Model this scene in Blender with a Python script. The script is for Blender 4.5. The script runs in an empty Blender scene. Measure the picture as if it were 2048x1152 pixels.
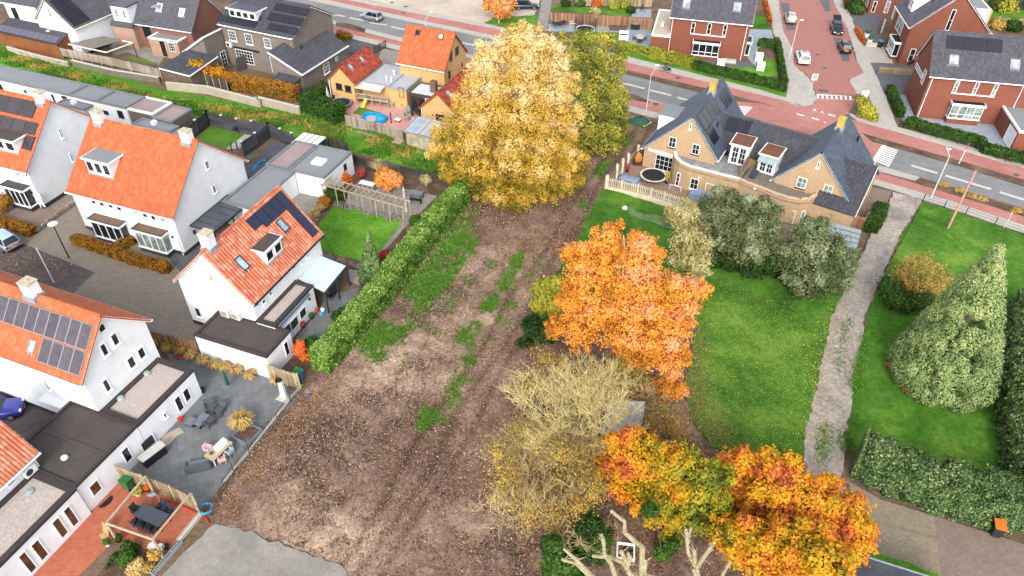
import bpy, math, random
import numpy as np
from mathutils import Vector, Matrix
random.seed(7); RNG=np.random.default_rng(11)
S=bpy.context.scene; COL=S.collection
PI=math.pi; rad=math.radians
# ---------------------------------------------------------------- camera
FPX=1465.2; PITCH=.702; ROLL=.010; CH=46.0
_cp,_sp=math.cos(PITCH),math.sin(PITCH)
CFW=Vector((0,_cp,-_sp)); _u=Vector((0,_sp,_cp)); _r=Vector((1,0,0))
CR=math.cos(ROLL)*_r+math.sin(ROLL)*_u; CU=-math.sin(ROLL)*_r+math.cos(ROLL)*_u
CO=Vector((0,0,CH))
cam=bpy.data.cameras.new('camera'); camo=bpy.data.objects.new('camera',cam); COL.objects.link(camo)
cam.sensor_width=36; cam.lens=FPX/2048*36; cam.clip_start=.5; cam.clip_end=3000
M=Matrix.Identity(4)
for i in range(3): M[i][0]=CR[i]; M[i][1]=CU[i]; M[i][2]=-CFW[i]; M[i][3]=CO[i]
camo.matrix_world=M; S.camera=camo
def ray(px,py): return CFW*FPX+CR*(px-1024)-CU*(py-576)
def at(px,py,z=0.):                       # measured photo point -> world point at height z
    d=ray(px,py); t=(z-CH)/d.z; return Vector((d.x*t,d.y*t,z))
def Z(x0,y0,s): return lambda x,y:(x0+x/s,y0+y/s)
a1=Z(0,0,3.84);a2=Z(500,0,3.84);a3=Z(1000,0,3.84);a4=Z(1500,0,3.737);a5=Z(0,280,3.84);a6=Z(500,280,3.84);a7=Z(1000,280,3.84);a8=Z(1500,280,3.737)
b1=Z(0,560,3.84);b2=Z(500,560,3.84);b3=Z(1000,560,3.84);b4=Z(1500,560,3.737);b5=Z(0,840,3.692);b6=Z(500,840,3.692);b7=Z(1000,840,3.692);b8=Z(1500,840,3.692)
c1=Z(120,220,7.2);c2=Z(320,260,4.43);c3=Z(120,600,4.8);c4=Z(330,480,3.84);c5=Z(1270,160,4.8);c6=Z(1480,230,4.607);c7=Z(1300,300,6.4);c8=Z(1780,100,5.761)
d1=Z(0,160,3.838);d2=Z(640,40,4.431);d3=Z(300,0,5.12);d4=Z(0,0,5.759);d5=Z(1290,0,6.4);d6=Z(1700,0,5.885);d7=Z(0,780,3.097);d8=Z(180,880,4.236)
class Fr:                                 # a local frame standing on the ground: x along heading, y to its left
    def __init__(s,x,y,hdeg,z=0.):
        h=rad(hdeg); s.o=Vector((x,y,z)); s.h=h; s.X=Vector((math.cos(h),math.sin(h),0)); s.Y=Vector((-math.sin(h),math.cos(h),0))
    def l(s,w): d=w-s.o; return Vector((d.dot(s.X),d.dot(s.Y),d.z))
    def w(s,p): return s.o+s.X*p[0]+s.Y*p[1]+Vector((0,0,p[2]))
    def hit(s,pp,p0,n):                   # where a photo ray meets a local plane
        O=s.l(CO); d=ray(*pp); D=Vector((d.dot(s.X),d.dot(s.Y),d.z)); p0=Vector(p0); n=Vector(n)
        return O+D*((p0-O).dot(n)/D.dot(n))
    def hx(s,pp,x): return s.hit(pp,(x,0,0),(1,0,0))
    def hy(s,pp,y): return s.hit(pp,(0,y,0),(0,1,0))
    def hz(s,pp,z): return s.l(at(pp[0],pp[1],z+s.o.z))
def fr_at(pp,hdeg=0,z=0.): p=at(pp[0],pp[1],z); return Fr(p.x,p.y,hdeg,z)
def head(a,b,z=0.):                       # heading in degrees from photo point a to b on height z
    p=at(a[0],a[1],z); q=at(b[0],b[1],z); return math.degrees(math.atan2(q.y-p.y,q.x-p.x))
# ---------------------------------------------------------------- materials
MATS={}
def nt(name,rough=.8,spec=.3,metal=0.):
    m=bpy.data.materials.new(name); m.use_nodes=True; t=m.node_tree; b=t.nodes['Principled BSDF']
    b.inputs['Roughness'].default_value=rough; b.inputs['Specular IOR Level'].default_value=spec; b.inputs['Metallic'].default_value=metal
    return m,t,b
def N(t,typ,**k):
    n=t.nodes.new(typ)
    for a,v in k.items():
        if a in n.inputs.keys(): n.inputs[a].default_value=v
        else: setattr(n,a,v)
    return n
def rgba(c): return (c[0],c[1],c[2],1)
def L3(h):                                # '#rrggbb' -> linear
    v=[int(h[i:i+2],16)/255 for i in (1,3,5)]
    return tuple((x/12.92 if x<=.04045 else ((x+.055)/1.055)**2.4) for x in v)
def ramp(t,fac,stops,interp='LINEAR'):
    r=N(t,'ShaderNodeValToRGB'); e=r.color_ramp.elements; r.color_ramp.interpolation=interp
    while len(e)<len(stops): e.new(.5)
    for i,(p,c) in enumerate(stops): e[i].position=p; e[i].color=rgba(c)
    t.links.new(fac,r.inputs[0]); return r.outputs[0]
def noise(t,scale,detail=4,rough=.6,co=None,dist=0.):
    n=N(t,'ShaderNodeTexNoise',Scale=scale,Detail=detail,Roughness=rough,Distortion=dist)
    if co is None: co=N(t,'ShaderNodeTexCoord').outputs['Object']
    t.links.new(co,n.inputs['Vector']); return n.outputs[0]
def mixc(t,f,a,b,blend='MIX'):
    n=N(t,'ShaderNodeMix',data_type='RGBA',blend_type=blend)
    for s,v in ((n.inputs[0],f),(n.inputs[6],a),(n.inputs[7],b)):
        if hasattr(v,'is_output'): t.links.new(v,s)
        else: s.default_value=v if isinstance(v,(int,float)) else rgba(v)
    return n.outputs[2]
def bump(t,b,h,strength=.5,dist=.05):
    n=N(t,'ShaderNodeBump',Strength=strength,Distance=dist); t.links.new(h,n.inputs['Height']); t.links.new(n.outputs[0],b.inputs['Normal'])
def plain(name,c,rough=.7,var=.12,scale=1.5,spec=.3,metal=0.,fine=0,bmp=0.):
    """one colour with real-surface unevenness: blotches and, with fine, grain"""
    if name in MATS: return MATS[name]
    m,t,b=nt(name,rough,spec,metal); c=L3(c) if isinstance(c,str) else c
    n=noise(t,scale,6,.65); lo=[x*(1-var*1.6) for x in c]; hi=[min(1,x*(1+var)) for x in c]
    o=ramp(t,n,[(.3,lo),(.7,hi)])
    if fine:
        n2=noise(t,fine,3,.7); o=mixc(t,.55,o,ramp(t,n2,[(.3,[x*.55 for x in c]),(.7,[min(1,x*1.5) for x in c])]))
        if bmp: bump(t,b,n2,bmp,.03)
    t.links.new(o,b.inputs['Base Color']); MATS[name]=m; return m
def wallco(t):                            # wall coordinates (x+y, z) for axis-aligned walls
    s=N(t,'ShaderNodeSeparateXYZ'); t.links.new(N(t,'ShaderNodeTexCoord').outputs['Object'],s.inputs[0])
    a=N(t,'ShaderNodeMath',operation='ADD'); t.links.new(s.outputs[0],a.inputs[0]); t.links.new(s.outputs[1],a.inputs[1])
    k=N(t,'ShaderNodeCombineXYZ'); t.links.new(a.outputs[0],k.inputs[0]); t.links.new(s.outputs[2],k.inputs[1]); return k.outputs[0]
def bricks(name,c1,c2,mortar,w=.42,h=.13,ms=.014,wall=True,rot=0.,rough=.85,var=.25,bmp=.3,off=.5,dirt=.5):
    if name in MATS: return MATS[name]
    m,t,b=nt(name,rough,.2); co=wallco(t) if wall else N(t,'ShaderNodeTexCoord').outputs['Object']
    if rot:
        mp=N(t,'ShaderNodeMapping'); mp.inputs['Rotation'].default_value=(0,0,rad(rot)); t.links.new(co,mp.inputs[0]); co=mp.outputs[0]
    k=N(t,'ShaderNodeTexBrick',Scale=1.,offset=off); k.inputs['Brick Width'].default_value=w; k.inputs['Row Height'].default_value=h
    k.inputs['Mortar Size'].default_value=ms; k.inputs['Bias'].default_value=0.; t.links.new(co,k.inputs['Vector'])
    c1,c2,mo=[L3(c) if isinstance(c,str) else c for c in (c1,c2,mortar)]
    k.inputs['Color1'].default_value=rgba(c1);k.inputs['Color2'].default_value=rgba(c2);k.inputs['Mortar'].default_value=rgba(mo)
    f=noise(t,.7,6,.7); o=mixc(t,dirt,k.outputs[0],ramp(t,f,[(.3,(.45,.45,.45)),(.7,(1,1,1))]),'MULTIPLY')
    f2=noise(t,5.,3,.7); o=mixc(t,var,o,ramp(t,f2,[(.3,[x*.5 for x in c1]),(.7,[min(1,x*1.5) for x in c2])]))
    t.links.new(o,b.inputs['Base Color']); bump(t,b,k.outputs[1],-bmp,.01); MATS[name]=m; return m
def rndmat(name,stops,rough=.6,spec=.25,trans=0.,big=0.,bigscale=.5,interp='LINEAR',fine=0.):
    """colour from the per-face attribute r (leaves, tiles, slats), so every leaf or tile differs"""
    if name in MATS: return MATS[name]
    m,t,b=nt(name,rough,spec); a=N(t,'ShaderNodeAttribute',attribute_name='r'); f=a.outputs['Fac']
    st=[(p,L3(c) if isinstance(c,str) else c) for p,c in stops]
    o=ramp(t,f,st,interp)
    if big: o=mixc(t,big,o,ramp(t,noise(t,bigscale,5,.7),[(.3,(.35,.35,.35)),(.7,(1.25,1.25,1.25))]),'MULTIPLY')
    if fine: o=mixc(t,.35,o,ramp(t,noise(t,fine,3,.7),[(.3,(.5,.5,.5)),(.7,(1.3,1.3,1.3))]),'MULTIPLY')
    t.links.new(o,b.inputs['Base Color'])
    if trans:
        tr=N(t,'ShaderNodeBsdfTranslucent'); t.links.new(o,tr.inputs[0]); mx=N(t,'ShaderNodeMixShader'); mx.inputs[0].default_value=trans
        t.links.new(b.outputs[0],mx.inputs[1]); t.links.new(tr.outputs[0],mx.inputs[2]); t.links.new(mx.outputs[0],t.nodes['Material Output'].inputs[0])
    MATS[name]=m; return m
# ---------------------------------------------------------------- mesh building
class MB:
    def __init__(s): s.v=[]; s.f=[]; s.r=[]
    def add(s,vs,fs,r=None):
        n=len(s.v); s.v+= [tuple(v) for v in vs]; s.f+=[tuple(i+n for i in f) for f in fs]
        s.r+=[random.random() if r is None else r]*len(fs); return s
    def poly(s,pts,r=None): return s.add(pts,[tuple(range(len(pts)))],r)
    def box(s,x0,x1,y0,y1,z0,z1,r=None):
        x0,x1=min(x0,x1),max(x0,x1); y0,y1=min(y0,y1),max(y0,y1); z0,z1=min(z0,z1),max(z0,z1)
        return s.add([(x0,y0,z0),(x1,y0,z0),(x1,y1,z0),(x0,y1,z0),(x0,y0,z1),(x1,y0,z1),(x1,y1,z1),(x0,y1,z1)],
            [(3,2,1,0),(4,5,6,7),(0,1,5,4),(1,2,6,5),(2,3,7,6),(3,0,4,7)],r)
    def prism(s,pts,z0,z1,r=None):            # pts counter-clockwise in plan
        n=len(pts); a=sum(pts[i][0]*pts[(i+1)%n][1]-pts[(i+1)%n][0]*pts[i][1] for i in range(n))
        if a<0: pts=pts[::-1]
        v=[(p[0],p[1],z0) for p in pts]+[(p[0],p[1],z1) for p in pts]
        return s.add(v,[tuple(range(n))[::-1],tuple(range(n,2*n))]+[(i,(i+1)%n,n+(i+1)%n,n+i) for i in range(n)],r)
    def extr(s,pts,d,r=None):                 # any flat polygon pushed along d
        n=len(pts); d=Vector(d); v=[Vector(p) for p in pts]; v2=[p+d for p in v]
        nn=Vector((0,0,0))
        for i in range(n): nn+=v[i].cross(v[(i+1)%n])
        if nn.dot(d)>0: v=v[::-1]; v2=v2[::-1]
        return s.add(v+v2,[tuple(range(n)),tuple(range(2*n-1,n-1,-1))]+[((i+1)%n,i,n+i,n+(i+1)%n) for i in range(n)],r)
    def bar(s,p,q,w=.06,h=None,r=None,up=(0,0,1)):
        p,q=Vector(p),Vector(q); d=q-p; h=w if h is None else h
        if d.length<1e-6: return s
        d.normalize(); up=Vector(up)
        if abs(d.dot(up))>.95: up=Vector((1,0,0))
        a=d.cross(up).normalized()*w/2; b=a.cross(d).normalized()*h/2
        v=[p-a-b,p+a-b,p+a+b,p-a+b,q-a-b,q+a-b,q+a+b,q-a+b]
        return s.add(v,[(0,1,2,3),(7,6,5,4),(4,5,1,0),(5,6,2,1),(6,7,3,2),(7,4,0,3)],r)
    def tube(s,pts,rd,n=8,r=None,caps=True):
        pts=[Vector(p) for p in pts]; k=len(pts); rd=[rd]*k if isinstance(rd,(int,float)) else rd
        vs=[];fs=[]; ref=Vector((.13,.31,.94))
        for i,p in enumerate(pts):
            d=(pts[min(i+1,k-1)]-pts[max(i-1,0)]).normalized()
            if abs(d.dot(ref))>.97: ref=Vector((.94,.1,.3))
            a=d.cross(ref).normalized(); b=d.cross(a)
            ref=ref-d*ref.dot(d)
            vs+=[p+(a*math.cos(2*PI*j/n)+b*math.sin(2*PI*j/n))*rd[i] for j in range(n)]
        for i in range(k-1):
            for j in range(n): fs.append((i*n+j,i*n+(j+1)%n,(i+1)*n+(j+1)%n,(i+1)*n+j))
        if caps: fs+=[tuple(range(n))[::-1],tuple(range((k-1)*n,k*n))]
        return s.add(vs,fs,r)
    def lathe(s,c,prof,n=16,r=None):           # prof: (radius,z) from bottom up
        vs=[];fs=[];k=len(prof)
        for (R,z) in prof: vs+=[(c[0]+R*math.cos(2*PI*j/n),c[1]+R*math.sin(2*PI*j/n),c[2]+z) for j in range(n)]
        for i in range(k-1):
            for j in range(n): fs.append((i*n+j,i*n+(j+1)%n,(i+1)*n+(j+1)%n,(i+1)*n+j))
        fs+=[tuple(range(n))[::-1],tuple(range((k-1)*n,k*n))]
        return s.add(vs,fs,r)
    def ball(s,c,rx,ry=None,rz=None,n=12,m=7,r=None):
        ry=ry or rx; rz=rz or rx; vs=[(c[0],c[1],c[2]-rz)]
        for i in range(1,m):
            a=-PI/2+PI*i/m; vs+=[(c[0]+rx*math.cos(a)*math.cos(2*PI*j/n),c[1]+ry*math.cos(a)*math.sin(2*PI*j/n),c[2]+rz*math.sin(a)) for j in range(n)]
        vs.append((c[0],c[1],c[2]+rz)); fs=[(0,1+(j+1)%n,1+j) for j in range(n)]
        for i in range(m-2):
            o=1+i*n; fs+=[(o+j,o+(j+1)%n,o+n+(j+1)%n,o+n+j) for j in range(n)]
        o=1+(m-2)*n; fs+=[(o+j,o+(j+1)%n,len(vs)-1) for j in range(n)]
        return s.add(vs,fs,r)
    def grid(s,fn,nu,nv,r=None,flip=False):    # fn(i,j)->point
        vs=[fn(i,j) for i in range(nu+1) for j in range(nv+1)]; w=nv+1
        fs=[(i*w+j,(i+1)*w+j,(i+1)*w+j+1,i*w+j+1) for i in range(nu) for j in range(nv)]
        if flip: fs=[f[::-1] for f in fs]
        n=len(s.v); s.v+=[tuple(v) for v in vs]; s.f+=[tuple(i+n for i in f) for f in fs]
        s.r+=[random.random() for _ in fs] if r is None else [r]*len(fs); return s
def mesh_of(name,mb,smooth=False):
    me=bpy.data.meshes.new(name); me.from_pydata(mb.v,[],mb.f)
    at_=me.attributes.new('r','FLOAT','FACE'); at_.data.foreach_set('value',np.array(mb.r,dtype=np.float32))
    if smooth: me.polygons.foreach_set('use_smooth',[True]*len(mb.f))
    me.update(); return me
def obj(name,mb,mat,parent=None,smooth=False,label=None):
    o=bpy.data.objects.new(name,mesh_of(name,mb,smooth) if isinstance(mb,MB) else mb); COL.objects.link(o)
    if mat is not None and not o.data.materials: o.data.materials.append(mat)
    if parent is not None: o.parent=parent
    if label: o['label']=label
    return o
def tag(o,label,cat,group=None,kind=None):
    o['label']=label; o['category']=cat
    if group: o['group']=group
    if kind: o['kind']=kind
    return o
def thing(name,F,label,cat,group=None):
    o=bpy.data.objects.new(name,None); COL.objects.link(o); o.empty_display_size=.3
    o.location=F.o; o.rotation_euler=(0,0,F.h); return tag(o,label,cat,group)
def solo(name,mb,mat,F,label,cat,group=None,smooth=False,kind=None):
    o=obj(name,mb,mat,None,smooth); o.location=F.o; o.rotation_euler=(0,0,F.h); return tag(o,label,cat,group,kind)
def dup(root,F,label=None,scale=None):
    def cp(o,par):
        c=o.copy(); COL.objects.link(c)
        if par is not None: c.parent=par
        for ch in o.children: cp(ch,c)
        return c
    c=cp(root,None); c.location=F.o; c.rotation_euler=(0,0,F.h)
    if scale: c.scale=(scale,)*3
    if label: c['label']=label
    return c
W0=Fr(0,0,0)
def struct(name,mb,mat,smooth=False):
    o=obj(name,mb,mat,None,smooth); o['kind']='structure'; return o
def jitter(P,amp,step):
    """break a straight outline into an uneven natural one"""
    out=[]
    n=len(P)
    for i in range(n):
        a,b=P[i],P[(i+1)%n]; d=(b-a); k=max(1,int(d.length/step)); nn=Vector((-d.y,d.x,0)).normalized() if d.length>0 else Vector((0,0,0))
        for j in range(k):
            q=a+d*(j/k); out.append(q+nn*(random.gauss(0,amp) if j or True else 0)+d.normalized()*random.gauss(0,amp*.3))
    return out
def sheet(name,pix,z,mat,jit=0.,step=.8,thick=0.):
    P=[at(x,y,0) for x,y in pix]
    if jit: P=jitter(P,jit,step)
    a=sum(P[i].x*P[(i+1)%len(P)].y-P[(i+1)%len(P)].x*P[i].y for i in range(len(P)))
    if a<0: P=P[::-1]
    mb=MB()
    if thick: mb.prism([(p.x,p.y) for p in P],z,z+thick)
    else: mb.poly([(p.x,p.y,z) for p in P])
    return struct(name,mb,mat)
def resamp(pl,n):
    P=[np.array(p,float) for p in pl]; L=[0]
    for a,b in zip(P,P[1:]): L.append(L[-1]+np.hypot(*(b-a)))
    return [tuple(np.interp(t,L,[p[k] for p in P]) for k in (0,1)) for t in np.linspace(0,L[-1],n)]
def strip(name,up,lo,z,mat,thick=0.,n=24):
    U=resamp(up,n); Lw=resamp(lo,n); return sheet(name,U+Lw[::-1],z,mat,thick=thick)
def inpoly(P,x,y):
    """vectorised point-in-polygon"""
    c=np.zeros(len(x),bool); n=len(P)
    for i in range(n):
        x0,y0=P[i][0],P[i][1]; x1,y1=P[(i+1)%n][0],P[(i+1)%n][1]
        if y0==y1: continue
        c^=((y0>y)!=(y1>y))&(x<(x1-x0)*(y-y0)/(y1-y0)+x0)
    return c
def scatter(pix,n):
    P=[at(x,y) for x,y in pix]; x0,x1=min(p.x for p in P),max(p.x for p in P); y0,y1=min(p.y for p in P),max(p.y for p in P)
    X=np.zeros(0);Y=np.zeros(0)
    while len(X)<n:
        x=RNG.uniform(x0,x1,n*2);y=RNG.uniform(y0,y1,n*2);k=inpoly(P,x,y);X=np.concatenate([X,x[k]]);Y=np.concatenate([Y,y[k]])
    return X[:n],Y[:n]
def fastmesh(name,V,F,r,mat,smooth=False):
    """V (n,3), F (m,k) arrays, r per face"""
    me=bpy.data.meshes.new(name); k=F.shape[1]; m=len(F)
    me.vertices.add(len(V)); me.vertices.foreach_set('co',np.ascontiguousarray(V,dtype=np.float32).ravel())
    me.loops.add(m*k); me.loops.foreach_set('vertex_index',np.ascontiguousarray(F,dtype=np.int32).ravel())
    me.polygons.add(m); me.polygons.foreach_set('loop_start',np.arange(0,m*k,k,dtype=np.int32))
    me.update(calc_edges=True)
    a=me.attributes.new('r','FLOAT','FACE'); a.data.foreach_set('value',np.asarray(r,dtype=np.float32))
    if smooth: me.polygons.foreach_set('use_smooth',np.ones(m,bool))
    me.materials.append(mat); return me
def unit(v): return v/np.maximum(1e-9,np.linalg.norm(v,axis=-1,keepdims=True))
def cards(C,nrm,size,asp=1.6):
    """rhombic leaves: centres C, facing nrm, random spin"""
    n=len(C); t=unit(np.cross(nrm,RNG.normal(size=(n,3)))); b=np.cross(nrm,t); s=np.asarray(size).reshape(-1,1)*np.ones((n,1))
    V=np.stack([C-t*s*asp/2,C-b*s/2+nrm*s*.12,C+t*s*asp/2,C+b*s/2+nrm*s*.12],1).reshape(-1,3)
    return V,np.arange(n*4).reshape(n,4)
def litter(name,pix,n,size,mat,z,label,flat=.25,dens=None):
    """fallen leaves: small curled quads lying on the ground"""
    x,y=scatter(pix,n); x=x+RNG.normal(0,.6,n); y=y+RNG.normal(0,.6,n)
    if dens is not None: k=dens(x,y); x,y=x[k],y[k]; n=len(x)
    C=np.stack([x,y,np.full(n,z)+RNG.uniform(0,.03,n)],1)
    nr=unit(np.stack([RNG.normal(0,flat,n),RNG.normal(0,flat,n),np.ones(n)],1))
    V,F=cards(C,nr,RNG.uniform(size*.6,size*1.3,n),1.3)
    o=obj(name,fastmesh(name,V,F,RNG.random(n),mat),None); tag(o,label,'fallen leaves',kind='stuff'); return o
def nz2(x,y,s,seed=0):
    """cheap smooth value noise for placing things, vectorised"""
    r=np.zeros_like(x)
    g=np.random.default_rng(seed)
    for i in range(7):
        a=g.uniform(0,2*PI);k=s*g.uniform(.5,1.6);r+=np.sin((x*math.cos(a)+y*math.sin(a))*k+g.uniform(0,6.28))
    return r/2.6
def tufts(name,X,Y,size,mat,label,blades=5,z=0.,cat='grass',h=.7):
    """short grass tufts of thin blade triangles"""
    n=len(X); B=blades; x=np.repeat(X,B);y=np.repeat(Y,B); s=np.repeat(RNG.uniform(.6,1.3,n)*size,B); a=RNG.uniform(0,2*PI,n*B)
    lean=RNG.uniform(.2,.9,n*B); c=np.stack([x+RNG.normal(0,.35,n*B)*s,y+RNG.normal(0,.35,n*B)*s,np.full(n*B,z)],1)
    d=np.stack([np.cos(a)*lean,np.sin(a)*lean,np.full(n*B,h)],1)*s[:,None]; w=np.stack([-np.sin(a),np.cos(a),0*a],1)*s[:,None]*.16
    V=np.stack([c-w,c+w,c+d],1).reshape(-1,3); F=np.arange(n*B*3).reshape(-1,3)
    r=np.clip(np.repeat(RNG.random(n),B)*.7+RNG.random(n*B)*.3,0,1)
    o=obj(name,fastmesh(name,V,F,r,mat),None); tag(o,label,cat,kind='stuff'); return o
# ---------------------------------------------------------------- surfaces on buildings
class Pl:                                  # a wall or roof plane: ex along it, es up it, n outward
    def __init__(s,F,p0,ex,es):
        s.F=F; s.o=Vector(p0); s.ex=Vector(ex).normalized(); es=Vector(es); s.es=(es-s.ex*es.dot(s.ex)).normalized(); s.n=s.ex.cross(s.es)
    def h(s,pp): q=s.F.hit(pp,s.o,s.n)-s.o; return (q.dot(s.ex),q.dot(s.es))
    def p(s,a,t,h=0.): return s.o+s.ex*a+s.es*t+s.n*h
    def box(s,mb,a0,a1,t0,t1,h0,h1,r=None):
        a0,a1=min(a0,a1),max(a0,a1); t0,t1=min(t0,t1),max(t0,t1)
        return mb.add([s.p(a,t,h) for h in (h0,h1) for a,t in ((a0,t0),(a1,t0),(a1,t1),(a0,t1))],
            [(3,2,1,0),(4,5,6,7),(0,1,5,4),(1,2,6,5),(2,3,7,6),(3,0,4,7)],r)
def wallF(F,y): return Pl(F,(0,y,0),(1,0,0),(0,0,1))          # faces -y
def wallR(F,x): return Pl(F,(x,0,0),(0,1,0),(0,0,1))          # faces +x
def wallL(F,x): return Pl(F,(x,0,0),(0,-1,0),(0,0,1))         # faces -x
WHITE=plain('white_paint','#e9ebec',.45,.03,.8); CREAM=plain('cream_paint','#efe6d2',.5,.05,.8)
def wallmat(name,c,dirt=.1):
    m,t,b=nt(name,.8,.2); c=L3(c); n=noise(t,.8,7,.7); n2=noise(t,9.,3,.7)
    o=ramp(t,n,[(.25,[x*(1-dirt*1.6) for x in c]),(.6,c)]); o=mixc(t,.12,o,ramp(t,n2,[(.3,[x*.6 for x in c]),(.7,c)]))
    t.links.new(o,b.inputs['Base Color']); bump(t,b,n2,.15,.01); MATS[name]=m; return m
STUCCO=wallmat('white_render','#e4e6e8',.1)
def glassmat(name,c,rough=.06,curt=.5):
    m,t,b=nt(name,rough,.6); n=noise(t,1.3,3,.6); c=L3(c)
    o=ramp(t,n,[(.35,[x*.35 for x in c]),(.62,c),(.72,[min(1,x*(1+curt*3)) for x in c])]); t.links.new(o,b.inputs['Base Color']); MATS[name]=m; return m
GLASS=glassmat('dark_glass','#262a2e'); GLASSG=glassmat('curtained_glass','#8d9c94',.1,.2); GLASSW=glassmat('blind_glass','#b9c4c4',.1,.1)
SKYGL=glassmat('skylight_glass','#a9bccb',.04,.2); BROWNGL=glassmat('shuttered_glass','#5a4030',.25,.2)
ANTH=plain('anthracite_metal','#33383d',.45,.08,2.); BLACK=plain('black_plastic','#1c1d20',.5,.1,3.); LEAD=plain('lead_sheet','#8a929c',.5,.15,2.)
BITUM=plain('bitumen_roofing','#4a4441',.9,.28,.45,fine=9.); FLATG=plain('grey_roofing','#7e8083',.8,.1,.35,fine=12.); FLATP=plain('pinkish_roofing','#94837f',.85,.18,.5,fine=10.); EDGE=plain('roof_edge_grey','#75777b',.6,.08,1.)
DKTRIM=plain('dark_roof_edge','#3d3735',.7,.15,2.); PEBBLE=plain('pebble_ballast','#a89d95',.95,.1,.7,fine=7.,bmp=.8); PLINTH=plain('dark_plinth','#3b3a3c',.8,.15,2.)
def tilemat(name,lo,mid,hi,rough=.65,big=.45,spec=.25): return rndmat(name,[(0,lo),(.5,mid),(1,hi)],rough,spec,big=big,bigscale=.35,fine=6.)
T_OR=tilemat('orange_tiles','#ac5936','#b4603a','#be6b46',.6,.25); T_OLD=tilemat('weathered_orange_tiles','#b5654a','#c37254','#d1907a',.75,.3)
T_RED=tilemat('dark_red_tiles','#7d3427','#9a4433','#ab5a44',.8,.5); T_GREY=tilemat('grey_tiles','#47464d','#4e4d54','#57565d',.55,.25,.35)
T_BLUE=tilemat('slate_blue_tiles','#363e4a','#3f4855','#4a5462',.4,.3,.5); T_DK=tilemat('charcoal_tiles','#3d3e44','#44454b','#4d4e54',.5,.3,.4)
def solarmat(name,c,line):
    m,t,b=nt(name,.16,.6); a=N(t,'ShaderNodeAttribute',attribute_name='r'); n=noise(t,2.5,4,.6); c=L3(c)
    o=ramp(t,n,[(.3,[x*.75 for x in c]),(.7,[x*1.3 for x in c])]); o=mixc(t,.35,o,ramp(t,a.outputs['Fac'],[(0,(.5,.5,.5)),(1,(1.4,1.4,1.4))]),'MULTIPLY')
    t.links.new(o,b.inputs['Base Color']); MATS[name]=m; return m
SOLAR=solarmat('solar_blue_black','#1c1f38',0); SOLARB=solarmat('solar_brown_black','#4a4147',0); SOLARC=solarmat('solar_dark_brown','#3b3538',0); SOLARN=solarmat('solar_dark','#201e28',0)
ALU=plain('aluminium','#a9adb2',.35,.06,2.,metal=.6)
def slope(mb,e0,e1,r0,r1,tw=.22,rh=.36,amp=.06,step=.03):
    """pantile sheet with corrugated courses between eave e0-e1 and ridge r0-r1"""
    e0,e1,r0,r1=map(Vector,(e0,e1,r0,r1)); Lu=max((e1-e0).length,(r1-r0).length); Lv=((r0+r1)/2-(e0+e1)/2).length
    nt_=max(2,int(round(Lu/tw))); nr=max(1,int(round(Lv/rh))); K=4
    nn=(e1-e0).cross(r0-e0)+(r1-r0).cross(r0-e0); nn.normalize(); prof=[0,.75,1,.75]
    us=[]; 
    for i in range(nt_): us+=[((i+k/K)/nt_,prof[k]*amp) for k in range(K)]
    us.append((1.,0.))
    vs=[]
    for j in range(nr): vs+=[(j/nr,step),((j+1)/nr-.0005,0.)]
    V=[]
    for (t,hv) in vs:
        a=e0.lerp(r0,t); b=e1.lerp(r1,t)
        for (u,hu) in us: V.append(a.lerp(b,u)+nn*(hu+hv))
    w=len(us); n0=len(mb.v); mb.v+=[tuple(v) for v in V]
    tr=[[random.random() for _ in range(nt_)] for _ in range(nr)]
    for j in range(len(vs)-1):
        for i in range(w-1):
            mb.f.append((n0+j*w+i,n0+j*w+i+1,n0+(j+1)*w+i+1,n0+(j+1)*w+i)); mb.r.append(tr[j//2][min(i//K,nt_-1)])
    return nn
def ridgecaps(mb,p,q,rd=.13,step=.4):
    p,q=Vector(p),Vector(q); n=max(1,int((q-p).length/step))
    for i in range(n): mb.tube([p.lerp(q,i/n),p.lerp(q,(i+.97)/n)],[rd,rd*.86],8)
def roofslab(mb,e0,e1,r0,r1,th=.12):
    P=[Vector(e0),Vector(e1),Vector(r1),Vector(r0)]; n=(P[1]-P[0]).cross(P[3]-P[0]).normalized(); mb.extr([p-n*.015 for p in P],-n*th,.3)
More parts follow.
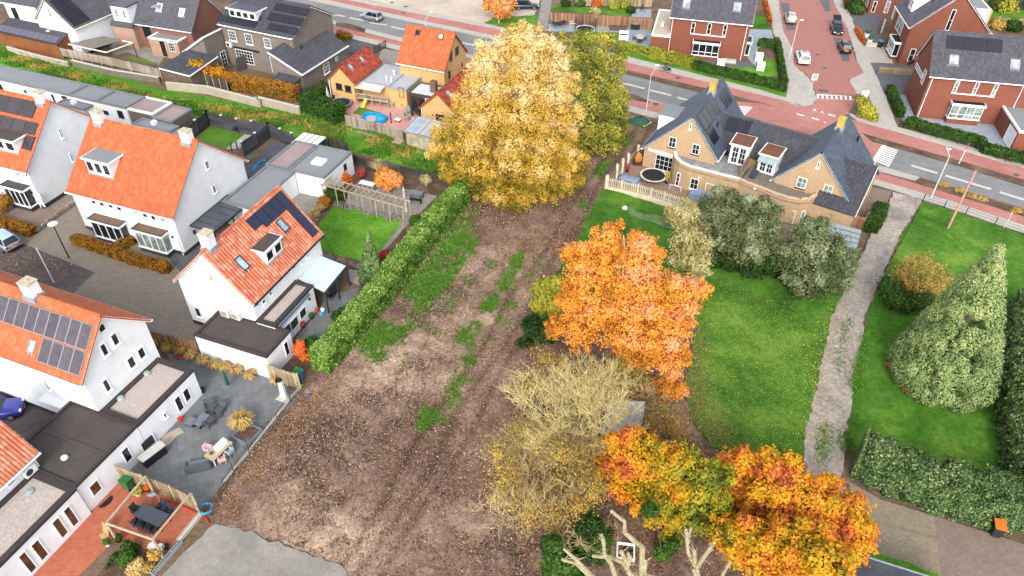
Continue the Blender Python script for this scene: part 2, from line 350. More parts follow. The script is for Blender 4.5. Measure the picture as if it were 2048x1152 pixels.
def gable(T,F,L,W,ze,zr,vr=.5,ze2=None,x0=0.,ou=.3,ov=.35,wall=None,tile=None,trim=None,plinth=None,tw=.3,gut=None,z0=0.,slopes=(1,1),ovr=None):
    """gabled house volume; ridge along x, visible eave at y=0"""
    ze2=ze if ze2 is None else ze2; yr=W*vr; ovr=ov if ovr is None else ovr
    zf=lambda y: ze+(zr-ze)*y/yr if y<=yr else ze2+(zr-ze2)*(W-y)/(W-yr)
    wl=MB(); d=.16; A,B=x0+ou,L-ou
    P=[(ov,z0),(W-ovr,z0),(W-ovr,zf(W-ovr)-d),(yr,zr-d),(ov,zf(ov)-d)]
    wl.extr([(A,y,z) for y,z in P],(B-A,0,0)); wo=obj('wall',wl,wall,T)
    if plinth: obj('plinth',MB().box(A-.02,B+.02,ov-.02,W-ovr+.02,0,.45),plinth,T)
    rb=MB()
    fe0,fe1,fr0,fr1=(x0,0,ze),(L,0,ze),(x0,yr,zr),(L,yr,zr); be0,be1=(x0,W,ze2),(L,W,ze2)
    if slopes[0]: roofslab(rb,fe0,fe1,fr0,fr1); slope(rb,fe0,fe1,fr0,fr1,tw)
    if slopes[1]: roofslab(rb,be1,be0,fr1,fr0); slope(rb,be1,be0,fr1,fr0,tw)
    ro=obj('roof',rb,tile,T); rg=MB(); ridgecaps(rg,(x0,yr,zr+.03),(L,yr,zr+.03)); obj('ridge',rg,tile,ro)
    if trim:
        for x in (x0+.06,L-.06): obj('verge_board',MB().bar((x,-.02,ze-.13),(x,yr,zr-.13),.1,.2).bar((x,W+.02,ze2-.13),(x,yr,zr-.13),.1,.2),trim,ro)
        for y,z in ((-.08,ze-.1),(W+.08,ze2-.1)): obj('gutter',MB().tube([(x0,y,z),(L,y,z)],.075,8),gut or trim,ro)
        obj('soffit',MB().box(x0+.1,L-.1,.0,ov,ze-.22,ze-.14),trim,ro)
    return dict(T=T,F=F,wall=wo,roof=ro,front=wallF(F,ov),right=wallR(F,B),left=wallL(F,A),sl=Pl(F,fe0,(1,0,0),(0,yr,zr-ze)),sr=Pl(F,be1,(-1,0,0),(0,yr-W,zr-ze2)),zf=zf,yr=yr,zr=zr)
def topx(w):                               # world point -> photo point
    d=w-CO; k=d.dot(CFW); return (1024+FPX*d.dot(CR)/k,576-FPX*d.dot(CU)/k)
def fitbox(pl,A,B):
    """size of the rectangle on plane pl that fills the measured box A-B"""
    c=((A[0]+B[0])/2,(A[1]+B[1])/2); a,t=pl.h(c); f=lambda a,t:topx(pl.F.w(pl.p(a,t)))
    p=f(a-.5,t);q=f(a+.5,t);r=f(a,t-.5);u=f(a,t+.5)
    ua,va,ut,vt=abs(q[0]-p[0]),abs(q[1]-p[1]),abs(u[0]-r[0]),abs(u[1]-r[1]); W,H=abs(B[0]-A[0]),abs(B[1]-A[1]); det=ua*vt-ut*va
    if abs(det)>1e-6:
        w=(W*vt-ut*H)/det; h=(ua*H-va*W)/det
        if w>.2 and h>.25 and w<6 and h<4: return (a-w/2,t+h/2),(a+w/2,t-h/2)
    h=H/(vt+va*.5); w=h*.55; return (a-w/2,t+h/2),(a+w/2,t-h/2)
def win(par,pl,A,B,cols=1,rows=1,fr=None,gl=None,name='window',sill=None,fw=.07,bw=.035,out=.06,px=True,handle=False,label=None,h0=0.):
    """window or door on plane pl between photo points A (top left) and B (bottom right)"""
    (a0,t1),(a1,t0)=fitbox(pl,A,B) if px else (A,B)
    a0,a1=min(a0,a1),max(a0,a1); t0,t1=min(t0,t1),max(t0,t1); fr=fr or WHITE; gl=gl or GLASS; mb=MB(); o=h0+out
    pl.box(mb,a0,a0+fw,t0,t1,h0,o); pl.box(mb,a1-fw,a1,t0,t1,h0,o); pl.box(mb,a0+fw,a1-fw,t0,t0+fw,h0,o-.002); pl.box(mb,a0+fw,a1-fw,t1-fw,t1,h0,o-.002)
    for i in range(1,cols): x=a0+fw/2+(a1-a0-fw)*i/cols; pl.box(mb,x-bw/2,x+bw/2,t0+fw,t1-fw,h0,o-.012)
    for i in range(1,rows): y=t0+fw/2+(t1-t0-fw)*i/rows; pl.box(mb,a0+fw,a1-fw,y-bw/2,y+bw/2,h0,o-.016)
    w=obj(name,mb,fr,par,label=label)
    obj('pane',pl.box(MB(),a0+fw*.6,a1-fw*.6,t0+fw*.6,t1-fw*.6,h0+.004,o-.034),gl,w)
    if sill: obj('sill',pl.box(MB(),a0-.06,a1+.06,t0-.1,t0-.005,h0,h0+.14),sill,w)
    if handle: obj('handle',pl.box(MB(),a1-fw-.1,a1-fw-.05,t0+.95,t0+1.1,h0+.03,h0+.13),ALU,w)
    return w
def skylight(par,pl,c,w=.8,h=1.2,gl=None,fr=None,px=True,ang=0.):
    a,t=pl.h(c) if px else c; mb=MB(); f=.09
    for q in ((a-w/2,a-w/2+f,t-h/2,t+h/2),(a+w/2-f,a+w/2,t-h/2,t+h/2),(a-w/2+f,a+w/2-f,t-h/2,t-h/2+f),(a-w/2+f,a+w/2-f,t+h/2-f,t+h/2)): pl.box(mb,*q,-.02,.13)
    pl.box(mb,a-w/2-.1,a+w/2+.1,t-h/2-.22,t-h/2-.005,.0,.05)
    o=obj('skylight',mb,fr or ANTH,par); obj('pane',pl.box(MB(),a-w/2+f*.7,a+w/2-f*.7,t-h/2+f*.7,t+h/2-f*.7,.0,.1),gl or SKYGL,o); return o
def panels(par,pl,A,B,nx,ny,mat=None,px=True,gap=.03,skip=()):
    """array of separate solar panels between two opposite corners"""
    (a0,t0),(a1,t1)=(pl.h(A),pl.h(B)) if px else (A,B)
    a0,a1=min(a0,a1),max(a0,a1); t0,t1=min(t0,t1),max(t0,t1); w=(a1-a0)/nx; h=(t1-t0)/ny
    for i in range(nx):
        for j in range(ny):
            if (i,j) in skip: continue
            mb=MB(); pl.box(mb,a0+i*w+gap/2,a0+(i+1)*w-gap/2,t0+j*h+gap/2,t0+(j+1)*h-gap/2,.07,.12); o=obj('solar_panel',mb,mat or SOLAR,par)
            fb=MB(); e=.022
            for q in ((a0+i*w+gap/2-.008,a0+i*w+gap/2+e,t0+j*h,t0+(j+1)*h),(a0+(i+1)*w-gap/2-e,a0+(i+1)*w-gap/2+.008,t0+j*h,t0+(j+1)*h),(a0+i*w+.05,a0+(i+1)*w-.05,t0+j*h+gap/2-.008,t0+j*h+gap/2+e),(a0+i*w+.05,a0+(i+1)*w-.05,t0+(j+1)*h-gap/2-e,t0+(j+1)*h-gap/2+.008)): pl.box(fb,*q,.05,.125)
            obj('frame',fb,BLACK if mat is not SOLARB else ALU,o)
def flatbox(par,F,x0,x1,y0,y1,z,wall,top,edge,name='extension',z0=0.,ew=.22,eh=.1,drop=.14):
    """flat-roofed volume: walls, raised roof edge and sunken roofing"""
    w=obj(name,MB().box(x0,x1,y0,y1,z0,z-drop-.02),wall,par); e=MB(); o=.04
    e.box(x0-o,x1+o,y0-o,y0+ew,z-drop-.1,z+eh*0); e.box(x0-o,x1+o,y1-ew,y1+o,z-drop-.1,z); e.box(x0-o,x0+ew,y0+ew,y1-ew,z-drop-.1,z-.003); e.box(x1-ew,x1+o,y0+ew,y1-ew,z-drop-.1,z-.003)
    obj('roof_edge',e,edge,w); obj('flat_roof',MB().box(x0+ew,x1-ew,y0+ew,y1-ew,z-drop-.018,z-drop),top,w)
    return w
def chimney(par,x,y,zb,zt,w=.75,d=.75,mat=None,cap=None,pots=1,name='chimney'):
    c=obj(name,MB().box(x-w/2,x+w/2,y-d/2,y+d/2,zb,zt),mat or STUCCO,par)
    k=MB().box(x-w/2-.06,x+w/2+.06,y-d/2-.06,y+d/2+.06,zt,zt+.1)
    for i in range(pots): k.lathe((x+(i-(pots-1)/2)*.35,y,zt+.1),[(.09,0),(.07,.14)],8)
    obj('chimney_cap',k,cap or plain('chimney_cap_stone','#b7ab92',.8,.15,2.),c)
    obj('flashing',MB().box(x-w/2-.1,x+w/2+.1,y-d/2-.1,y+d/2+.1,zb,zb+(zt-zb)*.42),LEAD,c); return c
def dormer(par,pl,F,a0,a1,y0,y1,zb,zt,cols,wall=None,top=None,edge=None,over=.22,fr=None,gl=None,name='dormer'):
    """flat-roofed dormer: front at y0 (facing -y), back at y1 inside the slope"""
    d=obj(name,MB().box(a0,a1,y0,y1,zb,zt-.16),wall or WHITE,par); e=MB().box(a0-over,a1+over,y0-over,y1,zt-.16,zt)
    obj('roof_edge',e,edge or WHITE,d); obj('dormer_roof',MB().box(a0-over+.1,a1+over-.1,y0-over+.1,y1-.05,zt,zt+.02),top or FLATG,d)
    P=wallF(F,y0); w=(a1-a0)
    for i in range(cols): win(d,P,(a0+w*(i+.12)/cols,zt-.35),(a0+w*(i+.88)/cols,zb+(zt-zb)*.22),1,1,fr,gl,px=False,fw=.05)
    obj('flashing',MB().box(a0-.05,a1+.05,y0-.12,y0-.003,zb-.02,zb+.16),LEAD,d); return d
def bay(par,P,a0,a1,dep,z0,z1,cols,transom=.0,fr=None,gl=None,top=None,base=None,name='bay_window',edge=None,sides=True,low=False):
    """box bay on wall plane P"""
    fr=fr or WHITE; b=MB(); f=.1
    P.box(b,a0-.08,a1+.08,z0-.12,z0,0,dep+.06); P.box(b,a0-.14,a1+.14,z1-.28,z1,0,dep+.14)
    xs=[a0+(a1-a0)*i/cols for i in range(cols+1)]
    for i,x in enumerate(xs): w=f if i in (0,cols) else f*.75; P.box(b,max(a0,x-w/2),min(a1,x+w/2),z0,z1-.28,dep-.1,dep)
    if transom: P.box(b,a0,a1,z0+transom-.04,z0+transom+.04,dep-.09,dep-.005)
    for x in (a0,a1-.08): P.box(b,x,x+.08,z0,z1-.28,0,.1)
    o=obj(name,b,fr,par); g=MB(); P.box(g,a0+.03,a1-.03,z0,z1-.28,.02,dep-.06); obj('pane',g,gl or GLASS,o)
    P2=MB(); P.box(P2,a0-.04,a1+.04,z1,z1+.02,0,dep+.04); obj('roof',P2,top or BITUM,o)
    e=MB(); P.box(e,a0-.14,a1+.14,z1-.0,z1+.07,dep+.06,dep+.14); P.box(e,a0-.14,a0-.06,z1,z1+.07,0,dep+.06); P.box(e,a1+.06,a1+.14,z1,z1+.07,0,dep+.06); obj('roof_edge',e,edge or fr,o)
    if base: m=MB(); P.box(m,a0,a1,.0,z0-.12,0,dep-.03); obj('base',m,base,o)
    return o
def pipe(par,pts,mat=None,rd=.05,name='downpipe'): return obj(name,MB().tube(pts,rd,8),mat or WHITE,par)
def acunit(par,pl,a,t,w=.8,h=.6,d=.32):
    o=obj('heat_pump',pl.box(MB(),a-w/2,a+w/2,t-h/2,t+h/2,.05,.05+d),plain('unit_casing','#d9dbd8',.5,.06),par); m=MB()
    c=pl.p(a-w*.12,t,.05+d+.004); 
    m.add([c]+[c+pl.ex*(h*.38*math.cos(2*PI*i/16))+pl.es*(h*.38*math.sin(2*PI*i/16)) for i in range(16)],[(0,1+i,1+(i+1)%16) for i in range(16)]); obj('fan_grille',m,ANTH,o); return o
e1=Z(400,360,5.762);e2=Z(360,200,5.689);e3=Z(0,320,6.4);e4=Z(1090,0,8.904);e5=Z(1540,0,8.23);e6=Z(1600,400,7.2)
def sub3(a,b): return Vector(a)-Vector(b)
def xz(F,pp,y): p=F.hy(pp,y); return p.x,p.z
def flatF(pFL,pFR,pBR,z,hdeg):
    """frame and size of a flat-roofed box from three roof corners: front left, front right, back right"""
    A=at(*pFL,z); F=Fr(A.x,A.y,hdeg); B=F.hz(pFR,z); C=F.hz(pBR,z); return F,B.x,C.y
# ---- house with plain orange roof (middle of the left side)
FB=Fr(-45.77,63.24,-20.4)
T=thing('white_house',FB,'white house with plain bright orange roof, grey-topped dormer and two bays behind a russet hedge','house','white orange-roofed houses')
B=gable(T,FB,13.53,11.98,4.85,10.28,wall=STUCCO,tile=T_OR,trim=WHITE,plinth=PLINTH)
def street_dormer(T,F,G,pA,pB,pTop,cols=3,top=None,edge=None):
    a,t=G['sl'].h(pA); b,u=G['sl'].h(pB); P=G['sl'].p(a,t); Q=G['sl'].p(b,u); y=P.y; zt=F.hy(pTop,y-.22).z
    yb=min(G['yr']-.3,(zt-.05-G['sl'].o.z)*G['yr']/(G['zr']-G['sl'].o.z)+.1)
    return dormer(T,G['sl'],F,P.x,Q.x,y,yb,P.z-.1,zt,cols,None,top,edge)
street_dormer(T,FB,B,c1(425,905),c1(775,990),c1(715,790),3)
for pp in (c1(545,200),c1(1825,515)): x=FB.hy(pp,B['yr']-.5).x; chimney(T,x,B['yr']-.15,9.3,11.25,.95,.8)
for q in ((705,457,735,490),(767,475,800,507),(835,492,868,520),(898,508,935,542),(1027,540,1060,577),(1100,560,1130,592),(1160,580,1200,613),(1236,598,1266,627)):
    a,t=B['front'].h(a5((q[0]+q[2])/2,(q[1]+q[3])/2)); win(T,B['front'],(a-.3,t+.42),(a+.3,t-.28),1,1,gl=GLASS if q[0] not in (1027,1236) else GLASSW,sill=WHITE,fw=.06,px=False)
for (l,r) in (((740,735),(958,785)),((1072,812),(1288,885))):
    p=FB.hy(a5(*l),.35-1.); q=FB.hy(a5(*r),.35-1.); bay(T,B['front'],p.x,q.x,1.,max(.45,p.z),max(.45,p.z)+2.15,4,0,top=BROWNGL and plain('mossy_bitumen','#6d5a4a',.9,.3,1.5,fine=8.),base=PLINTH,edge=DKTRIM,gl=GLASS if l[0]<800 else GLASSG)
for q in ((398,268,432,352),(463,485,494,566)): win(T,B['right'],c2(q[0],q[1]-4),c2(q[2],q[3]),1,1,sill=WHITE,fw=.05,gl=GLASSG)
pipe(T,[B['front'].p(13.0,.1,.1),B['front'].p(13.0,4.6,.1)]); pipe(T,[(13.35,11.5,.1),(13.35,11.5,4.6)],ANTH)
a,t=B['right'].h(c2(303,905)); mb=MB(); B['right'].box(mb,a-.16,a+.16,t-.24,t+.24,0,.05); obj('vent_plate',mb,ANTH,T)
for xx in (11.2,12.4): obj('wall_lamp',MB().lathe((xx,.2,2.1),[(.05,0),(.09,.1),(.07,.25)],8),BLACK,T)
# ---- neighbour at the left edge, same design
FA=Fr(0,0,-20.4); rr=at(101.6,203,10.28); FA.o=rr-FA.X*13.53-FA.Y*5.99; FA.o.z=0
T=thing('white_house',FA,'white house with brown-black solar panels around a dark-topped dormer at the left edge','house','white orange-roofed houses')
A=gable(T,FA,13.53,11.98,4.85,10.28,wall=STUCCO,tile=T_OR,trim=WHITE,plinth=PLINTH)
street_dormer(T,FA,A,d1(-95,510),d1(140,575),d1(105,480),3,BITUM)
x=FA.hy(d1(315,200),A['yr']-.5).x; chimney(T,x,A['yr']-.15,9.3,11.25,.95,.8)
panels(T,A['sl'],d1(-120,85),d1(252,297),4,1,SOLARC,gap=.012); panels(T,A['sl'],d1(-60,255),d1(270,428),4,1,SOLARC,gap=.012); panels(T,A['sl'],d1(205,425),d1(240,545),1,1,SOLARC)
for q in ((58,655,105,720),(108,668,165,738),(175,685,228,752)): win(T,A['front'],d1(q[0],q[1]),d1(q[2]-6,q[3]-4),1,1,sill=WHITE,fw=.06)
p=FA.hy(d1(78,935),-.65); q=FA.hy(d1(240,990),-.65); bay(T,A['front'],p.x,q.x,1.,max(.45,p.z),max(.45,p.z)+2.2,4,0,top=BITUM,base=PLINTH,edge=DKTRIM)
win(T,A['front'],d1(290,870),d1(352,975),1,1,WHITE,WHITE,name='door',handle=True)
for q in ((443,372,490,450),(525,558,566,630)): win(T,A['right'],d1(q[0],q[1]),d1(q[2],q[3]),1,1,sill=WHITE,fw=.05,gl=GLASSG)
pipe(T,[A['front'].p(12.9,.1,.1),A['front'].p(12.9,4.6,.1)])
for xx in (12.3,12.6): obj('wall_lamp',MB().lathe((xx,.2,1.9),[(.05,0),(.1,.1),(.07,.3)],8),BLACK,T)
# ---- centre-left house with navy panels, dormer and pebble-roofed extension
FC=Fr(-21.74,45.89,69.4)
T=thing('white_house',FC,'white house with weathered orange tiles, navy solar panels and a black-roofed dormer','house','white orange-roofed houses')
C=gable(T,FC,10.97,8.28,4.99,9.44,.47,5.14,wall=STUCCO,tile=T_OLD,trim=WHITE,plinth=PLINTH,tw=.32,gut=BLACK)
S_=C['sl']
pa=[S_.h(e1(*q)) for q in ((918,128),(1068,272),(475,520))]; s1=max(p[1] for p in pa); s0=S_.h(e1(1068,272))[1]; xr=(S_.h(e1(918,128))[0]+S_.h(e1(1068,272))[0])/2; w=1.02; hh=s1-s0
for k in range(4): panels(T,S_,(xr-(k+1)*w,s0),(xr-k*w,s1),1,1,SOLAR,False)
panels(T,S_,(xr-5.1*w,s1-hh*.72),(xr-4*w-.02,s1),1,1,SOLAR,False)
t2=S_.h(e1(1315,645))[1]; panels(T,S_,(xr-.95,t2),(xr,s0-.03),1,2,SOLAR,False)
skylight(T,S_,e1(948,525),.8,1.25); skylight(T,S_,e1(478,962),.8,1.3)
a,t=S_.h(e1(775,985)); P=S_.p(a,t); b=S_.h(e1(965,815))[0]; zt=FC.hy(e1(735,850),P.y-.2).z
d=dormer(T,S_,FC,a,b,P.y,3.2,P.z-.1,zt,2,WHITE,BITUM,WHITE,.18)
x=1.1; chimney(T,x,C['yr']+.05,8.5,10.7,.85,.85)
win(T,C['left'],c4(308,225),c4(380,320),2,1,CREAM,GLASSW,sill=None); win(T,C['left'],c4(222,512),c4(290,595),1,1,sill=WHITE)
for q in ((740,445,778,505),(795,385,828,440),(1032,145,1070,195),(1080,95,1118,148)): win(T,C['front'],c4(q[0],q[1]),c4(q[2]-6,q[3]-6),1,1,WHITE,GLASS if q[0]<900 else GLASSG,sill=WHITE,fw=.06)
pl=C['left']; a,t=pl.h(c4(420,380)); pipe(T,[pl.p(a,t,.06),pl.p(a+.0,3.,.06)],WHITE,.03)
for xx in (.7,6.2): obj('wall_lamp',MB().lathe((xx,.24,4.35),[(.05,0),(.1,.12),(.06,.28)],8),BLACK,T)
E0=FC.hz(c4(705,620),3.); E1=FC.hz(c4(845,660),3.); E2=FC.hz(c4(1130,345),3.)
ye=(E1.y+E2.y)/2; ex0,ex1=E1.x,E2.x
ext=flatbox(T,FC,ex0,ex1,ye,.36,3.0,STUCCO,PEBBLE,DKTRIM,ew=.35)
pe=wallF(FC,ye)
win(ext,pe,c4(900,625),c4(975,760),1,1,WHITE,GLASS,sill=None); win(ext,pe,c4(955,570),c4(1030,705),1,1,WHITE,GLASS,name='door',handle=True); win(ext,pe,c4(1025,500),c4(1090,620),1,1,WHITE,GLASS,name='door')
A0=pe.h(c4(870,655)); A1=pe.h(c4(1100,418)); mb=MB(); pe.box(mb,A0[0],A1[0],2.5,2.72,0,.2); obj('awning_case',mb,plain('awning_grey','#6a7384',.5,.1),ext)
obj('wall_lamp',MB().lathe((ex1-.9,ye-.08,1.9),[(.05,0),(.12,.1),(.06,.3)],8),BLACK,ext)
# garage of that house
FG,gx,gy=flatF(c4(222,722),c4(778,890),c4(950,690),2.75,-20.6)
TG=thing('garage',FG,'low white garage with wet black flat roof and puddle in front of the solar-panelled house','garage')
gw=flatbox(TG,FG,0,gx,0,gy,2.75,STUCCO,BITUM,DKTRIM,'wall')
PUD=glassmat('roof_puddle','#2c2a22',.03,.1)
def blob(F,P,z,amp=.06,step=.25,zz=None): return [Vector((q.x,q.y,z)) for q in jitter([F.hz(p,z) for p in P],amp,step)]
for P in (((565,650),(600,625),(700,635),(840,665),(950,690),(930,720),(870,740),(790,768),(740,760),(700,735),(640,690)),((640,710),(700,715),(730,735),(690,740)),((560,685),(610,688),(615,700),(575,702))):
    obj('puddle',MB().poly(blob(FG,[c4(*p) for p in P],2.606)),PUD,gw)
win(TG,wallR(FG,gx),c4(905,765),c4(962,900),1,1,WHITE,GLASS,name='door')
TA=MB(); TA.box(0,.85,0,.4,0,.7); 
for i,pp in enumerate((c4(470,570),c4(550,590))):
    q=at(*pp,2.9); F=Fr(q.x,q.y,-20.6,2.62); t=thing('heat_pump',F,('left' if i==0 else 'right')+' of two weathered white heat pump boxes on the black garage roof','heat pump','heat pumps on the garage roof')
    obj('casing',MB().box(-.45,.45,-.2,.25,.1,.78),plain('aged_casing','#c9c6bb',.7,.2,4.),t); obj('feet',MB().box(-.35,-.28,-.25,.25,0,.1).box(.28,.35,-.25,.25,0,.1),BLACK,t)
    m=MB(); m.lathe((-.1,-.21,.44),[(.0,-.25),(.01,.25)],4); g=MB()
    for k in range(5): g.box(-.4,.2,-.215,-.2,.2+k*.11,.24+k*.11)
    obj('fan_grille',g,ANTH,t)
# glass canopy on the garden side
def canopy(name,P4,z0,z1,nb,glass,frame,label,legs=((2,),(3,)),cat='canopy',posts=3,roofh=.12):
    """P4: wall-left, wall-right, outer-right, outer-left roof corners in the photo; z0 wall height, z1 outer height"""
    w=[at(*P4[0],z0),at(*P4[1],z0),at(*P4[2],z1),at(*P4[3],z1)]; F=Fr(w[0].x,w[0].y,math.degrees(math.atan2(w[1].y-w[0].y,w[1].x-w[0].x)))
    q=[F.l(p) for p in w]; t=thing(name,F,label,cat); mb=MB()
    for i in range(nb+1): mb.bar(q[0].lerp(q[1],i/nb),q[3].lerp(q[2],i/nb),.07,.12)
    mb.bar(q[0],q[1],.09,.14); mb.bar(q[3],q[2],.13,.2); obj('rafters',mb,frame,t)
    n=(q[1]-q[0]).cross(q[3]-q[0]).normalized(); n=n if n.z>0 else -n
    obj('glass_roof',MB().extr([p+n*.05 for p in q],n*.015),glass,t)
    for i in range(posts): p=q[3].lerp(q[2],i/(posts-1)); obj('post',MB().bar((p.x,p.y,0),(p.x,p.y,p.z-.05),.12),frame,t)
    return t,F,q
def seeglass(name,c,al):
    m,t,b=nt(name,.08,.6); b.inputs['Base Color'].default_value=rgba(L3(c)); b.inputs['Alpha'].default_value=al; MATS[name]=m; return m
FROST=seeglass('frosted_roof_glass','#c4d2d2',.93); SMOKE=seeglass('smoked_roof_glass','#4a5058',.55)
canopy('patio_canopy',[c4(1020,302),c4(1185,120),c4(1395,205),c4(1228,408)],2.75,2.45,5,FROST,ANTH,'pale frosted glass patio canopy with grey beams joined to the solar-panelled house','')
mb=MB(); t_=canopy('veranda',[c2(265,850),c2(600,575),c2(800,640),c2(480,910)],2.75,2.5,6,SMOKE,plain('navy_metal','#232b36',.4,.1),'dark glass-roofed veranda standing against the blue-white side of the orange-roofed house','')
# ---- lower-left house with many panels
FD=Fr(-42.08,39.85,-21.3)
T=thing('white_house',FD,'white house with long rows of brown solar panels and four gable windows above pebbled extension','house','white orange-roofed houses')
D=gable(T,FD,12.0,7.14,6.37,10.15,.5,6.7,x0=-11,wall=STUCCO,tile=T_OR,trim=WHITE,plinth=PLINTH)
s=D['sl']; pa=s.h(b1(725,350)); pb=s.h(b1(655,545)); pc=s.h(b1(610,737)); w=(pa[0]-s.h(b1(0,112))[0])/9.1
panels(T,s,(pa[0]-11*w,pb[1]+.05),(pa[0],pa[1]),11,1,SOLARB,False); panels(T,s,(pa[0]-4*w,pc[1]),(pa[0],pb[1]-.05),4,1,SOLARB,False)
skylight(T,s,b1(252,510),.6,.95,gl=GLASSW,fr=LEAD); x=FD.hy(b1(270,130),D['yr']).x; chimney(T,x,D['yr'],9.4,11.3,.95,.85)
for q in ((366,396,478,556),(470,296,582,456),(628,518,740,676),(728,432,834,584),(392,740,502,898)): win(T,D['right'],c3(q[0],q[1]),c3(q[2],q[3]),1,1,sill=WHITE,fw=.1,gl=GLASS)
win(T,D['front'],b1(325,755),b1(400,850),1,1,sill=WHITE,gl=GLASSG)
a,t=D['right'].h(b1(780,368)); mb=MB(); D['right'].box(mb,a-.2,a+.2,t-.25,t+.25,0,.05); obj('vent_plate',mb,BLACK,T)
z=3.; q=[FD.hz(b1(*p),z) for p in ((1200,597),(1480,682),(1060,1112),(780,1012))]
xe=(q[1].x+q[2].x)/2; xi=D['right'].o.x+.01; y0=(q[2].y+q[3].y)/2; y1=(q[0].y+q[1].y)/2
ext=flatbox(T,FD,xi,xe,y0,y1,z,STUCCO,PEBBLE,DKTRIM,ew=.4); P=wallR(FD,xe)
win(ext,P,c3(962,1070),c3(1050,1140),1,1,sill=WHITE); win(ext,P,c3(1088,905),c3(1195,1085),1,1,name='door',handle=True); win(ext,P,c3(1168,830),c3(1265,990),1,1,name='door')
for pp in (b1(1127,712),b1(925,903)): r=FD.hz(pp,z); obj('roof_dome',MB().lathe((r.x,r.y,z-.15),[(.28,0),(.28,.12),(.2,.22),(.02,.26)],14),plain('dome_grey','#8fa09a',.4,.1),ext)
# connecting garage with dark roof, door wall facing the yard
zc=3.05; qa=[FD.hz(d7(*p),zc) for p in ((430,82),(850,215),(480,605),(160,305))]
xc1=xe+.0; 
TG=thing('garage',FD,'long low white garage with stained dark bitumen roof between two white houses','garage')
gw=flatbox(TG,FD,(qa[0].x+qa[3].x)/2,xc1,qa[2].y,y0-.06,zc,STUCCO,BITUM,DKTRIM,'wall',ew=.18)
P=wallR(FD,xc1)
win(TG,P,d7(744,342),d7(825,458),1,1); win(TG,P,d7(544,548),d7(636,664),1,1,gl=BROWNGL)
obj('roof_dome',MB().lathe((qa[2].x-2.9,qa[2].y+1.6,zc-.15),[(.25,0),(.24,.15),(.1,.26)],12),plain('dome_pale','#c9ccc8',.4,.1),gw)
obj('roof_seam',MB().bar((qa[0].x-.3,(qa[2].y+y0)/2,zc-.13),(xc1-.2,(qa[2].y+y0)/2,zc-.13),.25,.06),BITUM,gw)
pc_=[FD.hz(d7(*p),2.6) for p in ((230,65),(285,20),(430,70),(375,115))]
obj('porch_roof',MB().prism([(p.x,p.y) for p in pc_],2.45,2.62),WHITE,TG)
# ---- bottom-left house
zf=4.3; pc=at(*d7(243,383),zf); FF=Fr(0,0,69.0); FF.o=Vector((pc.x,pc.y,0))-FF.X*12.
T=thing('white_house',FF,'corner of a white house with orange tiled roof at the lower left edge','house','white orange-roofed houses')
G=gable(T,FF,12.,7.6,zf,8.6,wall=STUCCO,tile=T_OLD,trim=WHITE,plinth=PLINTH,tw=.26)
win(T,G['front'],d7(38,545),d7(98,605),1,1,sill=WHITE); acunit(T,G['front'],10.9,3.5,.9,.7)
zq=3.05; fq=[FF.hz(d7(*p),zq) for p in ((240,515),(470,605),(0,1085))]
yo=fq[1].y; FFx=fq[1].x
ext=flatbox(T,FF,1.,FFx-.05,yo,.37,zq,STUCCO,PEBBLE,DKTRIM,ew=.4); P=wallF(FF,yo)
for a,b_ in (((314,780),(428,924)),((384,710),(494,854)),((106,992),(234,1142)),((184,918),(306,1064))): win(ext,P,d7(*a),d7(*b_),1,1,gl=BROWNGL,name='door')
r=FF.hz(d7(180,628),zq); obj('roof_dome',MB().lathe((r.x,r.y,zq-.15),[(.28,0),(.28,.14),(.05,.2)],12),plain('dome_grey','#8fa09a',.4,.1),ext)
# ---- white garages with grey flat roofs along the grass bank
GH=-20.
gz=2.95
cr=((c1(0,0)),) 
rowpts=[a1(-200,565),a1(0,608),a1(545,712),a1(748,765),a1(962,825)]
base=at(*rowpts[4],gz); FR=Fr(base.x,base.y,head(a1(0,608),a1(962,825),gz)); dep=FR.hz(a1(1100,738),gz).y
labs=['long white garage with grey roof at the far left edge','white garage with pale grey roof next to the brown shed','white garage with grey flat roof in the middle of the row']
xs=[FR.hz(p,gz).x for p in rowpts]
for i,(x0,x1,lab) in enumerate(((xs[0],xs[2],labs[0]),(xs[2]+.02,xs[3],labs[2]),(xs[3]+.02,xs[4],labs[1]))):
    t=thing('garage',FR,lab,'garage','white garages along the grass bank'); w=flatbox(t,FR,x0,x1,0,dep,gz,STUCCO,FLATG,EDGE,'wall')
    P=wallF(FR,0)
    for q in ([(180,690,210,715),(60,700,105,760),(0,640,20,720)] if i==0 else [(390,725,430,790),(470,735,520,765)] if i==3 else [(640,790,680,860),(790,845,840,885)] if i==1 else [(895,845,960,915)]):
        win(t,P,a1(q[0],q[1]),a1(q[2],q[3]),1,1,ANTH if i else BLACK,GLASS)
    if i==0:
        for q in ((390,722,432,788),(470,733,520,765)): win(t,P,a1(*q[:2]),a1(*q[2:]),1,1,BLACK,GLASS)
BRW=bricks('grey_brown_brick','#6f655d','#5d544e','#857d75')
for i,(pts,z,lab) in enumerate(((( (965,828),(1170,872),(1305,780)),2.75,'brown brick shed with pinkish flat roof and pale edge beside the white garages'),(((1168,895),(1312,935),(1460,832)),2.55,'low brown brick shed with pinkish roof next to the dark garden wall'))):
    F,x1,y1=flatF(*[a1(*p) for p in pts],z,GH-1); t=thing('shed',F,lab,'shed'); flatbox(t,F,0,x1,0,y1,z,BRW,FLATP,EDGE if i else WHITE,'wall')
